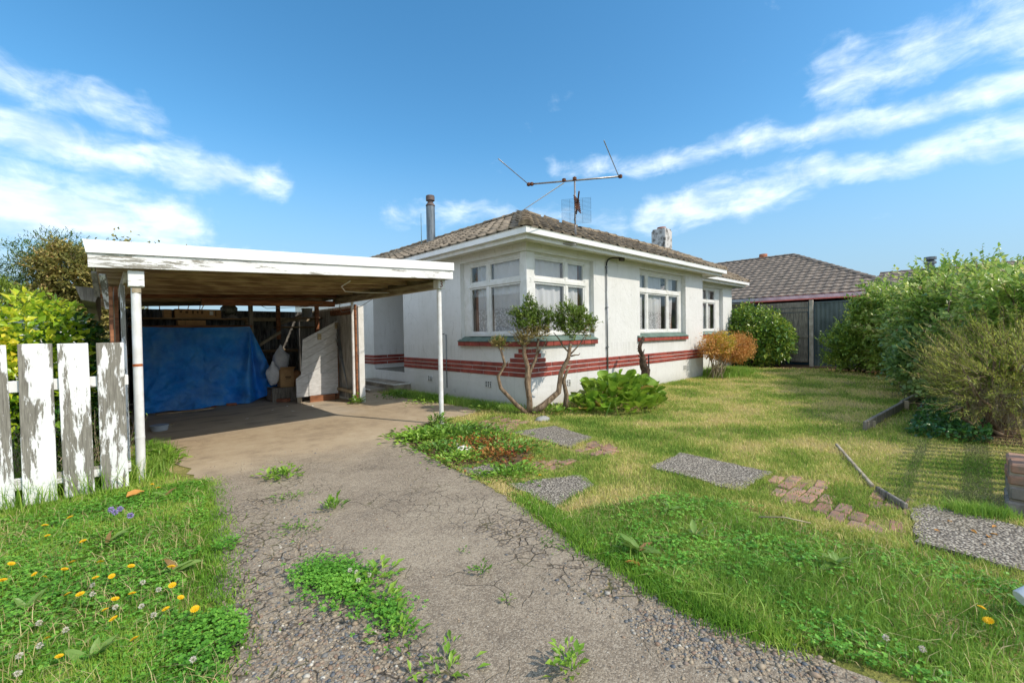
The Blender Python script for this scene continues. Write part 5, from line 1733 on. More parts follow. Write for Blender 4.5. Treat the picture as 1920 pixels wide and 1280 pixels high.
def shell(blobs, n, rin=0.55, lump=0.16, freq=3.0, zmin=0.02, power=2.2):
    B = np.array([list(b[0]) + list(b[1]) for b in blobs], float)
    w = np.array([(b[1][0] * b[1][1] + b[1][1] * b[1][2] + b[1][0] * b[1][2]) * (b[2] if len(b) > 2 else 1) for b in blobs])
    k = rng.choice(len(blobs), int(n), p=w / w.sum())
    d = rdir(int(n))
    ph = k[:, None] * 1.7
    lm = np.sin(d[:, 0] * freq * 2.1 + ph[:, 0] * 3 + d[:, 2] * 3) * np.sin(d[:, 1] * freq * 1.7 + ph[:, 0] * 5 + 1.0) + 0.6 * np.sin(d[:, 2] * freq * 3.3 + ph[:, 0] * 2 + d[:, 0] * 4)
    r = rin + (1 - rin) * rng.random(int(n)) ** (1 / power)
    r = r * (1 + lump * lm)
    P = B[k, :3] + d * B[k, 3:] * r[:, None]
    N = unit(d / B[k, 3:])
    ok = P[:, 2] > zmin
    return P[ok], N[ok]


def leafy(name, blobs, n, L, W, mat, parent, rin=0.55, lump=0.16, freq=3.0, up=0.25, jit=0.8, droop=0.15, zmin=0.02, power=2.2):
    P, N = shell(blobs, n, rin, lump, freq, zmin, power)
    k = len(P)
    D = unit(N + rng.normal(0, jit, (k, 3)) + np.array([0, 0, up]))
    U = unit(N * 0.8 + np.array([0, 0, 0.9]) + rng.normal(0, 0.45, (k, 3)))
    Ls = L * np.exp(rng.normal(0, 0.25, k))
    return link(name, leafmesh(name, P, D, U, Ls, Ls * (W / L), mat, droop=droop), parent)


def shoots(name, P0, D, Ln, per, L, W, mat, parent, spread=0.9, droop=0.0, twig=None, taper=True, bend=0.1, t0=0.1):
    """leafy shoots: leaves set along each stem"""
    n = len(P0)
    D = unit(D)
    t = np.linspace(t0, 1.0, per)[None, :, None]
    bendv = rng.normal(0, bend, (n, 1, 3))
    Lx = np.broadcast_to(np.asarray(Ln, float), (n,))[:, None, None]
    C = P0[:, None, :] + D[:, None, :] * Lx * t + bendv * Lx * t * t
    C[:, :, 2] -= (droop * Lx * t * t)[:, :, 0]
    P = C.reshape(-1, 3)
    DD = np.repeat(D, per, 0)
    perp = unit(np.cross(DD, rdir(len(DD))))
    ld = unit(DD * 0.8 + perp * spread)
    U = unit(perp * -0.3 + np.array([0, 0, 1.0]) + rng.normal(0, 0.3, (len(DD), 3)))
    Ls = L * np.exp(rng.normal(0, 0.22, len(P)))
    if taper:
        Ls = Ls * np.tile(1.1 - 0.45 * np.linspace(t0, 1, per), n)
    o = link(name, leafmesh(name, P, ld, U, Ls, Ls * (W / L), mat), parent)
    if twig:
        # thin flat stems following the shoots
        Q = np.concatenate([P0[:, None, :], C[:, per // 2:per // 2 + 1], C[:, -1:]], 1)
        S = unit(np.cross(D, rdir(n)))[:, None, :] * twig[1]
        V = np.concatenate([Q - S * np.array([1, .8, .3])[None, :, None], Q + S * np.array([1, .8, .3])[None, :, None]], 1).reshape(-1, 3)
        b = np.arange(n)[:, None] * 6
        F = np.concatenate([b + np.array([[0, 1, 4, 3]]), b + np.array([[1, 2, 5, 4]])], 1)
        link('twig', npmesh('twig', V, F.ravel(), np.full(2 * n, 4), twig[0]), parent)['kind'] = 'stuff'
    return o


def stems(parent, paths, r0, r1, mat, name='stem', n=6):
    for p in paths:
        k = len(p)
        MB().tube(p, [r0 + (r1 - r0) * i / (k - 1) for i in range(k)], n).build(name, mat, parent, True)


def wander(a, b, k=5, j=0.05):
    a, b = np.array(a, float), np.array(b, float)
    return [tuple(a + (b - a) * i / (k - 1) + (rng.normal(0, j, 3) if 0 < i < k - 1 else 0)) for i in range(k)]


G = lambda *c: srgb(*c)
MAT['lf_camellia'] = m_leaf('leaf_camellia', [(0.0, G(48, 84, 36)), (0.35, G(84, 124, 46)), (0.6, G(128, 160, 56)), (0.85, G(176, 188, 76)), (1.0, G(214, 206, 104))], 0.32, 0.25, 0.5)
MAT['lf_yellowcam'] = m_leaf('leaf_yellow_camellia', [(0.0, G(68, 113, 35)), (0.3, G(129, 172, 41)), (0.6, G(187, 209, 53)), (0.85, G(232, 227, 70)), (1.0, G(250, 220, 70))], 0.32, 0.42, 0.5)
MAT['lf_darkcam'] = m_leaf('leaf_dark_camellia', [(0.0, G(35, 71, 41)), (0.5, G(59, 110, 55)), (0.85, G(106, 159, 65)), (1.0, G(165, 206, 82))], 0.3, 0.2, 0.5)
MAT['lf_privet'] = m_leaf('leaf_privet', [(0.0, G(63, 92, 37)), (0.4, G(105, 138, 52)), (0.75, G(154, 178, 72)), (1.0, G(204, 209, 105))], 0.4, 0.25, 0.4)
MAT['lf_rose'] = m_leaf('leaf_rose', [(0.0, G(81, 118, 50)), (0.35, G(127, 165, 72)), (0.6, G(167, 193, 92)), (0.82, G(211, 220, 127)), (0.94, G(250, 237, 187)), (1.0, G(244, 173, 101))], 0.32, 0.42, 0.5)
MAT['lf_rosedark'] = m_leaf('leaf_rose_dark', [(0.0, G(72, 105, 61)), (0.5, G(121, 156, 90)), (0.9, G(165, 189, 114)), (1.0, G(204, 209, 132))], 0.35, 0.25, 0.5)
MAT['lf_bottle'] = m_leaf('leaf_needle_shrub', [(0.0, G(116, 132, 50)), (0.4, G(169, 178, 77)), (0.72, G(209, 206, 107)), (0.9, G(226, 195, 129)), (1.0, G(189, 123, 92))], 0.4, 0.42, 0.4)
MAT['lf_orange'] = m_leaf('leaf_autumn_orange', [(0.0, G(166, 112, 64)), (0.4, G(204, 142, 78)), (0.75, G(224, 170, 98)), (1.0, G(226, 196, 110))], 0.5, 0.3, 0.3)
MAT['lf_yell'] = m_leaf('leaf_autumn_yellow', [(0.0, G(160, 138, 46)), (0.5, G(196, 172, 60)), (1.0, G(150, 158, 62))], 0.5, 0.3, 0.3)
MAT['lf_topiary'] = m_leaf('leaf_topiary', [(0.0, G(58, 84, 32)), (0.45, G(104, 134, 50)), (0.8, G(150, 172, 70)), (1.0, G(192, 196, 104))], 0.4, 0.25, 0.4)
MAT['lf_topdry'] = m_leaf('leaf_topiary_dry', [(0.0, G(120, 112, 60)), (0.5, G(164, 150, 92)), (1.0, G(186, 164, 120))], 0.6, 0.2, 0.2)
MAT['lf_conifer'] = m_leaf('leaf_conifer', [(0.0, G(49, 75, 44)), (0.5, G(86, 115, 62)), (0.85, G(132, 149, 86)), (1.0, G(184, 173, 118))], 0.6, 0.15, 0.2)
MAT['lf_lightcon'] = m_leaf('leaf_light_conifer', [(0.0, G(95, 118, 51)), (0.5, G(140, 162, 69)), (1.0, G(177, 190, 90))], 0.6, 0.25, 0.2)
MAT['lf_mixtree'] = m_leaf('leaf_mixed_tree', [(0.0, G(90, 99, 51)), (0.45, G(146, 142, 79)), (0.8, G(190, 172, 105)), (1.0, G(203, 157, 112))], 0.5, 0.25, 0.3)
MAT['lf_bergenia'] = m_leaf('leaf_bergenia', [(0.0, G(63, 106, 32)), (0.4, G(100, 146, 44)), (0.8, G(150, 178, 59)), (1.0, G(181, 185, 72))], 0.3, 0.3, 0.5)
MAT['lf_bergred'] = m_leaf('leaf_bergenia_red', [(0.0, G(150, 84, 56)), (0.5, G(176, 140, 70)), (1.0, G(190, 182, 120))], 0.4, 0.3, 0.4)
MAT['lf_weed'] = m_leaf('leaf_weed', [(0.0, G(82, 125, 40)), (0.5, G(125, 167, 57)), (1.0, G(169, 197, 80))], 0.4, 0.3, 0.4)
MAT['lf_weeddark'] = m_leaf('leaf_weed_dark', [(0.0, G(64, 105, 39)), (0.5, G(105, 147, 55)), (1.0, G(154, 181, 78))], 0.4, 0.3, 0.4)
MAT['lf_weedred'] = m_leaf('leaf_weed_red', [(0.0, G(150, 74, 44)), (0.5, G(176, 116, 62)), (1.0, G(150, 146, 70))], 0.45, 0.3, 0.3)
MAT['lf_dock'] = m_leaf('leaf_dock', [(0.0, G(88, 126, 56)), (0.6, G(124, 156, 76)), (1.0, G(156, 176, 96))], 0.4, 0.3, 0.4)
MAT['lf_clover'] = m_leaf('leaf_clover', [(0.0, G(69, 125, 40)), (0.5, G(106, 166, 57)), (1.0, G(148, 200, 79))], 0.45, 0.3, 0.35, pscale=4)
MAT['gr_lush'] = m_leaf('grass_lush', [(0.0, G(84, 124, 44)), (0.4, G(120, 162, 62)), (0.75, G(158, 190, 84)), (0.9, G(192, 206, 112)), (1.0, G(216, 202, 142))], 0.45, 0.35, 0.3, pscale=2.0, pw=0.5)
MAT['gr_lawn'] = m_leaf('grass_lawn', [(0.12, G(96, 134, 48)), (0.36, G(140, 168, 72)), (0.55, G(190, 194, 104)), (0.72, G(224, 208, 142)), (0.9, G(216, 194, 146))], 0.6, 0.3, 0.2, pscale=0.9, pw=0.62)
MAT['straw'] = m_leaf('dry_straw', [(0.0, G(170, 150, 100)), (1.0, G(220, 204, 156))], 0.7, 0.2, 0.2)
MAT['gr_verge'] = m_leaf('grass_verge', [(0.0, G(79, 127, 38)), (0.45, G(120, 166, 56)), (0.8, G(164, 192, 79)), (1.0, G(205, 196, 118))], 0.5, 0.35, 0.3, pscale=2.2, pw=0.55)


# ------------------------------------------------------------------ grass
EXCL = SLABS + [DRIVE]
HOUSE_FP = [(0, 0), (7.46, 0), (7.46, .8), (12, .8), (12, 9), (0, 9)]


def free(P, pavers=0.72):
    ok = np.ones(len(P), bool)
    for pl in EXCL + [HOUSE_FP]:
        ok &= ~inpoly(P[:, 0], P[:, 1], pl)
    for pl in PAVER:
        ok &= ~(inpoly(P[:, 0], P[:, 1], pl) & (rng.random(len(P)) < pavers))
    return ok


def blades(name, P, h, w, mat, lean=0.35, label=None, curl=0.4):
    n = len(P)
    a = rng.uniform(0, 6.283, n)
    S = np.stack([np.cos(a), np.sin(a), np.zeros(n)], -1)
    b = rng.uniform(0, 6.283, n)
    ln = np.abs(rng.normal(0, lean, n))
    T = np.stack([np.cos(b), np.sin(b), np.zeros(n)], -1) * ln[:, None]
    h = h[:, None]
    w = w[:, None]
    base = np.concatenate([P, np.zeros((n, 1))], 1)
    base[:, 2] = 0.0
    up = np.array([0, 0, 1.0])
    m = base + up * h * 0.55 + T * h * 0.35
    t = base + up * h * (1 - 0.25 * ln[:, None]) + T * h * (0.6 + curl)
    V = np.stack([base - S * w, base + S * w, m + S * w * 0.75, m - S * w * 0.75, t], 1).reshape(-1, 3)
    o4 = np.arange(n)[:, None] * 5
    F4 = (o4 + np.array([[0, 1, 2, 3]])).ravel()
    F3 = (o4 + np.array([[3, 2, 4]])).ravel()
    o = link(name, npmesh(name, V, np.concatenate([F4, F3]), np.concatenate([np.full(n, 4), np.full(n, 3)]), mat))
    o['kind'] = 'stuff'
    if label:
        tag(o, label, 'grass')
    return o


def polar(n, r0, r1, a0=math.radians(-12), a1=math.radians(98), power=1.0):
    """points round the standing point, thinning with distance"""
    u = rng.random(n)
    r = (r0 ** power + u * (r1 ** power - r0 ** power)) ** (1 / power) if power else r0 * np.exp(u * math.log(r1 / r0))
    a = rng.uniform(a0, a1, n)
    return np.stack([CAM[0] + r * np.sin(a), CAM[1] + r * np.cos(a)], -1), r


def vnoise(P, f, seed=0):
    x, y = P[:, 0] * f + seed * 3.1, P[:, 1] * f + seed * 1.7
    return (np.sin(x * 1.3 + np.sin(y * 0.9 + 1)) * np.cos(y * 1.1 + np.sin(x * 0.7)) + 0.5 * np.sin(x * 2.9 + y * 1.3 + 2) * np.sin(y * 2.3 - x * 1.9)) * 0.5 + 0.5


# mown lawn
P, r = polar(330000, 2.6, 22.0, math.radians(30), math.radians(96), 0)
inl = (P[:, 1] < 0.75) & (P[:, 0] > -3.2) & ~inpoly(P[:, 0], P[:, 1], LUSH) & ~inpoly(P[:, 0], P[:, 1], BED)
inl &= ~inpoly(P[:, 0], P[:, 1], [(11.2, 1.2), (12.0, -1.6), (12.2, -2.1), (10.6, -4.0), (6.2, -4.6), (3.2, -5.2), (2.4, -5.7), (2.4, -7.5), (17, -7.5), (17, 1.2)])
inl &= free(P)
inl &= rng.random(len(P)) < (0.35 + 0.65 * np.clip(vnoise(P, 1.9, 2) * 1.3, 0, 1))
P, r = P[inl], r[inl]
hv = 0.022 + 0.028 * rng.random(len(P)) + 0.02 * np.clip(vnoise(P, 0.8, 5) - 0.45, 0, 1)
low = (P[:, 1] < -4.9) & (P[:, 0] > -0.9)
hv = np.where(low, hv * 0.55, hv)
blades('grass', P, hv * (1 + r * 0.012), 0.0013 + 0.00040 * r, MAT['gr_lawn'], 0.7, 'mown yellow green lawn grass in front of the house')
# lush uncut strip
P, r = polar(260000, 1.6, 6.5, math.radians(35), math.radians(100), 0.6)
wob = P + 0.12 * (np.stack([vnoise(P, 5, 1), vnoise(P, 5, 8)], -1) - 0.5)
il = inpoly(wob[:, 0], wob[:, 1], LUSH) & ~inpoly(P[:, 0], P[:, 1], SLABS[3]) & ~inpoly(P[:, 0], P[:, 1], SLABS[2])
dens = np.clip(0.45 + 0.9 * vnoise(P, 2.6, 4), 0, 1)
il &= rng.random(len(P)) < dens
P, r = P[il], r[il]
tall = np.clip(vnoise(P, 2.2, 11), 0, 1)
hv = (0.022 + 0.058 * tall ** 2.0) * rng.uniform(0.5, 1.3, len(P))
blades('grass', P, hv, 0.0015 + 0.00035 * r, MAT['gr_lush'], 0.65, 'lush long green grass between driveway and path')
# coarse long blades, straw and clover among the lush grass
P, r = polar(60000, 1.6, 6.0, math.radians(35), math.radians(100), 0.6)
il = inpoly(P[:, 0], P[:, 1], LUSH) & ~inpoly(P[:, 0], P[:, 1], SLABS[3])
P, r = P[il], r[il]
k1 = (rng.random(len(P)) < 0.16 * np.clip(vnoise(P, 3.1, 21) * 1.6 - 0.3, 0, 1) + 0.03)
blades('grass', P[k1], rng.uniform(0.05, 0.14, k1.sum()), rng.uniform(0.0022, 0.004, k1.sum()), MAT['gr_lush'], 0.9, 'coarse arching grass blades in the lush strip', 0.7)
k2 = rng.random(len(P)) < 0.10
blades('grass', P[k2], rng.uniform(0.03, 0.10, k2.sum()), rng.uniform(0.0012, 0.0022, k2.sum()), MAT['straw'], 1.1, 'dead straw blades among the lush grass', 0.8)
k3 = rng.random(len(P)) < 0.5 * np.clip((vnoise(P, 2.7, 31) + rng.normal(0, .1, len(P)) - 0.45) * 2.5, 0, 1)
CLX = P[k3]
# left verge
VERGE = [(-9, -7), (-5.40, -7), (-5.34, -3.5), (-5.22, -2.6), (-5.10, -1.8), (-5.05, -1.3), (-4.93, -0.35), (-5.06, 0.5), (-5.2, 1.4), (-5.35, 1.6), (-5.45, 0.3), (-9, 0.3)]
P, r = polar(330000, 1.5, 7.5, math.radians(-40), math.radians(16), 0.8)
wob = P + 0.24 * (np.stack([vnoise(P, 3.5, 3), vnoise(P, 3.5, 9)], -1) - 0.5)
il = inpoly(wob[:, 0], wob[:, 1], VERGE)
il &= rng.random(len(P)) < np.clip(0.25 + vnoise(P, 2.4, 6), 0, 1)
P, r = P[il], r[il]
near_f = np.clip(1 - np.abs(P[:, 1] + 0.25) / 0.5, 0, 1)
ex = np.interp(P[:, 1], [-7, -3.5, -2.6, -1.8, -1.3, -0.35, 0.5], [-5.4, -5.34, -5.22, -5.10, -5.05, -4.93, -5.06]) - P[:, 0]
hv = (0.03 + 0.055 * vnoise(P, 2.0, 3) + 0.025 * near_f) * rng.uniform(0.4, 1.3, len(P)) * np.clip(0.3 + ex * 3.0, 0.3, 1)
blades('grass', P, hv, 0.0014 + 0.00035 * r, MAT['gr_verge'], 0.6, 'mixed green verge grass in front of the paling fence')
kk = rng.random(len(P)) < 0.06
blades('grass', P[kk], rng.uniform(0.04, 0.13, kk.sum()), rng.uniform(0.0012, 0.002, kk.sum()), MAT['straw'], 0.9, 'dry straw and seed stalks in the left verge', 0.6)
# rough grass at wall foot, fence and slab edges


def tuft_band(pts, n, spread, h0, h1, mat, label, wd=0.003):
    pts = np.array(pts, float)
    seg = rng.integers(0, len(pts) - 1, n)
    t = rng.random((n, 1))
    P = pts[seg] * (1 - t) + pts[seg + 1] * t + rng.normal(0, spread, (n, 2))
    ok = ~inpoly(P[:, 0], P[:, 1], HOUSE_FP)
    P = P[ok]
    blades('grass', P, rng.uniform(h0, h1, len(P)), np.full(len(P), wd), mat, 0.6, label)


tuft_band([(-0.25, 0.1), (-0.35, 1.0), (-0.45, 2.0), (-0.5, 3.0), (-0.55, 4.0)], 9000, 0.12, 0.05, 0.17, MAT['gr_lush'], 'thick grass along the foot of the driveway wall')
tuft_band([(2.7, -0.12), (7.3, -0.12)], 4500, 0.07, 0.03, 0.09, MAT['gr_lawn'], 'rough grass along the foot of the street wall')
tuft_band([(7.6, -0.35), (8.6, -0.1), (9.4, -0.3)], 7000, 0.28, 0.08, 0.28, MAT['gr_lush'], 'tall soft green grass clump behind the orange shrub', 0.006)
tuft_band([(-1.0, -5.45), (-0.9, -5.72)], 1100, 0.05, 0.04, 0.13, MAT['gr_lush'], 'bright grass tuft at the foot of the stone pier')
tuft_band([(-3.05, -2.9), (-3.35, -3.8), (-3.42, -4.3), (-3.5, -4.6), (-3.42, -5.0)], 7000, 0.05, 0.02, 0.07, MAT['gr_verge'], 'short grass creeping over the driveway edge')
tuft_band([(-1.65, -4.15), (-1.95, -4.7), (-1.98, -5.2)], 3500, 0.07, 0.02, 0.06, MAT['gr_lawn'], 'dry grass along the brick paved path edge')
tuft_band([(-4.93, -0.4), (-5.03, -1.3), (-5.1, -1.9), (-5.2, -2.6), (-5.32, -3.4)], 7000, 0.075, 0.012, 0.045, MAT['gr_verge'], 'short grass creeping in from the left verge')
tuft_band([(-6.8, -0.05), (-5.45, -0.0)], 4000, 0.10, 0.10, 0.35, MAT['gr_verge'], 'tall grass growing behind the paling fence')
tuft_band([(-5.3, 0.3), (-5.15, 0.9), (-5.2, 1.5)], 2600, 0.07, 0.08, 0.2, MAT['gr_lush'], 'grass growing round the foot of the left carport post')

for i_, sl in enumerate(SLABS):
    tuft_band(sl + [sl[0]], 1500, 0.028, 0.02, 0.055, MAT['gr_lawn'] if i_ < 3 else MAT['gr_verge'], ['short grass lapping over the edges of the first path slab', 'short grass lapping over the edges of the middle path slab', 'short grass lapping over the edges of the street end slab', 'short grass round the slab beside the driveway', 'short grass round the smallest slab by the drive bed'][i_], 0.0022)
# clover carpet
P, r = polar(52000, 1.5, 5.2, math.radians(-38), math.radians(14), 0.9)
wob = P + 0.34 * (np.stack([vnoise(P, 3.2, 13), vnoise(P, 3.2, 19)], -1) - 0.5) + np.array([0.06, 0])
il = inpoly(wob[:, 0], wob[:, 1], VERGE) & (rng.random(len(P)) < np.clip(1.25 - 1.1 * vnoise(P, 2.4, 6), 0, 1))
P = P[il]
extra = np.concatenate([rng.normal((-4.68, -3.1), (0.085, 0.14), (1300, 2)), rng.normal((-4.62, -3.55), (0.06, 0.10), (300, 2)), rng.normal((-4.75, -2.9), (0.06, 0.08), (260, 2))])
P = np.concatenate([P, extra, CLX])
n = len(P)
C = np.concatenate([P, (0.012 + 0.035 * rng.random((n, 1)) ** 1.3 + 0.02 * vnoise(P, 3, 2)[:, None])], 1)
a = rng.uniform(0, 6.283, n)
ps, ds, us = [], [], []
for k in range(3):
    aa = a + k * 2.0944 + rng.normal(0, 0.15, n)
    ds.append(np.stack([np.cos(aa), np.sin(aa), rng.normal(0.12, 0.25, n)], -1))
    ps.append(C)
    us.append(np.stack([rng.normal(0, .3, n), rng.normal(0, .3, n), np.ones(n)], -1))
ls = np.tile(rng.uniform(0.011, 0.019, n), 3)
o = link('clover', leafmesh('clover', np.concatenate(ps), np.concatenate(ds), np.concatenate(us), ls, ls * 1.0, MAT['lf_clover'], 0.1, 0.6))
tag(o, 'dense clover leaves carpeting the verge, drive centre and lush strip', 'clover', kind='stuff')

# ------------------------------------------------------------------ shrubs, left
s = tag(empty('yellow_camellia', (-6.55, 1.5, 0)), 'yellow green glossy camellia behind the left paling fence', 'shrub')
leafy('foliage', [((0.12, 0.1, 0.85), (0.72, 0.75, 0.72)), ((0.45, 0.1, 1.25), (0.45, 0.6, 0.62)), ((-0.32, 0.0, 0.75), (0.62, 0.6, 0.66)), ((-0.75, 0.1, 0.55), (0.5, 0.5, 0.5)), ((0.3, -0.35, 0.75), (0.55, 0.45, 0.55)), ((0.35, 0.0, 1.5), (0.42, 0.5, 0.42)), ((-0.1, 0, 1.3), (0.5, 0.5, 0.4))], 8200, 0.085, 0.045, MAT['lf_yellowcam'], s, 0.5, 0.10, up=0.1)
stems(s, [wander((0.1, 0.1, 0), (x, 0.1, 0.9)) for x in (-0.3, 0.1, 0.4)], 0.025, 0.01, MAT['bark'])
s = tag(empty('dark_camellia', (-5.95, 1.55, 0)), 'dark green glossy camellia beside the carport side wall', 'shrub')
leafy('foliage', [((0.10, 0.2, 0.9), (0.36, 0.55, 0.86)), ((0.05, -0.2, 0.55), (0.40, 0.45, 0.55))], 2600, 0.088, 0.05, MAT['lf_darkcam'], s, 0.5, 0.08, up=0.0)
stems(s, [wander((0, 0.1, 0), (0.1, 0.2, 0.9))], 0.025, 0.01, MAT['bark_dark'])
s = tag(empty('dry_undergrowth', (-6.2, 0.35, 0)), 'tangled dry stems and weeds behind the palings', 'undergrowth')
n = 420
p0 = np.stack([rng.uniform(-0.8, 0.65, n), rng.uniform(-0.15, 0.45, n), np.zeros(n)], -1)
shoots('foliage', p0, rng.normal(0, .35, (n, 3)) + np.array([0, 0, 1]), rng.uniform(.3, .9, n), 9, 0.05, 0.014, MAT['lf_weeddark'], s, 0.9, 0.1, (MAT['wood_pale'], 0.003))

# trees far left
t = tag(empty('cypress_tree', (-7.6, 19.0, 0)), 'dark old cypress with layered branches at far left', 'tree')
MB().tube([(0.6, 0, 0), (0.5, 0, 2.2), (0.6, 0, 4.6)], [0.28, 0.2, 0.05], 8).build('trunk', MAT['bark_dark'], t, True)
cl = []
for i in range(44):
    x, z = rng.uniform(-0.9, 2.2), rng.uniform(2.0, 5.4)
    if z > 5.45 - 0.5 * abs(x - 0.5) ** 1.4:
        continue
    cl.append(((x, rng.uniform(-1, 1), z), (rng.uniform(.45, .8), .6, rng.uniform(.2, .34))))
P, N = shell(cl, 4300, 0.6, 0.3)
shoots('crown', P, N * 0.6 + np.array([0.25, -0.1, 0.35]) + rng.normal(0, .3, (len(P), 3)), rng.uniform(.25, .55, len(P)), 9, 0.10, 0.035, MAT['lf_conifer'], t, 0.7, 0.1)
t = tag(empty('mixed_tree', (-6.05, 17.6, 0)), 'straggly yellow brown leafy tree behind the camellia', 'tree')
MB().tube([(0, 0, 0), (0.1, 0, 1.6), (0.2, 0, 3.5)], [0.14, 0.1, 0.03], 8).build('trunk', MAT['bark'], t, True)
P, N = shell([((-0.4, 0, 3.9), (0.9, 0.9, 0.9)), ((0.5, 0, 3.3), (0.8, 0.8, 0.9)), ((0.1, 0, 2.4), (1.2, 0.9, 0.8)), ((0.8, 0, 2.2), (0.7, 0.7, 0.8)), ((-0.6, 0, 4.3), (0.55, .5, .55)), ((-1.1, 0, 2.6), (0.9, .7, .9)), ((0.9, 0, 2.9), (0.6, .6, .7))], 2700, 0.4, 0.25)
shoots('crown', P, N + np.array([0, 0, 0.4]) + rng.normal(0, .4, (len(P), 3)), rng.uniform(.25, .6, len(P)), 10, 0.13, 0.08, MAT['lf_mixtree'], t, 1.0, 0.1, (MAT['bark'], 0.006))
t = tag(empty('feathery_conifer', (-7.9, 16.4, 0)), 'light green feathery conifer in front of the dark cypress', 'tree')
MB().tube([(0, 0, 0), (0, 0, 1.5), (0.1, 0, 3.2)], [0.12, 0.09, 0.03], 8).build('trunk', MAT['bark'], t, True)
P, N = shell([((-0.9, 0, 3.35), (0.65, 0.6, 0.42)), ((0.1, 0, 2.55), (0.9, 0.8, 0.5)), ((-0.5, 0, 1.9), (1.2, 0.8, 0.55)), ((0.8, 0, 2.1), (0.8, 0.7, 0.5)), ((-0.2, 0, 2.95), (0.5, 0.5, 0.4)), ((-1.5, 0, 2.7), (0.7, 0.6, 0.6))], 2300, 0.5, 0.2)
shoots('crown', P, N + np.array([0, 0, 0.35]) + rng.normal(0, .35, (len(P), 3)), rng.uniform(.15, .35, len(P)), 12, 0.11, 0.035, MAT['lf_lightcon'], t, 0.6, 0.05)
# sparse shrub rising behind the carport roof
t = tag(empty('sparse_shrub', (-4.6, 8.2, 0)), 'sparse twiggy shrub showing above the carport roof', 'shrub')
pa = [wander((0.0 + dx * .2, 0, 0), (dx, 0, hz), 6, 0.07) for dx, hz in ((-0.65, 3.75), (-0.3, 3.55), (0.05, 3.62), (0.45, 3.5), (0.95, 3.68), (1.05, 3.55), (1.5, 3.45), (-0.9, 3.5))]
stems(t, pa, 0.018, 0.006, MAT['bark_dark'], 'branch')
ctr = np.array([p[-1] for p in pa[:4]] + [pa[7][-1]] + [p[-2] for p in pa])
q = np.repeat(ctr, 34, 0) + rng.normal(0, (0.16, .15, .12), (len(ctr) * 34, 3))
link('foliage', leafmesh('foliage', q, rdir(len(q)), rdir(len(q)), 0.085, 0.055, MAT['lf_mixtree']), t)
tw = MB()
for p in pa:
    for _ in range(6):
        a_ = np.array(p[-2]) * 0.5 + np.array(p[-1]) * 0.5
        tw.tube([tuple(a_), tuple(a_ + rng.normal(0, (.12, .1, .1)) + np.array([0, 0, .12]))], [0.006, 0.003], 4)
tw.build('twig', MAT['bark_dark'], t)['kind'] = 'stuff'

# ------------------------------------------------------------------ shrubs by the house
t = tag(empty('cloud_pruned_shrub', (-0.30, -0.30, 0)), 'leggy cloud pruned shrub with three leafy heads at the house corner', 'shrub')
TB = MAT['bark']
stems(t, [[(0.0, 0.02, 0), (-0.14, 0.16, 0.16), (-0.34, 0.34, 0.46), (-0.38, 0.36, 0.66), (-0.30, 0.26, 0.86), (-0.38, 0.30, 1.18)]], 0.04, 0.02, TB, n=8)
stems(t, [[(0.02, 0.0, 0), (0.04, 0.02, 0.25), (-0.01, 0.03, 0.55), (0.05, 0.06, 0.80), (-0.02, 0.08, 1.05), (0.0, 0.06, 1.35)]], 0.055, 0.03, TB, n=8)
stems(t, [[(0.06, 0.02, 0), (0.06, 0.06, 0.3), (0.08, 0.05, 0.7), (0.2, -0.02, 1.0), (0.22, -0.04, 1.3)]], 0.04, 0.02, TB, n=8)
stems(t, [[(0.05, -0.03, 0.02), (0.22, -0.14, 0.14), (0.46, -0.28, 0.36), (0.50, -0.31, 0.70), (0.62, -0.38, 0.95), (0.66, -0.40, 1.2)]], 0.065, 0.03, TB, n=8)
stems(t, [[(0.60, -0.30, 0.02), (0.60, -0.34, 0.3), (0.54, -0.33, 0.55), (0.60, -0.36, 0.72), (0.66, -0.38, 0.80)]], 0.05, 0.015, TB, n=8)
for a_, b_ in (((0.62, -0.38, 0.98), (0.90, -0.55, 1.35)), ((0.64, -0.38, 1.05), (0.42, -0.22, 1.4)), ((0.0, 0.07, 1.1), (-0.14, 0.16, 1.4)), ((0.2, -0.02, 1.0), (0.34, -0.14, 1.3)), ((0.55, -0.3, 0.8), (0.68, -0.42, 0.88)), ((0.66, -0.4, 0.98), (0.80, -0.5, 1.03)), ((-0.33, 0.3, 0.8), (-0.28, 0.2, 0.93)), ((-0.02, 0.0, 0.3), (-0.06, -0.06, 0.45))):
    stems(t, [wander(a_, b_, 4, 0.015)], 0.018, 0.006, TB, n=6)


def puff(blobs, n, mat, L=0.030):
    P_, N_ = shell(blobs, n // 9 * 2, 0.25, 0.25, 4.0)
    return shoots('foliage', P_, N_ * 0.7 + np.array([0, 0, 0.9]) + rng.normal(0, .35, (len(P_), 3)), rng.uniform(.04, .13, len(P_)), 9, L * 1.25, L * 0.75, mat, t, 0.9, 0.0, (MAT['bark'], 0.0025))


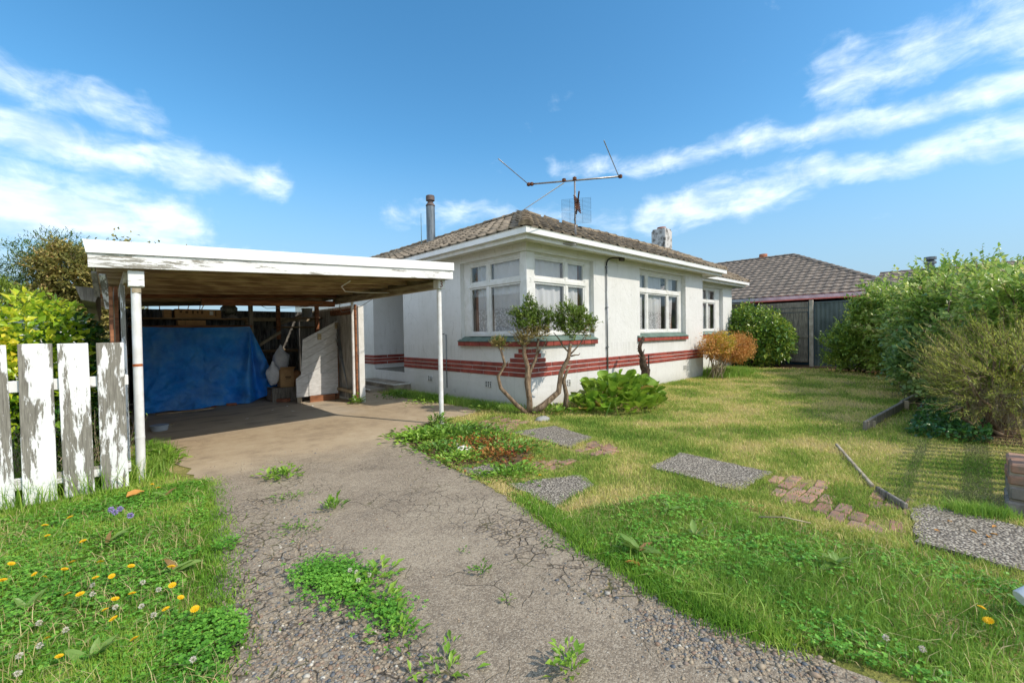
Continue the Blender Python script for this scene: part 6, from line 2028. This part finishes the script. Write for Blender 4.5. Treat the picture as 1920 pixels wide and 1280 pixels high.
puff([((-0.39, 0.31, 1.22), (0.12, 0.12, 0.055))], 420, MAT['lf_topdry'], 0.024)
puff([((-0.38, 0.30, 1.245), (0.09, 0.09, 0.04))], 160, MAT['lf_topiary'], 0.024)
puff([((0.05, 0.04, 1.60), (0.23, 0.23, 0.17)), ((0.08, 0.02, 1.80), (0.14, 0.14, 0.10)), ((0.06, 0.03, 1.94), (0.055, 0.055, 0.09)), ((-0.13, 0.16, 1.72), (0.09, 0.09, 0.06)), ((0.24, -0.10, 1.62), (0.15, 0.15, 0.17))], 2900, MAT['lf_topiary'])
puff([((0.02, 0.05, 1.36), (0.2, 0.2, 0.10)), ((0.22, -0.08, 1.40), (0.18, 0.18, 0.10)), ((-0.06, 0.1, 1.24), (0.12, 0.12, 0.06))], 1300, MAT['lf_topdry'], 0.026)
puff([((0.66, -0.40, 1.62), (0.26, 0.26, 0.20)), ((0.60, -0.36, 1.80), (0.11, 0.11, 0.12)), ((0.86, -0.52, 1.58), (0.20, 0.20, 0.16)), ((0.44, -0.24, 1.58), (0.15, 0.15, 0.15)), ((0.80, -0.50, 1.76), (0.09, 0.09, 0.07)), ((1.0, -0.62, 1.55), (0.09, 0.09, 0.08)), ((0.68, -0.42, 1.42), (0.22, 0.22, 0.10))], 3900, MAT['lf_topiary'])
puff([((0.90, -0.55, 1.40), (0.16, 0.16, 0.06))], 260, MAT['lf_topdry'], 0.026)

# bergenia clump: every big leaf its own piece


def bigleaf(name, w, mat, curve=0.25, cup=0.18, rows=6, shape=(0.12, 0.62, 0.95, 1.0, 0.78, 0.1), wave=0.03):
    v, f = [], []
    for i in range(rows):
        t_ = i / (rows - 1)
        hw = w * 0.5 * shape[i]
        zc = -curve * t_ * t_
        for k, sx in enumerate((-1, -0.5, 0, 0.5, 1)):
            v.append((t_, sx * hw, zc + cup * hw * sx * sx * 2 + wave * math.sin(i * 2.1 + k * 1.7)))
    for i in range(rows - 1):
        for k in range(4):
            a_ = i * 5 + k
            f.append((a_, a_ + 1, a_ + 6, a_ + 5))
    return MB().add(v, f).mesh(name, mat, True)


bl_me = [bigleaf('leaf', 0.98, MAT['lf_bergenia'], c, cu) for c, cu in ((0.15, 0.2), (0.35, 0.1), (0.05, 0.35))]
br_me = [bigleaf('leaf', 0.85, MAT['lf_bergred'], 0.3, 0.15)]
t = tag(empty('bergenia_clump', (0.95, -1.0, 0)), 'bergenia clump with big paddle leaves below the front wall', 'plant')
nl = 0
while nl < 285:
    x, y = rng.uniform(-0.75, 1.35), rng.uniform(-0.85, 0.75)
    e = ((x - 0.35) / 0.95) ** 2 + ((y + 0.02) / 0.72) ** 2
    if e > 1:
        continue
    top = 0.56 * math.sqrt(max(0.05, 1 - e)) * (1 if x > -0.2 else 0.6)
    z = top * rng.uniform(0.15, 1.0) ** 0.7
    out_ = math.atan2(y + 0.02, x - 0.35)
    az_ = rng.normal(out_ if e > 0.3 else rng.uniform(-3.1, 3.1), 0.7)
    el_ = rng.uniform(0.35, 1.35)
    m_ = br_me[0] if rng.random() < 0.05 else bl_me[rng.integers(0, 3)]
    sc = rng.uniform(0.15, 0.24)
    link('leaf', m_, t, (x, y, z), (rng.normal(0, .35), -el_, az_), (sc, sc, sc))
    nl += 1
for x, y in ((-0.85, 0.35), (-0.75, 0.1), (-1.0, 0.3), (-0.6, -0.05), (-0.95, 0.5), (-0.45, -0.35), (-0.55, 0.45)):
    for k in range(3):
        sc = rng.uniform(0.1, 0.15)
        link('leaf', bl_me[k], t, (x, y, 0.05), (rng.normal(0, .3), -rng.uniform(.3, 1.1), rng.uniform(-3, 3)), (sc, sc, sc))
n = 160
p0 = np.stack([rng.uniform(-0.7, 1.2, n), rng.uniform(-0.7, 0.6, n), np.zeros(n)], -1)
stm = MB()
for i in range(30):
    p = p0[i]
    stm.tube([tuple(p), tuple(p + np.array([rng.normal(0, .05), rng.normal(0, .05), 0.25]))], 0.007, 4)
stm.build('stalks', MAT['lf_weeddark'], t)['kind'] = 'stuff'
# knotted vine stump tied to a stake
t = tag(empty('vine_stump', (3.14, -0.55, 0)), 'gnarled dark vine stump with curled head tied to a stake', 'stump')
VT = MB().tube([(0.05, 0, 0), (0.03, 0, 0.30), (0.0, 0, 0.42), (0.02, 0, 0.52), (-0.04, 0.01, 0.62), (-0.10, 0.01, 0.74), (-0.12, 0, 0.86), (-0.20, 0, 0.97), (-0.22, 0, 1.06), (-0.17, 0, 1.15), (-0.09, 0, 1.20), (-0.07, 0, 1.27)], [0.05, 0.055, 0.09, 0.10, 0.085, 0.065, 0.05, 0.045, 0.04, 0.042, 0.045, 0.03], 10)
vo = VT.build('trunk', MAT['bark_dark'], t, True)
from mathutils import noise as mnoise
for v in vo.data.vertices:
    v.co += v.normal * 0.022 * mnoise.turbulence(v.co * 22, 3, True) if False else Vector(mnoise.noise_vector(v.co * 18)) * 0.014
for a_, b_ in (((-0.06, 0, 0.66), (0.02, 0, 0.84)), ((-0.12, 0, 0.8), (-0.30, 0, 0.88)), ((-0.14, 0, 0.85), (-0.06, -0.02, 1.0)), ((-0.2, 0, 0.95), (-0.33, 0, 1.02)), ((0.0, 0, 0.62), (0.08, 0, 0.80))):
    MB().tube(wander(a_, b_, 4, 0.012), [0.022, 0.018, 0.014, 0.008], 6).build('spur', MAT['bark_dark'], t, True)
MB().tube([(0.13, -0.02, 0), (0.12, -0.02, 0.86)], 0.018, 6).build('stake', MAT['black'], t)
MB().tube([(0.04, -0.07, 0.33), (0.12, -0.05, 0.34), (0.15, 0.0, 0.33), (0.1, 0.05, 0.335), (0.02, 0.06, 0.33), (-0.03, 0, 0.33), (0.04, -0.07, 0.33)], 0.014, 5).build('tie', m_simple('teal_tie', srgb(60, 110, 130), None, rough=0.6), t, True)
# orange shrub
t = tag(empty('orange_shrub', (7.35, -0.45, 0)), 'clipped rounded shrub with orange autumn leaves and bare lower stems', 'shrub')
stems(t, [wander((rng.normal(-0.05, .14), rng.normal(0, .1), 0), (rng.uniform(-0.5, 0.95), rng.uniform(-0.4, 0.3), rng.uniform(0.75, 1.15)), 4, 0.03) for _ in range(34)], 0.013, 0.006, MAT['wood_pale'], n=5)
leafy('foliage', [((0.05, 0, 0.92), (0.72, 0.45, 0.38)), ((-0.35, 0.0, 0.92), (0.42, 0.35, 0.34)), ((0.4, -0.1, 0.8), (0.5, 0.4, 0.36))], 5200, 0.055, 0.024, MAT['lf_orange'], t, 0.3, 0.28, 4, jit=1.0)
leafy('foliage', [((-0.05, -0.15, 1.0), (0.5, 0.34, 0.32))], 1700, 0.055, 0.026, MAT['lf_yell'], t, 0.4, 0.2, 4, jit=1.0)
leafy('foliage', [((0.95, -0.3, 0.88), (0.44, 0.42, 0.44)), ((0.75, -0.25, 0.8), (0.4, 0.4, 0.4))], 5400, 0.046, 0.02, MAT['lf_orange'], t, 0.3, 0.16, 5, jit=1.0)
P, N = shell([((0.3, -0.1, 0.9), (0.95, 0.45, 0.42))], 170, 0.8, 0.1, 4, 0.6)
shoots('shoot', P, N * 0.5 + np.array([0, 0, 1.0]) + rng.normal(0, .3, (len(P), 3)), rng.uniform(.06, .2, len(P)), 7, 0.045, 0.02, MAT['lf_orange'], t, 0.8, 0.0, (MAT['wood_pale'], 0.004))['kind'] = 'stuff'
# round camellia in front of the side fence
t = tag(empty('round_camellia', (12.3, 0.15, 0)), 'dense rounded green camellia against the side fence', 'shrub')
leafy('foliage', [((0.0, 0, 1.08), (0.95, 1.28, 1.10)), ((0.1, 0.4, 1.35), (0.8, 0.75, 0.95)), ((0.0, -0.6, 0.9), (0.7, 0.75, 0.85)), ((0, 0.75, 0.8), (0.6, 0.6, 0.75))], 9500, 0.11, 0.062, MAT['lf_camellia'], t, 0.55, 0.13, 5, up=0.15, jit=0.8)
P, N = shell([((0.05, 0.1, 1.25), (0.85, 1.1, 1.0))], 260, 0.85, 0.1, 4, 0.9)
shoots('shoot', P, N * 0.6 + np.array([0, 0, 1.0]) + rng.normal(0, .3, (len(P), 3)), rng.uniform(.12, .36, len(P)), 7, 0.10, 0.05, MAT['lf_camellia'], t, 0.8, 0.0)['kind'] = 'stuff'
stems(t, [wander((0, 0, 0), (0.1, y, 1.0)) for y in (-0.4, 0, 0.4)], 0.03, 0.012, MAT['bark_dark'])

# ------------------------------------------------------------------ right hand hedge and roses


def shrub_shoots(name, label, loc, blobs, n, per, L, W, mat, ln, up=0.5, lump=0.2, spread=0.9, droop=0.1, twig=None, rin=0.45, jit=0.4, cat='shrub'):
    t_ = tag(empty(name, loc), label, cat)
    sub = []
    for c_, r_ in blobs:
        for _ in range(11):
            d_ = rdir(1)[0]
            s_ = rng.uniform(0.22, 0.40)
            q_ = np.array(c_) + d_ * np.array(r_) * rng.uniform(0.55, 0.82)
            if q_[2] > 0.15:
                sub.append((tuple(q_), tuple(np.array(r_).mean() * s_ * np.array([1, 1, 0.85]))))
    P, N = shell(sub, n, rin, lump, 3.0, 0.05)
    shoots('foliage', P, N + np.array([0, 0, up]) + rng.normal(0, jit, (len(P), 3)), rng.uniform(ln * 0.6, ln * 1.3, len(P)), per, L, W, mat, t_, spread, droop, twig)
    c = blobs[0][0]
    stems(t_, [wander((c[0] + rng.normal(0, .12), c[1] + rng.normal(0, .12), 0), (b[0][0], b[0][1], b[0][2])) for b in blobs[:5]], 0.03, 0.012, MAT['bark_dark'])
    return t_


shrub_shoots('privet_bush', 'dark green upright privet bush beside the timber gate', (11.55, -3.0, 0),
             [((0, 0.0, 1.0), (0.75, 0.85, 1.05)), ((-0.25, -0.5, 1.35), (0.7, 0.7, 1.0)), ((-0.5, -1.0, 1.15), (0.7, 0.7, 1.2)), ((0.0, 0.35, 0.75), (0.55, 0.55, 0.8)), ((-0.9, -1.3, 0.8), (0.6, 0.5, 0.9)), ((-0.3, -0.3, 0.5), (0.8, 0.9, 0.55))], 3400, 9, 0.10, 0.052, MAT['lf_privet'], 0.32, 0.9, 0.12)
shrub_shoots('tall_shrub', 'tall pale green shrub with cream new growth behind the privet', (10.6, -4.2, 0),
             [((0, 0, 1.6), (0.9, 0.8, 0.95)), ((0.6, 0.5, 1.65), (0.8, 0.7, 0.85)), ((-0.6, -0.4, 1.65), (0.8, 0.7, 0.95)), ((-0.2, 0, 0.9), (0.9, 0.7, 0.9))], 2000, 8, 0.125, 0.075, MAT['lf_rose'], 0.38, 0.5, 0.25, twig=(MAT['bark'], 0.004))
shrub_shoots('climbing_rose', 'large rambling rose bush with pale leaves at the lawn edge', (7.4, -5.2, 0),
             [((0, 0, 1.5), (0.9, 0.7, 1.1)), ((0.9, 0.2, 1.75), (0.9, 0.7, 1.0)), ((-0.8, -0.3, 1.4), (0.9, 0.6, 1.05)), ((-1.6, -0.6, 1.4), (0.8, 0.6, 1.0)), ((1.5, 0.3, 1.5), (0.8, 0.7, 1.1)), ((0, 0, 0.7), (1.8, 0.7, 0.7))], 3000, 8, 0.125, 0.078, MAT['lf_rose'], 0.40, 0.45, 0.25, twig=(MAT['bark'], 0.004))
shrub_shoots('rose_thicket', 'blue green rose thicket spilling low onto the lawn', (6.1, -5.0, 0),
             [((0.3, 0.0, 0.75), (0.9, 0.55, 0.75)), ((-0.2, -0.1, 0.55), (0.7, 0.5, 0.55)), ((1.2, 0.1, 0.9), (0.8, 0.6, 0.9))], 1500, 8, 0.125, 0.085, MAT['lf_rosedark'], 0.35, 0.2, 0.2, droop=0.3)
shrub_shoots('tall_rose', 'tall rose with long arching shoots at the far right', (4.9, -5.95, 0),
             [((0, 0, 1.35), (0.9, 0.6, 0.95)), ((-0.9, -0.1, 1.3), (0.8, 0.55, 0.9)), ((0.8, 0.1, 1.4), (0.8, 0.6, 1.0)), ((-1.4, -0.2, 1.1), (0.6, 0.5, 0.85))], 2300, 8, 0.105, 0.066, MAT['lf_rose'], 0.36, 0.55, 0.28, twig=(MAT['bark'], 0.004))
# long single shoots against the sky
t = tag(empty('rose_shoots', (6.6, -5.3, 0)), 'long thin rose shoots standing above the hedge', 'shrub')
n = 34
p0 = np.stack([rng.uniform(-2.0, 2.6, n), rng.uniform(-0.5, 0.3, n), rng.uniform(2.0, 2.35, n)], -1)
shoots('foliage', p0, rng.normal(0, .35, (n, 3)) + np.array([0, 0, 1]), rng.uniform(.35, .75, n), 11, 0.06, 0.036, MAT['lf_rose'], t, 1.0, 0.1, (MAT['bark'], 0.005), t0=0.35)
stems(t, [wander((x, 0, 0), (x + .1, 0, 2.2)) for x in (-1.5, -0.5, 0.6, 1.6)], 0.014, 0.008, MAT['bark'])
# needle leaved shrub near the pier
t = tag(empty('needle_shrub', (2.75, -5.85, 0)), 'spreading needle leaved shrub with brown tips overhanging the lawn', 'shrub')
P, N = shell([((0.0, 0.0, 0.85), (0.75, 0.55, 0.55)), ((-0.35, 0.15, 0.75), (0.7, 0.5, 0.45)), ((0.7, 0.15, 0.85), (0.8, 0.5, 0.55)), ((0.35, 0.2, 0.6), (0.7, 0.5, 0.4)), ((1.2, 0.3, 0.8), (0.6, 0.5, 0.5))], 1150, 0.35, 0.25, 3, 0.2)
shoots('foliage', P, N * 0.9 + np.array([-0.15, 0.25, 0.55]) + rng.normal(0, .3, (len(P), 3)), rng.uniform(.2, .42, len(P)), 24, 0.055, 0.008, MAT['lf_bottle'], t, 0.75, 0.0, (MAT['bark'], 0.004))
stems(t, [wander((0.1 + rng.normal(0, .1), 0.05, 0), (x, y, z), 6, 0.05) for x, y, z in ((-0.8, 0.35, 0.8), (-0.5, 0.4, 0.9), (0, 0.2, 1.1), (0.5, 0.3, 1.1), (0.9, 0.3, 0.9), (-0.9, 0.5, 0.35), (0.3, 0.5, 0.8), (-0.3, .5, .55))], 0.03, 0.008, MAT['bark'], 'branch')
n = 900
p0 = np.stack([rng.normal(0.15, .22, n), rng.normal(0.1, .15, n), rng.uniform(0.0, 0.3, n)], -1)
shoots('dry_skirt', p0, rng.normal(0, .2, (n, 3)) + np.array([0, 0, 1.0]), rng.uniform(.15, .4, n), 4, 0.09, 0.006, MAT['wood_pale'], t, 0.3, 0.0)
# low dark plants under the shrubs
t = tag(empty('low_ivy', (3.4, -5.25, 0)), 'low dark green creeping plants below the needle shrub', 'ground cover')
t['kind'] = 'stuff'
n = 2600
P = np.stack([rng.uniform(-1.6, 1.6, n), rng.uniform(-0.45, 0.28, n), rng.uniform(0.02, 0.16, n)], -1)
link('foliage', leafmesh('foliage', P, rdir(n) + np.array([0, 0, .3]), rdir(n) + np.array([0, 0, 1.2]), rng.uniform(.04, .075, n), 0.04, MAT['lf_darkcam']), t)

# ------------------------------------------------------------------ weeds, flowers, fallen leaves
def weed(name, label, loc, n, L, W, mat, spread, h, cat='weed', tilt=0.6, group=None):
    P = np.concatenate([rng.normal(0, spread, (n, 2)), np.abs(rng.normal(0, h * 0.5, (n, 1)))], 1)
    D = np.concatenate([P[:, :2] / max(spread, .01) * 0.7 + rng.normal(0, .6, (n, 2)), np.full((n, 1), tilt)], 1)
    U = np.concatenate([rng.normal(0, .3, (n, 2)), np.ones((n, 1))], 1)
    Ls = L * np.exp(rng.normal(0, .25, n))
    o_ = tag(empty(name, (loc[0], loc[1], 0.006)), label, cat, group)
    link('foliage', leafmesh('foliage', P, unit(D), U, Ls, Ls * W / L, mat, 0.2, 0.5, 0.15), o_)['kind'] = 'stuff'
    return o_


weed('driveway_weed', 'leafy green weed clump alone in the upper driveway', (-4.35, -0.80), 152, 0.061, 0.022, MAT['lf_weed'], 0.085, 0.06)
weed('driveway_weed', 'small grassy weed in the broken strip below the upper clump', (-4.48, -1.50), 72, 0.036, 0.010, MAT['lf_weeddark'], 0.075, 0.025)
weed('driveway_weed', 'upright weed tuft at the edge of the broken strip', (-4.30, -2.0), 56, 0.061, 0.016, MAT['lf_weed'], 0.035, 0.06, tilt=1.2)
weed('driveway_weed', 'flat mossy weed patch in the left wheel strip', (-4.62, -2.20), 128, 0.025, 0.010, MAT['lf_weeddark'], 0.075, 0.015)
weed('driveway_weed', 'broad leafed weed at the right of the clover patch', (-4.52, -3.2), 48, 0.061, 0.023, MAT['lf_weed'], 0.06, 0.05)
weed('driveway_weed', 'pale green weed rosette below the clover patch', (-4.58, -3.45), 32, 0.058, 0.018, MAT['lf_weed'], 0.035, 0.04)
weed('driveway_weed', 'ragged weed at the lower end of the drive centre', (-4.66, -3.72), 48, 0.050, 0.014, MAT['lf_weed'], 0.05, 0.04)
weed('driveway_weed', 'leafy weed at the very bottom of the drive centre', (-4.62, -4.02), 48, 0.050, 0.017, MAT['lf_weed'], 0.06, 0.03)
weed('driveway_weed', 'tall jagged weed at the bottom middle of the driveway', (-4.24, -4.40), 56, 0.043, 0.019, MAT['lf_weed'], 0.03, 0.09, tilt=0.9)
weed('driveway_weed', 'small weed in a crack in the middle of the driveway', (-4.03, -3.58), 32, 0.036, 0.014, MAT['lf_weeddark'], 0.03, 0.04)
weed('driveway_weed', 'tiny weed in the driveway crack nearest the middle', (-4.11, -3.88), 17, 0.029, 0.009, MAT['lf_weed'], 0.02, 0.03)
weed('driveway_weed', 'little weed spot above the middle driveway crack', (-3.96, -3.32), 11, 0.025, 0.009, MAT['lf_weeddark'], 0.015, 0.02)
weed('driveway_weed', 'small weed mat beside the right driveway edge', (-3.42, -3.78), 96, 0.022, 0.007, MAT['lf_weed'], 0.055, 0.012)
weed('driveway_weed', 'second small weed mat below the right driveway edge', (-3.50, -3.62), 48, 0.022, 0.007, MAT['lf_weeddark'], 0.03, 0.012)
weed('post_weed', 'bright weed at the foot of the iron wall post', (-1.84, 3.14), 90, 0.09, 0.03, MAT['lf_weed'], 0.06, 0.16)
weed('post_weed', 'tall leafy weed at the foot of the number post', (-1.93, 0.05), 110, 0.085, 0.028, MAT['lf_weeddark'], 0.07, 0.17)
weed('post_weed', 'leafy weed beside the foot of the left carport post', (-5.2, 0.75), 190, 0.10, 0.03, MAT['lf_weed'], 0.11, 0.16)
weed('wall_weed', 'leafy weeds along the wall foot beside the entry steps', (-0.72, 3.3), 320, 0.06, 0.03, MAT['lf_weeddark'], 0.2, 0.08)
weed('wall_weed', 'leafy weeds at the wall foot below the driveway side vent', (-0.62, 2.2), 420, 0.06, 0.03, MAT['lf_weed'], 0.24, 0.08)
weed('wall_weed', 'leafy weeds at the wall foot near the house corner', (-0.5, 0.55), 260, 0.07, 0.022, MAT['lf_weeddark'], 0.15, 0.08)
weed('corner_weed', 'strappy weeds round the base of the pruned shrub', (0.05, -0.55), 200, 0.12, 0.016, MAT['lf_weed'], 0.22, 0.03, tilt=1.2)
# weedy bed beside the drive, in coloured patches
for k, (cx, cy, sx, n_, mt, L_, lab) in enumerate(((-2.45, -0.45, 0.20, 620, 'lf_weed', 0.075, 'broad leafed weeds at the corner of the drive bed'), (-2.05, -0.55, 0.26, 720, 'lf_weeddark', 0.075, 'dark weeds filling the drive bed behind the corner'), (-2.62, -1.1, 0.18, 480, 'lf_weeddark', 0.06, 'low weeds along the drive bed edge'),
                                                 (-2.2, -1.25, 0.24, 420, 'lf_weedred', 0.05, 'reddish weeds in the middle of the drive bed'), (-2.72, -1.62, 0.14, 420, 'lf_weed', 0.05, 'green weeds at the near end of the drive bed'), (-2.35, -1.85, 0.2, 380, 'lf_weedred', 0.05, 'orange and red weeds at the near end of the drive bed'),
                                                 (-1.85, -1.1, 0.2, 520, 'lf_weed', 0.05, 'grassy weeds between the drive bed and first slab'), (-2.05, -1.75, 0.2, 560, 'lf_weeddark', 0.05, 'short weeds in front of the first path slab'), (-2.72, -2.42, 0.14, 380, 'lf_weed', 0.055, 'yellowing weeds between the two small slabs'))):
    weed('bed_weed', lab, (cx, cy), n_, L_, L_ * 0.45, MAT[mt], sx, 0.05)
# docks with single big leaves
dk_me = [bigleaf('leaf', 0.36, MAT['lf_dock'], c, 0.12, 6, (0.25, 0.85, 1.0, 0.9, 0.6, 0.05), 0.03) for c in (0.1, 0.3, 0.5)]
MAT['lf_dockdead'] = m_leaf('leaf_dock_dead', [(0.0, G(120, 92, 58)), (1.0, G(150, 122, 80))], 0.6, 0.2, 0.2)
dr_me = bigleaf('leaf', 0.30, MAT['lf_dockdead'], 0.3, 0.12, 6, (0.25, 0.85, 1.0, 0.9, 0.6, 0.05), 0.04)
for k, (x, y, n_, sc, lab) in enumerate(((-3.22, -4.12, 8, 0.144, 'dock plant on the right driveway edge with one brown leaf'), (-2.74, -4.27, 8, 0.122, 'dock plant standing in the lush grass behind the edge one'), (-2.55, -5.02, 8, 0.115, 'dock plant in the lush grass nearest the brick path'), (-2.46, -3.95, 7, 0.094, 'small dock at the path side of the lush grass'),
                                        (-5.68, -2.95, 9, 0.115, 'large dock plant low in the left verge'), (-5.33, -2.32, 8, 0.122, 'dock plant at the edge of the left verge'), (-5.62, -1.55, 7, 0.122, 'dock plant in the middle of the left verge'), (-5.25, -0.75, 7, 0.101, 'dock plant in the left verge near the fence end'), (-5.95, -2.2, 6, 0.094, 'small dock plant among yellow flowers at left'))):
    t = tag(empty('dock_plant', (x, y, 0.01)), lab, 'plant')
    for j in range(n_):
        m_ = dr_me if (k == 0 and j == 0) or (k > 3 and rng.random() < 0.08) else dk_me[rng.integers(0, 3)]
        s_ = sc * rng.uniform(.7, 1.15)
        link('leaf', m_, t, (rng.normal(0, .012), rng.normal(0, .012), 0.02), (rng.normal(0, .25), -rng.uniform(.15, 1.05), j * 6.283 / n_ + rng.normal(0, .3)), (s_, s_, s_))
# yellow flowers
MAT['petal'] = m_leaf('yellow_petal', [(0.0, G(232, 186, 20)), (1.0, G(246, 206, 40))], 0.5, 0.25, 0.3)
MAT['clov_fl'] = m_leaf('white_clover_petal', [(0.0, G(206, 196, 180)), (0.6, G(226, 222, 210)), (1.0, G(200, 170, 160))], 0.6, 0.25, 0.2)
MAT['violet'] = m_leaf('violet_petal', [(0.0, G(150, 134, 196)), (1.0, G(190, 176, 220))], 0.6, 0.25, 0.2)
V, F = [], []
mb = MB()
for ring, (n_, r_, z_) in enumerate(((15, 0.024, 0.0), (11, 0.016, 0.004), (7, 0.008, 0.007))):
    for k in range(n_):
        a_ = 6.283 * (k + 0.3 * ring) / n_
        c_, s_ = math.cos(a_), math.sin(a_)
        w_ = r_ * 0.2
        mb.add([(0, 0, z_ - 0.003), (c_ * r_ * .7 - s_ * w_, s_ * r_ * .7 + c_ * w_, z_ + 0.002), (c_ * r_, s_ * r_, z_ + 0.001), (c_ * r_ * .7 + s_ * w_, s_ * r_ * .7 - c_ * w_, z_ + 0.002)], [(0, 1, 2, 3)])
fl_me = mb.mesh('flower_head', MAT['petal'])
st_me = MB().tube([(0, 0, -1), (0, 0, 0)], 0.0022, 5).mesh('stalk', MAT['lf_weed'])
FY = [(-6.07, -1.38), (-5.95, -1.67), (-5.9, -1.76), (-5.82, -1.72), (-5.79, -1.63), (-5.66, -1.76), (-5.68, -1.99), (-5.61, -2.04), (-5.52, -1.97), (-5.34, -2.16), (-5.36, -2.42), (-5.79, -2.11), (-5.74, -2.16), (-5.53, -2.36), (-5.6, -2.36), (-5.84, -2.55), (-5.54, -2.85), (-5.61, -2.58), (-5.79, -2.76), (-5.64, -2.45), (-5.34, -2.6), (-5.41, -2.67), (-5.84, -0.63), (-5.94, -0.97), (-5.97, -0.7), (-5.3, -0.1), (-5.27, -0.27), (-5.75, -1.28), (-5.3, -2.78), (-6.08, -1.63)]
for i, (x, y) in enumerate(FY + [(-2.58, -5.60), (-2.46, -5.58), (-1.96, -0.96), (-2.51, -2.62)]):
    hz = rng.uniform(0.075, 0.12)
    dx, dy = CAM[0] - x, CAM[1] - y
    k_ = hz / CAM[2]
    e_ = empty('yellow_flower', (x + dx * k_, y + dy * k_, 0.0))
    lab, grp = ('yellow hawkbit flower open in the left verge', 'yellow flowers in the left verge') if i < 30 else (['larger yellow flower in the lush grass near the white cup', 'smaller yellow flower behind the one near the white cup', 'single yellow flower in the weedy drive bed', 'single yellow flower between path slab and drive'][i - 30], None)
    tag(e_, lab, 'flower', grp)
    s_ = rng.uniform(0.62, 0.95) if i < 32 else 0.8
    link('flower_head', fl_me, e_, (0, 0, hz), (rng.normal(0.25, .25), rng.normal(0, .25), rng.uniform(0, 6)), (s_, s_, s_))
    link('stalk', st_me, e_, (0, 0, hz), None, (1, 1, hz))
pp = rdir(60)
cl_me = leafmesh('flower_head', pp * 0.004 + np.array([0, 0, 0]), pp + np.array([0, 0, .15]), rdir(60), 0.011, 0.005, MAT['clov_fl'])
vi_me = leafmesh('flower_head', pp * 0.004, pp, rdir(60), 0.012, 0.006, MAT['violet'])
FW = [(-5.69, -2.09), (-5.69, -2.21), (-5.48, -2.26), (-5.42, -2.42), (-5.6, -2.46), (-5.88, -2.36), (-5.78, -2.53), (-5.86, -2.6), (-5.91, -2.78), (-5.46, -2.69), (-5.5, -2.55), (-5.92, -2.63), (-4.57, -2.99), (-4.55, -3.04), (-4.51, -3.12), (-4.58, -3.13), (-5.36, -3.21), (-3.07, -5.28), (-3.05, -5.4)]
for i, (x, y) in enumerate(FW):
    hz = 0.06
    k_ = hz / CAM[2]
    e_ = empty('clover_flower', (x + (CAM[0] - x) * k_, y + (CAM[1] - y) * k_, 0.0))
    lab, grp = ('white clover flower in the left verge', 'white clover flowers in the left verge')
    if 12 <= i < 16:
        lab, grp = 'white clover flower on the clover patch in the driveway', 'clover flowers in the driveway'
    elif i >= 17:
        lab, grp = 'faded clover flower in the lush right grass', 'clover flowers in the right grass'
    tag(e_, lab, 'flower', grp)
    link('flower_head', cl_me, e_, (0, 0, hz), (0, 0, i))
    link('stalk', st_me, e_, (0, 0, hz), None, (0.8, 0.8, hz))
for i, (x, y) in enumerate(((-5.60, -0.93), (-5.55, -0.96), (-5.58, -1.02), (-5.50, -1.18))):
    e_ = tag(empty('violet_flower', (x, y - 0.15, 0.0)), 'pale violet flower cluster in the left verge below the fence', 'flower', 'violet flowers in the left verge')
    link('flower_head', vi_me, e_, (0, 0, 0.12), (0, 0, i), (1.5, 1.5, 1.5))
    link('stalk', st_me, e_, (0, 0, 0.12), None, (1, 1, 0.12))
# fallen leaves
MAT['fallen'] = m_leaf('fallen_leaf', [(0.0, G(190, 130, 60)), (1.0, G(214, 160, 90))], 0.6, 0.2, 0.2)
fa_me = bigleaf('fallen_leaf', 0.6, MAT['fallen'], 0.15, 0.3, 6, (0.1, 0.8, 1.0, 0.85, 0.5, 0.05), 0.05)
for i, (x, y, s_) in enumerate(((-1.46, -5.62, .045), (-1.37, -5.66, .035), (-1.19, -5.66, .04), (-1.39, -5.54, .04), (-1.56, -5.37, .03), (-1.62, -5.6, .035), (-1.3, -5.45, .03))):
    tag(link('fallen_leaf', fa_me, None, (x, y, 0.028), (0.1, 0, i * 1.3), (s_, s_, s_)), 'small orange fallen leaf on the aggregate path slab', 'leaf', 'fallen leaves on the path slab')
tag(link('fallen_leaf', fa_me, None, (-5.50, -0.60, 0.06), (0.3, -0.2, 0.4), (.13, .13, .13)), 'large curled tan leaf in the verge below the fence', 'leaf')
tag(link('fallen_leaf', fa_me, None, (-3.36, -4.22, 0.03), (0.4, -0.3, 2.0), (.09, .09, .09)), 'curled brown leaf below the dock on the driveway edge', 'leaf')
# pale stones in the bed
for i, (x, y, s_, lab) in enumerate(((-2.42, -1.18, .07, 'pale pink stone in the weedy bed nearest the post'), (-2.50, -1.36, .09, 'white crushed shell heap in the weedy bed'), (-0.55, -0.85, .12, 'flat grey stone beside the pruned shrub'))):
    tag(blob('garden_stone', (x, y, 0.02), (s_, s_ * .7, s_ * .4), m_simple('garden_stone_%d' % i, [srgb(214, 190, 180), srgb(222, 216, 208), srgb(150, 150, 146)][i], None, rough=0.8), 0.3, 6, i + 20), lab, 'stone')
